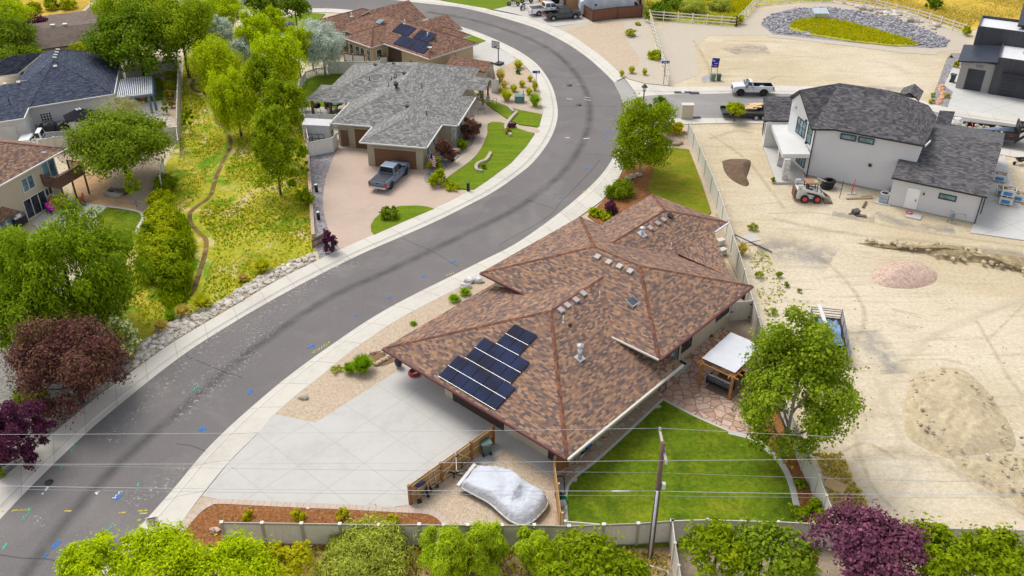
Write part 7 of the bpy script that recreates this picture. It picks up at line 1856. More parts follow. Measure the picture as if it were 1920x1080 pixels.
for i,(x,y,l_,a,lb) in enumerate(((1610,373,2.6,3,'pale plank lying on the sand by the pale wall'),(1621,385,1.5,60,'short grey timber lying on the sand near the air conditioner'),(1626,371,1.0,5,'wide old board leaning in the sand near the air conditioner'))):
 T=thing('timber',lb,'timber',(*g2(x,y),.0),R(a));mb=MB();mb.obox((0,0,.07),(l_,.22 if i<2 else .5,.12),0,rx=.1);obj('board',mb,plain('weathered_wood',(.33,.25,.15),.9) if i==0 else M['polewood'] if i==1 else plain('old_board',(.30,.22,.12),.9),T)
DB=thing('debris','dark metal scrap lying on the sand below the pale wall','scrap',(*g2(1605,403),0));mb=MB();mb.obox((0,.2,.25),(.7,.5,.45),.4,rx=.2);mb.obox((.4,-.3,.08),(1.0,.4,.1),-.3);mb.obox((-.5,.1,.1),(.5,.1,.08),.2);obj('scrap',mb,plain('scrap_metal',(.12,.10,.10),.6,.3),DB)
for i,(x,y,a,lb) in enumerate(((1402,449,20,'grey plywood sheet on the sand beside the tall fence, upper of the pair'),(1407,454,5,'pale plywood sheet half under another beside the tall fence'))):
 T=thing('plywood',lb,'board',(*g2(x,y),.02+.06*(1-i)),R(a));mb=MB();mb.obox((0,0,.02),(1.9,1.3,.05));obj('sheet',mb,M['gravel_pale'] if i else M['concrete'],T)
T=thing('timber','long thin pole lying across the plywood sheets','timber',(*g2(1404,455),.12),R(-50));mb=MB();mb.tube([(-2.6,0,.03),(2.6,0,.03)],.06,6);obj('pole',mb,M['polewood'],T)
def pallet(px,z,label,rz=R(-28),full=True):
 T=thing('pallet_crate',label,'crate',(*g2(*px),z),rz);mb=MB()
 for x in (-.5,0,.5):mb.obox((x,0,.06),(.12,1.1,.12))
 for y in (-.45,-.15,.15,.45):mb.obox((0,y,.14),(1.25,.16,.04))
 obj('pallet',mb,M['cedar_rail'],T)
 mb=MB()
 for s in (-1,1):mb.box(-.62,.62,s*.55 - .03,s*.55+.03,.17,.85);mb.box(s*.6 - .03,s*.6+.03,-.52,.52,.17,.85)
 obj('carton',mb,M['white'],T)
 mb=MB();mb.box(-.45,.35,-.592,-.582,.25,.62);mb.box(-.642,-.632,-.4,.3,.25,.65);obj('print',mb,plain('carton_blue',(.04,.22,.5)),T)
 if full:
  mb=MB();q=random.Random(int(px[0]))
  for k in range(22):mb.ico((q.uniform(-.48,.48),q.uniform(-.42,.42),q.uniform(.55,.85)),(.14,.14,.12),k,.3)
  obj('stones',mb,M['gravel_tan'],T)
pallet((1884,383),.1,'lower carton of the two-high stack of stone crates on the driveway slab')
pallet((1884,383),.98,'upper open carton of stones on the two-high stack')
pallet((1878,367),.1,'carton behind the two-high stack of stone crates')
pallet((1906,377),.1,'open carton of stones at the right, beside the two-high stack');pallet((1873,340),.1,'single carton of stones at the garage corner, farthest from the stack')
WH2=thing('wheelbarrow','dark wheelbarrow standing on the sand at the right edge','wheelbarrow',(*g2(1912,308),0),R(10));mb=MB();mb.add([(-.6,-.35,.75),(.6,-.3,.7),(.6,.3,.7),(-.6,.35,.75),(-.35,-.2,.4),(.35,-.18,.4),(.35,.18,.4),(-.35,.2,.4)],[(0,1,5,4),(1,2,6,5),(2,3,7,6),(3,0,4,7),(7,6,5,4)]);obj('tray',mb,M['black'],WH2);mb=MB();mb.lathe([(0,-.05),(.2,-.05),(.2,.05),(0,.05)],(-.7,0,.2),12,0,Matrix.Rotation(R(90),3,'X'));obj('wheel',mb,M['tyre'],WH2);mb=MB();mb.tube([(-.7,.1,.2),(1.2,.3,.7)],.03,6);mb.tube([(-.7,-.1,.2),(1.2,-.3,.7)],.03,6);mb.tube([(.4,.2,.5),(.4,.2,0)],.03,6);obj('handle',mb,M['cedar_rail'],WH2)
DBX=thing('drain_box','pale metal drain box at the head of the rock-lined basin','drain',(*g2(1536,34),0),0);mb=MB();mb.box(-1.1,1.1,-.8,.8,0,1.0);obj('box',mb,M['galv'],DBX);mb=MB();mb.slab([(-1.2,-.9,1.0),(1.2,-.9,1.0),(1.2,.9,1.4),(-1.2,.9,1.4)],.08);obj('lid',mb,plain('pale_blue_metal',(.45,.52,.56),.4,.3),DBX)
decal('concrete_spillway',[(1535,42),(1525,50),(1512,65)],1.0,M['pan'],.16)
def cushion_chair(px,label,col,w_=.8,rz=0):
 T=thing('outdoor_chair',label,'chair',(*g2(*px),.12),rz);mb=MB()
 for x in (-w_/2,w_/2):mb.tube([(x,-.35,0),(x,-.35,.55),(x,.35,.6),(x,.35,0)],.035,6)
 mb.box(-w_/2,w_/2,-.35,.35,.28,.33);obj('frame',mb,M['black'],T)
 mb=MB();mb.obox((0,0,.42),(w_ - .08,.66,.16));mb.obox((0,.33,.75),(w_ - .08,.16,.6),0,rx=-.2);obj('cushion',mb,col,T)
ORG=plain('rust_cushion',(.42,.09,.03),.9)
cushion_chair((114,391),'wide rust-orange cushioned settee on the left terrace',ORG,1.9,R(30));cushion_chair((153,385),'rust-orange cushioned armchair under the balcony post',ORG,.85,R(-60))
cushion_chair((100,400),'bright magenta cushioned chair nearest the patio doors',plain('magenta_cushion',(.55,.02,.35),.9),.8,R(60))
T=thing('fire_table','dark square table on the left terrace between the orange chairs','table',(*g2(141,395),.12),R(15));mb=MB();mb.box(-.7,.7,-.5,.5,.5,.58);obj('tabletop',mb,M['black'],T);mb=MB();mb.box(-.5,.5,-.35,.35,0,.5);obj('pedestal',mb,M['black'],T)
for k,(x,y) in enumerate(((115,386),(122,383),(119,388))):T=thing('pillow',('white','coral','pink')[k] + ' throw pillow on the rust-orange settee','pillow',(*g2(x,y),.62),R(20*k));mb=MB();mb.ico((0,0,.12),(.25,.12,.22),k,.04,0,1,2);obj('cover',mb,(M['white'],plain('coral',(.6,.16,.12)),plain('pink',(.6,.25,.25)))[k],T)
T=thing('bench','dark slatted bench lying on the soil below the leafy yard tree','bench',(*g2(223,364),.07),R(-10));mb=MB();mb.box(-1.0,1.0,-.3,.3,.4,.48);obj('seat',mb,M['dkbrown'],T)
for x in (-.85,.85):mb=MB();mb.box(x - .08,x+.08,-.28,.28,0,.4);obj('leg',mb,M['dkbrown'],T)
T=thing('bin_lid','grey half-round planter on the soil beside the dark bench','planter',(*g2(213,369),.07),R(-15));mb=MB();mb.tube([(-.9,0,.15),(.9,0,.15)],.28,12);obj('shell',mb,M['pan'],T)
T=thing('grill','stainless barbecue grill by the lower patio doors','barbecue',(*g2(40,424),.12),R(65));mb=MB();mb.box(-.65,.65,-.3,.3,.1,.85);obj('cart',mb,M['black'],T);mb=MB();mb.tube([(-.6,0,.95),(.6,0,.95)],.3,12);obj('hood',mb,M['chrome'],T)
T=thing('covered_pile','black tarpaulin-covered equipment beside the white pickup cab','cover',(*g2(106,247),.1),R(15));mb=MB();mb.ico((-.7,0,.5),(1.1,.8,.8),2,.12,0,1,2);mb.ico((.8,.1,.45),(1.0,.8,.7),5,.12,0,1,2);obj('cover',mb,plain('black_tarp',(.015,.016,.02),.5),T)
T=thing('storage_cabinet','white plastic storage cabinet against the pale house corner','cabinet',(*g2(56,246),.1),R(15));mb=MB();mb.box(-.7,.7,-.45,.45,0,1.5);mb.slab([(-.75,-.5,1.5),(.75,-.5,1.5),(.75,.5,1.65),(-.75,.5,1.65)],.08);obj('body',mb,M['white'],T)
T=thing('garden_chair','blue-grey plastic garden chair beside the white storage cabinet','chair',(*g2(68,243),.1),R(20));mb=MB();mb.box(-.3,.3,-.3,.3,.4,.46);mb.box(-.3,.3,.25,.3,.46,1.0)
for x in (-.27,.27):
 for y in (-.27,.27):mb.box(x - .03,x+.03,y - .03,y+.03,0,.4)
obj('frame',mb,M['slate'],T)
T=thing('swing_seat','slate-blue garden swing frame at the back corner of the blue roof','swing',(*g2(236,143),.1),R(10));mb=MB()
for x in (-.8,.8):mb.tube([(x,-.6,0),(x,0,2.6),(x,.6,0)],.09,6)
mb.tube([(-.8,0,2.6),(.8,0,2.6)],.09,6);mb.box(-.9,.9,-.5,.5,2.6,2.7);mb.box(-.6,.6,-.2,.2,.6,.7);obj('frame',mb,M['slate'],T)
for (x,y,c,lb) in ((250,192,'dark','dark terracotta pot on the slatted-cover patio'),(268,190,'orange','orange pot with flowers under the slatted cover')):
 T=thing('flower_pot',lb,'pot',(*g2(x,y),.13));mb=MB();mb.lathe([(0,0),(.3,0),(.4,.5),(.34,.5),(0,.42)],(0,0,0),12);obj('pot',mb,M['dkbrown'] if c == 'dark' else plain('orange_pot',(.45,.14,.04)),T);mb=MB();mb.ico((0,0,.6),(.4,.4,.25),3,.3);obj('plant',mb,plain('dark_foliage',(.05,.09,.02)) if c == 'dark' else plain('orange_bloom',(.5,.15,.03)),T)
for k,(x,y,lb) in enumerate(((708,108,'white folded parasol, left of the pair on the deck'),(717,107,'white folded parasol, right of the pair on the deck'))):
 T=thing('parasol',lb,'parasol',(*g2(x,y),.1));mb=MB();mb.lathe([(.28,.9),(.34,1.3),(.14,2.2),(.03,2.4)],(0,0,0),9);obj('canopy',mb,M['white'],T);mb=MB();mb.tube([(0,0,0),(0,0,.95)],.04,6);obj('pole',mb,M['black'],T)
for k,(x,y,lb) in enumerate(((823,117,'dark domed barbecue cover by the tan wall'),(842,118,'dark canopy with pale shelf by the tan wall'))):
 T=thing('barbecue',lb,'barbecue',(*g2(x,y+8),.1));mb=MB();mb.lathe([(.9,0),(.95,1.3),(.6,1.7),(0,1.85)],(0,0,0),12);obj('cover',mb,M['black'],T)
def boulder(px,r,label,mat=None,grp=None):
 mb=MB();mb.ico((0,0,r*.35),(r,r*.75,r*.6),int(px[0]),.16,0,1,2);o=obj('boulder',mb,mat or M['gravel_pale']);o.location=(*g2(*px),.08);tag(o,label,'rock',grp)
boulder((570,748),.38,'pale boulder alone in the tan gravel bed by the driveway')
boulder((404,1000),.36,'pinkish boulder on the mulch near the end of the vinyl fence',M['flag'])
for i,(x,y) in enumerate(((705,686),(711,683),(717,679),(724,676),(729,672),(728,666),(720,664),(700,664))):boulder((x,y),.26,'tan rock in the small ring beside the spiky green clump',M['gravel_tan'],'rocks ringing the bare soil patch')
mb=MB();c_=gp(712,674);mb.prism([(c_.x+1.15*math.cos(k*.45)*(1+.1*math.sin(k*3)),c_.y+1.0*math.sin(k*.45)) for k in range(14)],.05,.115);obj('soil_patch',mb,M['mulch'] if 0 else plain('brown_soil',(.20,.115,.06),.95,var=.25,scale=3),kind='structure')
boulder((578,956),.12,'small white stone on the mulch, left one of two',M['white']);boulder((724,961),.11,'small white stone on the mulch, right one of two',M['white'])
for i,(x,y) in enumerate(((880,530),(890,527),(897,530),(873,541))):boulder((x,y),.5,'pale squared landscaping block near the left eave tip',M['stone_w'],'pale blocks beside the left eave of the brown roof')
for i,(x,y) in enumerate(((1186,334),(1196,331),(1178,337))):boulder((x,y),.45,'tan rock at the foot of the corner tree',M['gravel_tan'],'rocks under the corner tree')
for i,(x,y) in enumerate(((1268,274),(1275,271),(1262,255),(1285,252))):boulder((x,y),.4,'pinkish flat rock at the head of the narrow lawn',M['flag'],'rocks by the narrow lawn')
T=thing('broken_sign','tan fallen board lying in the weeds right of the near fence','sign',(*g2(1565,915),.15),R(-40));mb=MB();mb.obox((0,0,.05),(1.3,.75,.05),0,rx=.4);obj('panel',mb,plain('tan_board',(.60,.42,.22),.8),T);mb=MB();mb.tube([(-1.0,.2,.1),(.4,.3,.1)],.04,6);obj('stake',mb,M['white'],T)
for (x,y,r_,lb) in ((92,905,.28,'small dark valve cover in the near road'),(1085,197,.4,'dark manhole cover in the road at the junction'),(1067,160,.45,'flat dark drain lid across the seam in the road')):
 mb=MB();mb.lathe([(0,.03),(r_,.03),(r_,0)],(0,0,0),16);o=obj('manhole_cover',mb,M['black']);o.location=(*g2(x,y),.012);tag(o,lb,'manhole cover')
T=thing('white_pipe','white plastic pipe lying on the ground by the utility pole base','pipe',(*g2(1210,1060),.05));mb=MB();P=[gp(x,y)-gp(1210,1060) for x,y in ((1185,1053),(1215,1062),(1240,1070),(1252,1073),(1253,1082))];mb.tube([(p.x,p.y,.05) for p in P],.06,6);obj('pipe',mb,M['white'],T)
for k,(px,lb) in enumerate((([(580,1055),(590,1063),(600,1060)],'pale dead branch on the ground between the near bushes, upper'),([(600,1070),(608,1075),(614,1080)],'pale dead branch on the ground between the near bushes, lower'))):
 P=[gp(x,y,.3)-gp(*px[0],.3) for x,y in px];T=thing('branch',lb,'branch',(*g2(*px[0]),.1));mb=MB();mb.tube([(p.x,p.y,.2) for p in P],.05,5,r1=.02);mb.tube([(P[1].x,P[1].y,.2),(P[1].x+.5,P[1].y+.4,.5)],.03,5);obj('twig',mb,M['gravel_pale'],T)
# earth heaps and rock linings
def heap(name,label,cat,px,h,mat,n=60,seed=1,rough=.25,flat=.0):
 P=[gp(x,y) for x,y in px];c=sum(P,Vector())/len(P)
 rg=spline([p-c for p in P]+[P[0]-c],8)[:-1];m_=len(rg);lev=14;vs=[];
 for k in range(lev+1):
  f=k/lev
  for p in rg:
   q=p*(1-f)
   z=h*(1-(1-f) ** 1.7 if not flat else min(1,f/(1-flat)) ** .8)
   z+=rough*h*(mnoise.noise((q.x*.45+seed,q.y*.45,seed))+.5*mnoise.noise((q.x*1.5,q.y*1.5,seed)))*min(1,f*4)
   vs.append((q.x,q.y,max(-.02,z) if k else -.03))
 mb=MB();mb.add(vs,[(k*m_+i,k*m_+(i+1) % m_,(k+1)*m_+(i+1) % m_,(k+1)*m_+i) for k in range(lev) for i in range(m_)],0,True)
 T=thing(name,label,cat,(c.x,c.y,0));o=obj('heap',mb,mat,T)
 bm=bmesh.new();bm.from_mesh(o.data);bmesh.ops.remove_doubles(bm,verts=bm.verts,dist=.001);bmesh.ops.recalc_face_normals(bm,faces=bm.faces)
 if sum(f.normal.z for f in bm.faces)<0:
  for f in bm.faces: f.normal_flip()
 bm.to_mesh(o.data);bm.free();return T
heap('gravel_pile','low round pile of pinkish gravel on the sand lot','gravel pile',[(1632,518),(1650,500),(1690,489),(1730,495),(1757,512),(1752,530),(1715,541),(1670,540),(1642,532)],1.0,speckle('pink_gravel',[(.40,.27,.20),(.52,.37,.29),(.58,.45,.37),(.36,.24,.19)],6,.4,(.44,.31,.25),bigamt=.4),seed=2,rough=.12)
HPM=ground_mix('heap_soil',[((.46,.375,.245),.3,.08),((.40,.32,.20),.5,.52,.66,1.2),((.52,.44,.32),1.2,.58,.7,1)],.9,fine=(2.5,.2))
heap('dirt_pile','broad heap of tan excavated soil at the right of the sand lot','dirt pile',[(1690,770),(1700,735),(1715,703),(1755,688),(1805,692),(1850,730),(1890,785),(1905,840),(1850,870),(1780,862),(1705,825)],.85,HPM,seed=4,rough=.35)
heap('dirt_pile','small heap of dark brown topsoil on the sand near the new house','dirt pile',[(1353,302),(1368,298),(1395,298),(1408,302),(1405,320),(1400,337),(1405,346),(1396,350),(1372,338),(1358,322)],.55,plain('topsoil',(.135,.085,.05),.95,var=.25,scale=2),seed=6,rough=.3)
heap('dirt_bank','long low bank of broken soil running across the sand lot to the right edge','dirt bank',[(1600,455),(1680,458),(1760,462),(1830,476),(1930,492),(2000,500),(2000,530),(1920,512),(1850,495),(1780,490),(1700,468),(1640,464)],.7,ground_mix('bank_soil',[((.32,.25,.14),.3,.15),((.24,.18,.10),.6,.5,.64,1.2),((.46,.38,.25),.8,.58,.7,1)],.9,fine=(2,.25)),seed=8,rough=.6)
heap('dirt_bank','rough rubble-strewn soil bank at the lower right of the sand lot','dirt bank',[(1770,850),(1850,845),(1960,850),(2010,900),(2000,985),(1930,975),(1870,930),(1810,890)],.45,HPM,seed=11,rough=.7)
def scatter_rocks(name,inside,n,smin,smax,mat,seed,z=.05,label=None):
 q=random.Random(seed);mb=MB();xs=[p[0] for p in inside];ys=[p[1] for p in inside]
 def inp(x,y):
  c=False;j=len(inside)-1
  for i in range(len(inside)):
   (xi,yi),(xj,yj)=inside[i],inside[j]
   if (yi>y) != (yj>y) and x<(xj-xi)*(y-yi)/(yj-yi)+xi: c=not c
   j=i
  return c
 W=[g2(x,y) for x,y in inside];wx=[p[0] for p in W];wy=[p[1] for p in W]
 inside_w=W
 def inw(x,y):
  c=False;j=len(W)-1
  for i in range(len(W)):
   (xi,yi),(xj,yj)=W[i],W[j]
   if (yi>y) != (yj>y) and x<(xj-xi)*(y-yi)/(yj-yi)+xi: c=not c
   j=i
  return c
 bm=bmesh.new();bmesh.ops.create_icosphere(bm,subdivisions=1,radius=1);V=[v.co.copy() for v in bm.verts];F=[tuple(v.index for v in f.verts) for f in bm.faces];bm.free()
 k=0
 while k<n:
  x,y=q.uniform(min(wx),max(wx)),q.uniform(min(wy),max(wy))
  if not inw(x,y):continue
  s=smin+(smax-smin)*q.random() ** 2;a=q.uniform(0,6.28);sx_,sy_,sz_=s*q.uniform(.8,1.3),s*q.uniform(.6,1),s*q.uniform(.5,.8)
  vs=[]
  for v in V:
   j=1+q.uniform(-.2,.2);X,Y,Z=v.x*sx_*j,v.y*sy_*j,v.z*sz_*j
   vs.append((x+X*math.cos(a)-Y*math.sin(a),y+X*math.sin(a)+Y*math.cos(a),z+Z+s*.2))
  mb.add(vs,F);k+=1
 o=obj(name,mb,mat,kind='stuff')
 return o
def rockmat(name,cols):
 m,nt,b=nodes(name);g=N(nt,'ShaderNodeNewGeometry');r=ramp(nt,[(i/(len(cols)-1),c) for i,c in enumerate(cols)]);L(nt,g.outputs['Random Per Island'],r.inputs[0])
 n=noise(nt,coords(nt),4,4);nr=ramp(nt,[(.3,.8),(.7,1.1)]);L(nt,n,nr.inputs[0]);L(nt,mix(nt,1.0,r.outputs[0],nr.outputs[0],'MULTIPLY'),b.inputs['Base Color']);b.inputs['Roughness'].default_value=.95;return m
RW=rockmat('white_rock',[(.36,.31,.25),(.56,.51,.43),(.68,.63,.56),(.46,.40,.32)])
RGY=rockmat('grey_rock',[(.16,.155,.17),(.30,.29,.31),(.42,.41,.43),(.22,.21,.22)])
RIP=[(250,692),(272,677),(325,640),(392,600),(450,566),(520,524),(590,490),(585,478),(540,494),(500,513),(450,545),(390,578),(355,588),(325,602),(285,628),(255,660)]
patch('rock_bed',RIP,.06,M['gravel_brown'])
o=scatter_rocks('riprap_stones',RIP,900,.10,.34,RW,3);o['label'] = 'pale broken riprap stones lining the greenbelt side of the pavement'
RING=[(1429,42),(1445,28),(1490,17),(1550,14),(1610,22),(1680,36),(1740,58),(1777,76),(1776,86),(1745,90),(1722,84),(1700,74),(1640,56),(1590,42),(1535,34),(1490,40),(1475,50),(1485,58),(1512,62),(1500,66),(1450,62)]
patch('rock_bed',[(1427,46),(1445,28),(1490,16),(1550,13),(1610,21),(1680,35),(1740,57),(1779,77),(1775,88),(1745,90),(1600,80),(1450,64)],.05,M['gravel_grey'])
o=scatter_rocks('riprap_stones',RING,2400,.14,.36,RGY,5);o['label'] = 'grey riprap stones ringing the dry basin'
patch('basin_grass',[(1475,50),(1490,39),(1535,33),(1590,42),(1640,56),(1700,74),(1724,85),(1680,86),(1600,78),(1520,65),(1485,58)],.13,ground_mix('basin_turf',[((.33,.32,.035),.2,.2),((.42,.36,.05),.3,.5,.62,1),((.18,.24,.025),.3,.55,.66,1)],.6,fine=(2,.3)))
patch('gravel_path',[(1440,64),(1480,66),(1600,80),(1700,92),(1760,96),(1757,103),(1690,99),(1600,87),(1480,73),(1440,70)],.04,M['gravel_pale'])
o=scatter_rocks('basin_edge_rocks',[(1570,4),(1620,10),(1700,28),(1760,52),(1755,62),(1690,38),(1610,18)],60,.2,.9,RW,9);o['label'] = 'scattered tan boulders below the long ranch fence'
o=scatter_rocks('rock_garden_stones',[(266,220),(303,206),(325,226),(326,242),(262,243)],260,.1,.28,RW,12);o['label'] = 'pale round stones in the blue-roofed yard'
o=scatter_rocks('dry_stream_stones',[(1757,162),(1767,160),(1770,172),(1770,182),(1762,196),(1755,198),(1762,178)],150,.14,.34,rockmat('orange_rock',[(.45,.22,.12),(.6,.34,.2),(.62,.42,.3)]),14);o['label'] = 'orange stones of the dry stream beside the modern driveway'
o=scatter_rocks('clods',[(1600,455),(1680,458),(1760,462),(1830,476),(1930,492),(2000,500),(2000,540),(1920,518),(1850,500),(1780,492),(1700,470),(1640,466)],170,.06,.45,rockmat('clod_soil',[(.3,.23,.13),(.42,.33,.2),(.5,.42,.3)]),21,.3);o['label'] = 'broken clods along the soil bank'
o=scatter_rocks('clods',[(1700,720),(1760,690),(1850,735),(1940,850),(2000,980),(1900,960),(1800,880),(1720,820)],200,.04,.2,rockmat('clod_stone',[(.4,.33,.22),(.52,.45,.33),(.33,.27,.18)]),22,.5);o['label'] = 'clods and stones strewn on the tan soil heap'
o=scatter_rocks('clods',[(1410,560),(1450,430),(1560,430),(1700,560),(1960,560),(1960,700),(1640,700),(1600,950),(1560,950),(1640,640),(1450,600)],110,.03,.10,rockmat('sand_clod',[(.42,.34,.22),(.52,.44,.3)]),23,.0);o['label'] = 'small clods scattered over the sand lot'
# foliage
KIND={
 'maple':   ([(.053,.102,.003),(.098,.170,.006),(.151,.233,.007),(.231,.297,.011)],.34,.75,0,0.22),
 'yard':    ([(.087,.142,.006),(.150,.225,.010),(.219,.300,.016),(.327,.390,.028)],.30,.6,0,0.26),
 'olive':   ([(.142,.208,.007),(.224,.312,.009),(.331,.416,.014),(.450,.499,.019)],.36,.45,.3,0.26),
 'lime':    ([(.184,.265,.003),(.326,.434,.004),(.487,.583,.005),(.649,.710,.010)],.30,.5,.1,0.30),
 'limebig': ([(.111,.172,.003),(.182,.259,.003),(.260,.333,.006),(.363,.414,.011)],.32,.5,.1,0.30),
 'willow':  ([(.225,.300,.005),(.357,.450,.005),(.497,.576,.009),(.663,.691,.017)],.42,.22,.9,0.30),
 'locust':  ([(.081,.151,.004),(.142,.227,.005),(.213,.311,.008),(.333,.395,.013)],.34,.35,.55,0.26),
 'cotton':  ([(.103,.169,.007),(.170,.256,.009),(.248,.332,.017),(.393,.425,.043)],.28,.8,0,0.26),
 'silver':  ([(.297,.358,.286),(.431,.501,.415),(.564,.629,.529),(.727,.758,.629)],.34,.3,.1,0.22),
 'sage':    ([(.201,.248,.033),(.321,.367,.048),(.452,.486,.067),(.603,.597,.097)],.28,.25,0,0.22),
 'feather': ([(.201,.312,.009),(.319,.437,.014),(.450,.562,.021),(.614,.686,.037)],.40,.12,-.8,0.26),
 'plum':    ([(.039,.014,.026),(.079,.020,.045),(.131,.033,.073),(.202,.061,.114)],.26,.6,0,0.19),
 'plumbig': ([(.071,.027,.050),(.135,.044,.081),(.221,.074,.123),(.379,.148,.194)],.26,.7,0,0.19),
 'bronze':  ([(.054,.022,.024),(.101,.040,.040),(.149,.058,.052),(.238,.118,.069),(.166,.140,.041)],.26,.4,.1,0.19),
 'box':     ([(.089,.139,.005),(.137,.199,.005),(.193,.265,.008),(.257,.318,.010)],.16,.7,0,0.22),
 'hedge':   ([(.179,.235,.004),(.285,.344,.004),(.397,.437,.006),(.529,.500,.013)],.28,.5,.2,0.30),
 'bloom':   ([(.125,.229,.022),(.193,.317,.032),(.817,.772,.386),(.900,.900,.562)],.26,.8,0,0.22),
 'pine':    ([(.107,.198,.015),(.154,.260,.021),(.213,.333,.026)],.26,.16,0,0.15),
 'gold':    ([(.230,.282,.004),(.393,.403,.006),(.462,.426,.007),(.640,.491,.014)],.24,.6,0,0.30),
 'tuft':    ([(.241,.318,.009),(.401,.442,.015),(.581,.566,.030),(.620,.517,.097)],.7,.06,-1,0.22),
 'tuftgrn': ([(.177,.322,.011),(.261,.416,.015),(.378,.541,.022)],.6,.07,-1,0.22),
 'straw':   ([(.401,.355,.062),(.583,.479,.104),(.765,.604,.211)],.6,.06,-1,0.22),
 'palegrn': ([(.308,.299,.092),(.356,.343,.157),(.461,.429,.243)],.22,.5,0,0.26),
 'rust':    ([(.189,.187,.009),(.255,.220,.016),(.456,.270,.024)],.22,.5,0,0.26),
}
LM={}
def leafm(k):
 if k not in LM: LM[k]=leafmat('leaves_' + k,KIND[k][0],KIND[k][4],.55)
 return LM[k]
M['bark']=plain('bark',(.15,.11,.085),.95,var=.3,scale=2.5)
M['bark_dk']=plain('dark_bark',(.06,.045,.038),.95,var=.3,scale=2.5)
M['bark_pale']=plain('pale_bark',(.36,.32,.27),.9,var=.2,scale=2.5)
def leaf_mesh(name,kind,R_,Rz,n,seed,nclump=None,cr=.26,gap=.0,lobes=.28,leaf=None,flat=.0):
 """crown: leaf quads spread over clumps filling an uneven ellipsoid centred on the origin"""
 cols,ll,asp,droop,tr=KIND[kind]
 ll=leaf or ll
 g=np.random.default_rng(seed)
 nc=nclump or int(40+16*R_)
 if droop==-1:                                   # fountain of blades from the base
  a=g.uniform(0,2*np.pi,n);t=g.uniform(.1,1,n) ** .7;rr=g.uniform(0,.25,n)*R_
  base=np.stack([rr*np.cos(a),rr*np.sin(a),np.full(n,-Rz)],1)
  tip=base+np.stack([np.cos(a)*t*R_*.95,np.sin(a)*t*R_*.95,(2*Rz)*(1 - .55*t ** 2)*g.uniform(.6,1,n)],1)
  mid=(base+tip)/2+np.array([0,0,1])*(t*Rz*.35)[:,None]
  side=np.stack([-np.sin(a),np.cos(a),np.zeros(n)],1)*(ll*asp*g.uniform(.6,1.3,n))[:,None]
  V=np.concatenate([base-side,base+side,mid+side,mid-side,tip],1).reshape(-1,3)
  idx=np.arange(n)[:,None]*5
  me=bpy.data.meshes.new(name)
  me.from_pydata(V.tolist(),[],[tuple(f) for f in (idx+np.array([0,1,2,3])).tolist()]+[tuple(f) for f in (idx+np.array([3,2,4])).tolist()])
  me.materials.append(leafm(kind));return me
 d=g.normal(size=(nc,3));d /= np.linalg.norm(d,axis=1)[:,None]
 d[:,2]=np.where(d[:,2]<-.8,-d[:,2]*.6,d[:,2])
 ph=g.uniform(0,6.28,6)
 az=np.arctan2(d[:,1],d[:,0])
 lob=1+lobes*(.5*np.sin(2*az+ph[0])*np.cos(2*d[:,2]+ph[1])+.35*np.sin(3*az+ph[2]+3*d[:,2])+.3*np.sin(5*az+ph[3])*np.sin(4*d[:,2]+ph[4]))
 rad=g.uniform(.35,1,nc) ** .55*lob
 crr=cr*g.uniform(.65,1.25,nc)
 C=d*np.minimum(rad,1.12)[:,None]*(1-crr*.55)[:,None]*np.array([R_,R_,Rz])
 k=g.integers(0,nc,n)
 e=g.normal(size=(n,3));e[:,2]+=.35;e /= np.linalg.norm(e,axis=1)[:,None]
 cs=(crr[k]*R_)[:,None]
 P=C[k]+e*cs*(g.uniform(.25,1,n) ** .6)[:,None]*np.array([1,1,min(1.0,.55+.5*Rz/R_)])
 sprig=g.random(n)<.05
 P[sprig]+=d[k[sprig]]*(cs[sprig]*.7)
 out=P/np.array([R_,R_,Rz]);
 if droop>0:
  hang=(g.random(n)<droop)
  P[hang,2]-=g.uniform(0,1,hang.sum()) ** 1.5*Rz*.55*droop
 nrm=e*.7+d[k]*.4+g.normal(size=(n,3))*.55+np.array([0,0,.35])
 nrm /= np.linalg.norm(nrm,axis=1)[:,None]
 r=g.normal(size=(n,3))
 if droop>.4: r=r*.35+np.array([0,0,-1.0])
 if droop<0: r=r*.35+np.array([0,0,1.0])+d[k]*.6
 t=r-nrm*np.sum(r*nrm,1)[:,None];t /= np.maximum(1e-6,np.linalg.norm(t,axis=1))[:,None]
 b=np.cross(nrm,t)
 s=ll*g.uniform(.6,1.25,n)
 w=s*asp*g.uniform(.8,1.2,n)
 t*=(s/2)[:,None];b*=(w/2)[:,None]
 bend=nrm*(s*.12)[:,None]
 V=np.stack([P-t,P+b+bend*.5,P+t,P-b+bend*.5],1).reshape(-1,3)
 me=bpy.data.meshes.new(name)
 me.vertices.add(4*n);me.vertices.foreach_set('co',V.astype(np.float32).ravel())
 me.loops.add(4*n);me.loops.foreach_set('vertex_index',np.arange(4*n,dtype=np.int32))
 me.polygons.add(n);me.polygons.foreach_set('loop_start',np.arange(0,4*n,4,dtype=np.int32));me.polygons.foreach_set('loop_total',np.full(n,4,dtype=np.int32))
 me.update(calc_edges=True);me.validate()
 me.materials.append(leafm(kind));return me
CNT=[0]
def crown_dims(cx,cy,rx,ry,hc):
 p=gp(cx,cy,hc);k=ppm(p);R_=1.1*rx/k;ryw=1.1*ry/k
 dep=math.atan2(CH-hc,p.y);s,c=math.sin(dep),math.cos(dep)
 Rz=math.sqrt(max(ryw ** 2-(R_*s) ** 2,(.4*R_*c) ** 2))/c
 return p,R_,Rz,k
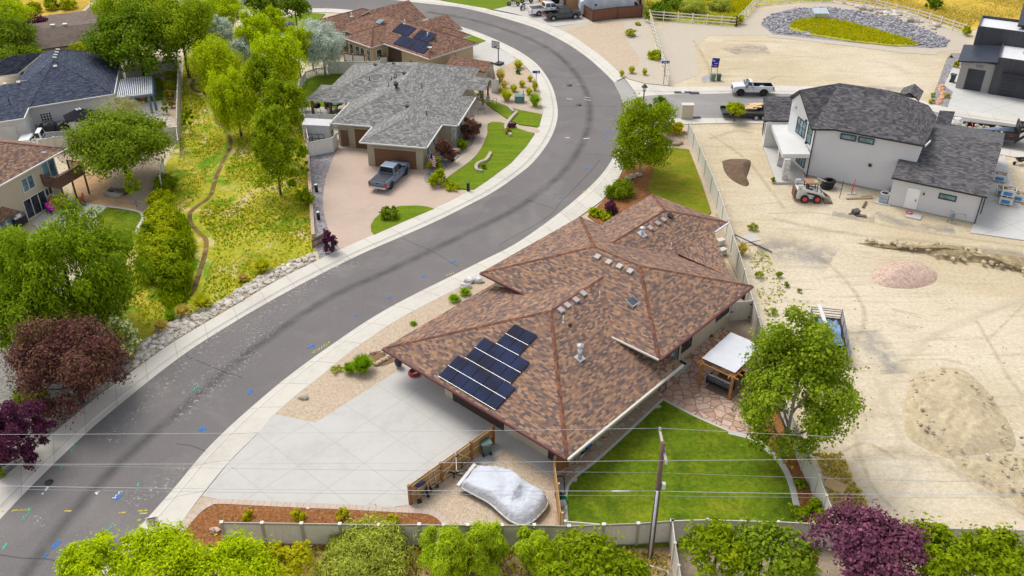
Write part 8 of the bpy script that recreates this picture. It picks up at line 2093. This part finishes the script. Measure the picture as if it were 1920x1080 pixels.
def tree(kind,label,cx,cy,rx,ry,hc,cat='tree',n=None,bark='bark',group=None,name='tree',dens=1.0,tr=None,multi=False,leaf=None,lobes=.28,cr=.26,trunk=True):
 p,R_,Rz,k=crown_dims(cx,cy,rx,ry,hc)
 CNT[0]+=1;seed=CNT[0]
 hc=max(hc,Rz*.72)
 ll=leaf or KIND[kind][1]
 px_leaf=ll*k*.533
 if n is None: n=int(dens*3.9*4*math.pi*(R_*R_*.45+R_*Rz*.55)/(ll*ll*KIND[kind][2]*.5)*.55)
 n=min(n,46000)
 T=thing(name,label,cat,(p.x,p.y,0),0,group)
 if trunk:
  q=random.Random(seed);mb=MB();r0=tr or max(.05,.045*R_+.03)
  stems=3 if multi else 1
  for s_ in range(stems):
   ox,oy=(q.uniform(-.3,.3)*R_*.5,q.uniform(-.3,.3)*R_*.5) if multi else (0,0)
   top=Vector((ox*2,oy*2,hc+Rz*.35))
   mb.tube([(ox*.4,oy*.4,-.1),(ox,oy,max(.3,hc-Rz*.6)),top],r0*(.6 if multi else 1),8,r1=r0*.3)
   for b_ in range(5):
    a=q.uniform(0,6.28);z0=max(.25,hc-Rz*q.uniform(.2,.75));e=Vector((ox+R_*.78*math.cos(a),oy+R_*.78*math.sin(a),hc+Rz*q.uniform(-.1,.6)))
    mid=Vector((ox,oy,z0)).lerp(e,.5)+Vector((0,0,-.06*R_));mb.tube([(ox,oy,z0),mid,e],r0*.42,6,r1=r0*.1)
    for t_ in range(2):
     f=mid.lerp(e,q.uniform(.1,.8));g_=f+Vector((q.uniform(-1,1),q.uniform(-1,1),q.uniform(.1,.9)))*R_*.33;mb.tube([f,g_],r0*.16,5,r1=r0*.05)
  obj('trunk',mb,M[bark],T)
 me=leaf_mesh('crown',kind,R_,Rz,n,seed*13+5,leaf=leaf,lobes=lobes,cr=cr)
 o=bpy.data.objects.new('crown',me);COL.objects.link(o);o.parent=T;o.location=(0,0,hc)
 return T
def shrub(kind,label,cx,cy,rx,ry,cat='shrub',group=None,name='shrub',n=None,k_=.8,leaf=None,dens=1.0,cr=.3,lobes=.22,z0=.08,lead=0):
 hc=1.0
 for _ in range(6):
  p,R_,Rz,k=crown_dims(cx,cy,rx,ry,hc);hc=Rz*k_+z0
 CNT[0]+=1
 ll=leaf or KIND[kind][1]
 if KIND[kind][3]==-1: n=n or int(90+160*R_);hc=Rz+z0
 if n is None: n=int(dens*3.9*4*math.pi*(R_*R_*.45+R_*Rz*.55)/(ll*ll*KIND[kind][2]*.5)*.6)
 me=leaf_mesh(name,kind,R_,Rz,min(n,22000),CNT[0]*17+3,leaf=leaf,cr=cr,lobes=lobes,nclump=max(14,int(22*R_)))
 o=bpy.data.objects.new(name,me);COL.objects.link(o);o.location=(p.x,p.y,hc)
 tag(o,label,cat,group);return o
# --- top left and greenbelt trees
tree('maple','big dark green round maple behind the slatted patio cover',256,72,86,58,6.0,bark='bark_dk',leaf=.42,cr=.2)
tree('olive','tall olive-green tree to the right behind the big maple',335,42,62,52,7.5)
tree('olive','olive-green tree at the top edge directly above the big maple',235,12,60,40,7.5)
tree('lime','yellow-green tree at the top edge beside the far road',410,22,48,30,5.5)
tree('maple','dark green tree at the top edge left of the far pavement',492,8,36,26,5.5)
tree('maple','dark green tree at the top edge by the far pavement, right one',552,10,28,20,4.5,leaf=.4)
tree('yard','green tree filling the top left corner beside the far roof',22,70,44,44,5.0)
tree('lime','yellow-green tree at the left edge above the dark green one',8,30,46,30,6.0)
tree('yard','bushy green tree left of the slate-blue ridge',30,105,46,22,3.5)
tree('plum','purple-leaved tree in front of the far dull roof',66,44,26,17,3.5)
tree('hedge','low green tree between far roof and blue ridge',160,92,26,12,2.6)
for (x,y,rx,ry,lb) in ((63,14,15,10,'round clipped bush at the top left, leftmost of the three'),(94,8,14,11,'round clipped bush at the top left, middle of the three'),(128,7,15,10,'round clipped bush at the top left, rightmost of the three')):
 shrub('hedge',lb,x,y,rx,ry,'bush','clipped bushes by the far path','bush',leaf=.4)
shrub('bronze','dark little bush between the middle and right clipped bushes',110,11,7,6)
tree('lime','upright yellow-green tree left of the weeping willow top',364,74,26,36,4.6)
tree('silver','silvery blue-green tree behind the upper willow',412,62,28,30,4.6,bark='bark_pale')
tree('silver','smaller silvery tree right of the upper willow',452,96,22,26,4.0,bark='bark_pale')
tree('willow','yellow-green weeping willow at the head of the greenbelt',402,112,47,42,4.6,lobes=.35)
tree('willow','lower weeping willow hanging over the creek in the greenbelt',440,182,47,56,4.8,lobes=.35)
tree('lime','tall yellow-green tree between the silvery tree and the far lawn',478,60,36,40,6.0)
tree('lime','yellow-green poplar leaning over the curved white railing',518,108,48,46,7.0)
tree('lime','yellow-green poplar beside the silver tree by the russet house',556,82,26,36,5.5)
tree('limebig','green cottonwood at the top of the greenbelt row, beside the lower willow',492,152,36,50,6.0)
tree('limebig','green cottonwood in the greenbelt row behind the white fence',528,205,42,60,6.0)
tree('limebig','lowest green cottonwood in the greenbelt row beside the low block wall',514,280,44,84,5.2)
tree('lime','small yellow-green tree by the far lawn of the russet house',514,40,22,26,4.0)
tree('silver','big silver-blue tree beside the deck of the russet house',604,85,44,42,4.5,bark='bark_pale')
tree('silver','pale silver tree behind the big silver one',580,66,28,26,5.0,bark='bark_pale')
shrub('silver','small round silver shrub at the corner of the white patio roof',540,56,18,14)
tree('limebig','thin young green tree on the far lawn, left of the pair',560,20,10,18,2.6,dens=.5)
tree('limebig','thin young green tree on the far lawn, right of the pair',578,18,8,14,2.2,dens=.5)
shrub('limebig','young green sapling in the greenbelt grass below the fence',352,222,10,30,'sapling',name='sapling',dens=.5)
shrub('limebig','leafy bush at the foot of the lowest cottonwood',572,370,16,18)
shrub('limebig','green bush against the low block wall',566,300,14,40,dens=.6)
# --- yards on the left
tree('yard','bushy green yard tree between the blue-roofed and tan houses',222,264,92,54,4.6,lobes=.2,dens=1.1)
tree('palegrn','sparse pale tree with thin new leaves behind the bushy yard tree',228,212,48,30,4.4,bark='bark_pale',dens=.35,n=2600)
tree('limebig','slim young aspen in the gravel yard',246,345,14,27,2.6,bark='bark_pale',dens=.6)
for (x,y,rx,ry,kd,lb) in ((319,140,12,9,'hedge','yellow-green shrub along the yard fence, uppermost'),(318,158,12,11,'hedge','green shrub along the yard fence, second from the top'),(317,178,11,11,'rust','reddish green shrub along the yard fence'),(309,202,6,14,'yard','narrow dark shrub by the patio corner'),(296,234,13,8,'box','clipped dome shrub on the pale rock bed'),(313,128,10,6,'maple','dark low shrub under the maple by the fence'),(322,195,7,8,'rust','small rusty shrub low along the yard fence')):
 shrub(kd,lb,x,y,rx,ry)
for i,(x,y,rx,ry,kd,lb) in enumerate(((308,343,24,16,'box','dense green hedge shrub at the fence end above the meadow'),(300,372,26,16,'hedge','hedge shrub second from the top beside the meadow'),(300,398,30,18,'hedge','hedge shrub third from the top beside the meadow'),(302,425,38,24,'hedge','widest hedge shrub beside the back lawn'),(298,455,40,26,'hedge','hedge shrub below the widest one'),(290,492,38,32,'hedge','lowest big hedge shrub beside the large locust'),(325,470,30,26,'limebig','loose green growth right of the hedge'),(330,510,34,34,'limebig','long green reeds between hedge and creek'),(275,440,14,26,'yard','narrow darker shrub in the hedge'))):
 shrub(kd,lb,x,y,rx,ry,dens=1.1)
tree('locust','large spreading green locust tree at the left edge',118,500,128,108,6.0,leaf=.36,lobes=.3,cr=.2,dens=1.15)
tree('locust','lower spreading green tree at the left edge below the locust',55,590,78,62,4.6,leaf=.36,dens=1.1)
tree('yard','darker green tree right of the locust beside the meadow',182,560,54,46,3.6)
tree('locust','pale green tree top at the left edge under the balcony house',15,470,40,46,5.0)
tree('bronze','large purple-brown flowering tree overhanging the pavement',130,678,92,82,3.8,lobes=.5,bark='bark_dk',leaf=.27,dens=1.05)
shrub('bloom','white-flowering shrub at the end of the riprap',231,630,28,42,dens=1.2)
tree('plum','dark purple smoke-bush tree at the left edge',28,812,58,66,2.6,bark='bark_dk',cr=.2,leaf=.2)
shrub('yard','green bush under the purple-brown tree',58,745,34,26)
shrub('limebig','small green bush at the left edge before the purple tree',4,810,14,16);shrub('yard','green bush at the left edge beside the pavement',2,868,14,24)
for k,(x,y,r) in enumerate(((342,582,18),(378,565,22),(490,497,20),(300,610,16),(320,590,14),(455,520,12))):
 shrub(('straw','tuft','tuft','straw','tuftgrn','straw')[k],('straw-coloured grass clump by the riprap','big green grass clump by the riprap near the creek mouth','grass clump at the upper end of the riprap','straw clump near the flowering shrub','green tussock above the riprap','low straw tussock midway along the riprap')[k],x,y,r,r*.8,'grass clump',name='grass_clump',n=320)
# --- around the brown-roofed house
tree('limebig','bright green tree at the street corner by the long vinyl fence',1205,258,56,74,4.4,lobes=.25,bark='bark_pale')
tree('pine','small slender pine behind the corner tree',1238,206,20,28,3.2,cr=.2,dens=.9,lobes=.4)
shrub('gold','golden shrub in the corner bed, right of the pair',1266,240,17,13);shrub('yard','dark green shrub in the corner bed, left of the pair',1246,240,14,14)
shrub('box','clipped oval boxwood at the pavement edge',1161,355,27,17,dens=1.3,lobes=.05,cr=.34)
shrub('plum','purple barberry in the mulch bed below the boxwood',1146,388,15,13);shrub('hedge','light green shrub beside the purple barberry',1122,398,16,9);shrub('yard','small green shrub among the barberries',1145,396,9,7);shrub('plum','low dark purple shrub left of the barberry',1124,404,10,6);shrub('hedge','green shrub at the roof edge under the barberry',1137,407,10,7)
shrub('tuftgrn','spiky bright green clump in the tan gravel bed, right of the pair',679,683,22,20,'shrub',n=700);shrub('tuftgrn','spiky bright green clump in the tan gravel bed, left of the pair',655,690,13,12,'shrub',n=420);shrub('sage','low dry plant left of the spiky clumps',630,693,12,7,dens=.4)
for (x,y,r,lb) in ((872,547,12,'green spiky row of iris along the left eave, upper'),(852,559,13,'green spiky row of iris along the left eave, lower'),(775,606,7,'tiny green weed under the left eave')):shrub('tuftgrn',lb,x,y,r,r*.7,n=240)
for i,(x,y,lb) in enumerate(((463,967,'small yellow-green shrub in the mulch bed, first from the kerb'),(558,968,'small yellow-green shrub in the mulch bed, second from the kerb'),(645,967,'small yellow-green shrub in the mulch bed, third from the kerb'),(735,976,'small yellow-green shrub in the mulch bed, fourth from the kerb'))):
 shrub('gold',lb,x,y,13 if i else 11,13 if i else 10,'shrub','small shrubs in the mulch bed',dens=1.0)
tree('cotton','tall bright green cottonwood rising over the pergola and fence',1492,738,106,140,5.6,bark='bark_pale',lobes=.3,cr=.24,leaf=.22,dens=1.0)
shrub('yard','small green shrub in the mulch by the curved edging',1501,906,12,10);shrub('limebig','yellow-green bush in the fence corner by the lawn',1523,962,32,26);shrub('rust','small leafy weed by the hose bib on the cream wall',1333,629,5,4)
# --- foreground row
tree('lime','bright yellow-green tree at the bottom left, left lobe by the road',172,1062,66,56,4.0,leaf=.21,dens=1.1);tree('lime','bright yellow-green tree at the bottom left, tallest crown below the speed sign',290,1048,84,62,4.4,leaf=.21,dens=1.1);tree('lime','bright yellow-green tree at the bottom left, next to the vinyl fence end',420,1072,84,52,3.6,leaf=.21,dens=1.1);tree('gold','yellow-green low tree right of the bright tree',530,1062,56,34,2.6)
shrub('sage','large grey-green bush leaning on the near vinyl fence',692,1036,82,58,'bush',name='bush',dens=1.2);shrub('sage','grey-green bush below the large one at the bottom edge',650,1082,60,34,'bush',name='bush')
shrub('feather','feathery upright green bush left of the yellow sapling',832,1042,46,60,'bush',name='bush',dens=1.0);shrub('feather','feathery upright green bush right of the yellow sapling',910,1034,46,54,'bush',name='bush',dens=1.1);shrub('feather','feathery green bush third along the near fence',1007,1030,42,44,'bush',name='bush',dens=1.0)
shrub('lime','bright yellow sapling between the feathery bushes',862,1060,18,34,'sapling',name='sapling',dens=.9)
tree('limebig','bright green leafy tree at the bottom centre',1095,1062,86,52,3.0,leaf=.34);tree('limebig','smaller bright green tree at the bottom edge left of the pole',1178,1070,46,30,2.4)
tree('limebig','green tree beyond the short fence, left of the pair',1345,1032,66,48,2.8);tree('yard','green tree with golden tips beyond the short fence, right of the pair',1450,1038,72,46,2.8);shrub('rust','golden-tipped bush between the green trees at the bottom',1500,1056,30,30)
tree('plumbig','big purple-leaved plum tree at the bottom right',1632,1022,96,78,3.6,bark='bark_dk',lobes=.45,leaf=.24);tree('limebig','bright green leafy tree at the bottom right, beside the plum',1760,1040,72,58,3.4,leaf=.32,dens=1.1);tree('limebig','bright green leafy tree in the bottom right corner',1880,1056,84,56,3.2,leaf=.32,dens=1.1)
# --- grey-roofed house beds
for (k_,lb,x,y,rx,ry) in (('hedge','round yellow-green shrub at the driveway corner of the front lawn',820,335,18,16),('hedge','small yellow-green shrub beside the flag',814,306,13,13),('bronze','dark purple shrub against the tan garage side',834,284,18,26),('bronze','dark purple shrub by the stone-faced window',882,243,20,20),('limebig','small yellow-green shrub between the two purple ones',864,271,12,11),
                           ('hedge','low yellow-green plants at the lawn corner',848,350,14,7),('yard','rose bush on the island lawn',728,399,17,13),('plum','plum-coloured bush at the end of the brown screen',620,455,15,22),('yard','narrow green shrub behind the porch post',899,176,5,12),('plum','mauve flowers in the upper lawn edging',960,235,7,5),('rust','small reddish plant inside the upper lawn edging',953,245,6,6),('limebig','tiny plant inside the lower lawn edging',905,312,6,5)):
 shrub(k_,lb,x,y,rx,ry)
GR=[(938,141,13,15,'straw'),(972,120,11,9,'tuft'),(994,147,6,6,'tuft'),(979,157,8,7,'tuft'),(945,158,8,8,'straw'),(963,165,9,8,'tuft'),(950,177,13,14,'tuft'),(992,171,8,8,'tuft'),(1003,186,14,15,'tuftgrn'),(1003,161,7,10,'tuft'),(940,169,6,6,'tuft'),(972,134,5,5,'pine')]
for i,(x,y,rx,ry,k_) in enumerate(GR):
 nm = 'grass_clump' if k_ != 'pine' else 'shrub'
 lb=['tall straw-tipped grass clump nearest the russet shed','grass clump at the top of the ornamental bed','small grass clump left of the street sign, upper','grass clump in the middle of the ornamental bed','straw-coloured clump below the tallest one','grass clump above the teal utility box','wide arching grass clump left of the teal utility box','grass clump just above the brightest green one','brightest green grass clump at the pavement edge','grass clump at the foot of the street sign','small clump by the white corner fence','tiny blue spruce in the ornamental bed'][i]
 shrub(k_,lb,x,y,rx,ry,'grass clump' if nm == 'grass_clump' else 'shrub',name=nm,n=260 if k_ != 'pine' else None)
for (x,y,rx,ry,k_,lb) in ((1182,62,12,7,'sage','grey-green tussock in the gravel across the street, farthest'),(1230,103,16,9,'hedge','green shrub pair against the ranch fence'),(1166,137,6,7,'tuft','small green clump at the street bend, leftmost of the three'),(1185,130,8,8,'tuft','flowering green clump at the street bend, middle of the three'),(1209,134,6,7,'tuft','small green clump at the street bend, rightmost of the three'),(1197,45,6,3,'sage','low weed near the brown fence corner'),
                              (1813,57,9,9,'hedge','bright green bush at the end of the ranch fence'),(1750,6,15,12,'maple','dark green bush in the yellow field'),(1240,20,22,14,'maple','dark scrub bush behind the ranch fence, left'),(1300,14,26,13,'sage','grey-green scrub bush behind the ranch fence, middle'),(1262,6,24,12,'yard','green scrub bush at the top edge behind the ranch fence'),(1380,36,14,9,'gold','yellow-green scrub bush in the fence corner'),(1350,10,22,10,'sage','pale scrub bush at the top edge above the fence corner'),(1212,30,7,12,'limebig','green weed beside the brown fence end'),
                              (1793,120,6,7,'gold','yellow grass plant beside the modern garage'),(1750,178,5,4,'sage','tiny sage plant in the dark gravel, upper'),(1748,190,6,5,'gold','tiny golden plant in the dark gravel, lower'),(1777,180,5,4,'sage','tiny sage plant right of the orange stones'),(1783,106,3,2,'maple','tiny dark plant at the top of the dark gravel'),
                              (1450,337,5,6,'yard','small green weed at the porch deck corner'),(1462,515,6,5,'yard','small weed in the sand lot, upper'),(1475,533,5,4,'yard','small weed in the sand lot, lower'),(1412,425,9,7,'sage','grey weed outside the tall fence'),(1393,465,12,14,'straw','dry straw weed between fence and plywood'),(1425,515,8,7,'sage','pale weed patch outside the long fence'),(1500,545,4,3,'yard','tiny weed in the sand near the fence'),(1448,585,10,7,'sage','pale weed patch outside the fence by the gate')):
 shrub(k_,lb,x,y,rx,ry,'weed' if 'weed' in lb else 'shrub',name='weed' if 'weed' in lb else 'shrub',dens=.8,n=200 if k_ in ('tuft','straw') else None)
tr_=tree('hedge','leafy nursery tree lying on the landscaping trailer',1380,203,18,12,1.7,trunk=True,dens=1.1)
def grass(name,label,px,n,hgt,kind,seed,z=.03,clump=None,clear=None):
 W=[g2(x,y) for x,y in px];g=np.random.default_rng(seed);wx=[p[0] for p in W];wy=[p[1] for p in W]
 m_=n*4;X=g.uniform(min(wx),max(wx),m_);Y=g.uniform(min(wy),max(wy),m_);ins=np.zeros(m_,bool);j=len(W)-1
 for i in range(len(W)):
  xi,yi=W[i];xj,yj=W[j]
  cr_=((yi>Y) != (yj>Y)) & (X<(xj-xi)*(Y-yi)/(yj-yi+1e-9)+xi);ins ^= cr_;j=i
 if clump: ins &= (np.sin(X*clump+1.3*np.sin(Y*clump*.7))+np.sin(Y*clump*1.2+2*np.sin(X*clump*.5))>g.uniform(-1.2,.9,m_))
 if clear:
  for (xa,ya),(xb,yb) in zip(clear,clear[1:]):
   dx,dy=xb-xa,yb-ya;t=np.clip(((X-xa)*dx+(Y-ya)*dy)/(dx*dx+dy*dy),0,1);ins &= (X-xa-t*dx) ** 2+(Y-ya-t*dy) ** 2>.65
 X,Y=X[ins][:n],Y[ins][:n];n=len(X);a=g.uniform(0,6.28,n);h=hgt*g.uniform(.4,1.2,n);w=.06+.07*g.random(n)
 le=np.stack([np.cos(a+1.4),np.sin(a+1.4)],1)*(h*g.uniform(.1,.8,n))[:,None]
 b0=np.stack([X-np.cos(a)*w,Y-np.sin(a)*w,np.full(n,z)],1);b1=np.stack([X+np.cos(a)*w,Y+np.sin(a)*w,np.full(n,z)],1);t0=np.stack([X+le[:,0]+np.cos(a)*w*.5,Y+le[:,1]+np.sin(a)*w*.5,z+h],1);t1=np.stack([X+le[:,0]-np.cos(a)*w*.5,Y+le[:,1]-np.sin(a)*w*.5,z+h*.9],1)
 V=np.stack([b0,b1,t0,t1],1).reshape(-1,3);me=bpy.data.meshes.new(name)
 me.vertices.add(4*n);me.vertices.foreach_set('co',V.astype(np.float32).ravel());me.loops.add(4*n);me.loops.foreach_set('vertex_index',np.arange(4*n,dtype=np.int32));me.polygons.add(n);me.polygons.foreach_set('loop_start',np.arange(0,4*n,4,dtype=np.int32));me.polygons.foreach_set('loop_total',np.full(n,4,dtype=np.int32));me.update(calc_edges=True);me.validate()
 me.materials.append(leafm(kind));o=bpy.data.objects.new(name,me);COL.objects.link(o);o['kind'] = 'stuff';o['label']=label
CRKW=[g2(*p) for p in CRKPX]
MEAD=[(345,120),(420,105),(560,140),(572,215),(580,300),(586,445),(584,478),(540,490),(450,540),(390,575),(325,600),(270,620),(240,560),(270,480),(300,400),(335,300),(338,255)]
grass('meadow_grass','yellow-green rough grass of the greenbelt',MEAD,8000,.15,'gold',1,clump=.55,clear=CRKW)
grass('meadow_grass','brighter green weeds patching the greenbelt',MEAD,8000,.15,'limebig',2,clump=.4,clear=CRKW)
grass('meadow_grass','dry straw patches in the greenbelt',MEAD,3500,.16,'straw',3,clump=.7,clear=CRKW)
grass('meadow_grass','long green reeds beside the hedge',[(330,400),(352,420),(365,470),(355,560),(320,590),(300,560),(318,480)],3500,.7,'limebig',4)
grass('field_grass','tall dry grass of the field beyond the ranch fence',[(1480,-8),(1600,2),(1700,22),(1810,60),(1830,40),(1930,30),(1930,-10),(1500,-12)],7000,.4,'straw',5,clump=.3)
grass('scrub_grass','mixed scrub growth behind the ranch fence',[(1205,-10),(1225,34),(1300,42),(1372,46),(1412,6),(1430,-10)],5000,.45,'gold',6,clump=.4)
grass('basin_reeds','yellow-green reeds in the rock-lined basin',[(1478,50),(1492,40),(1535,34),(1590,43),(1640,57),(1700,75),(1722,85),(1680,85),(1600,77),(1520,64)],4000,.35,'gold',7,z=.13)
grass('weeds','dry brown weeds outside the near end of the fence',[(1530,850),(1580,850),(1600,900),(1625,940),(1630,990),(1580,985),(1560,940)],1500,.16,'straw',8,z=0)
grass('weeds','sparse pale weeds outside the long fence',[(1400,450),(1440,480),(1470,540),(1490,600),(1470,640),(1440,600),(1415,540)],260,.14,'sage',9,z=0,clump=.8)
grass('weeds','dry litter and weeds at the foot of the near vinyl fence',[(440,1022),(640,1022),(900,1025),(1180,1030),(1255,1040),(1250,1080),(560,1085)],2600,.22,'straw',10,z=.09)
patch('verge',[(340,1014),(440,1020),(900,1022),(1255,1024),(1275,1100),(300,1140)],.084,ground_mix('verge_soil',[((.30,.20,.12),.3,.2),((.40,.33,.22),.5,.5,.62,1),((.17,.12,.07),.6,.56,.68,1),((.34,.25,.06),.5,.6,.7,1)],.8,fine=(3,.3)))
patch('verge',[(1266,1024),(1560,1020),(2010,1030),(2010,1120),(1276,1120)],.03,M['gravel_brown'])
# light, camera
SUN_EL,SUN_AZ=R(58),R(-40)          # azimuth measured from +Y towards +X
wd_=bpy.data.worlds.new('World');scn.world=wd_;wd_.use_nodes=True
nt=wd_.node_tree;bg=nt.nodes['Background']
sky=nt.nodes.new('ShaderNodeTexSky');sky.sky_type = 'NISHITA';sky.sun_disc=False
sky.sun_elevation=SUN_EL;sky.sun_rotation=SUN_AZ;sky.air_density=1.0;sky.dust_density=4.0;sky.ozone_density=1.0;sky.altitude=1400
hs=nt.nodes.new('ShaderNodeHueSaturation');hs.inputs['Saturation'].default_value=.28;hs.inputs['Value'].default_value=1.0
nt.links.new(sky.outputs[0],hs.inputs['Color']);nt.links.new(hs.outputs[0],bg.inputs[0]);bg.inputs[1].default_value=.14
sd=bpy.data.lights.new('sun','SUN');sd.energy=1.4;sd.angle=R(30);sd.color=(1,.955,.88)
so=bpy.data.objects.new('sun',sd);COL.objects.link(so)
dirv=Vector((math.sin(SUN_AZ)*math.cos(SUN_EL),math.cos(SUN_AZ)*math.cos(SUN_EL),math.sin(SUN_EL)))
so.rotation_euler=dirv.to_track_quat('Z','Y').to_euler();so.location=(0,60,80)
cam=bpy.data.cameras.new('camera');cam.sensor_width=36;cam.lens=36*CF/1920;cam.clip_start=.5;cam.clip_end=5000
co_=bpy.data.objects.new('camera',cam);COL.objects.link(co_);co_.location=(0,0,CH);co_.rotation_euler=(R(90)-CT,0,0)
scn.camera=co_
vs_=scn.view_settings;vs_.view_transform = 'Standard';vs_.look = 'None';vs_.gamma=1;vs_.use_curve_mapping=False;vs_.exposure=0.86
scn.cycles.max_bounces=5;scn.cycles.diffuse_bounces=3;scn.cycles.glossy_bounces=2;scn.cycles.transmission_bounces=2;scn.cycles.transparent_max_bounces=8
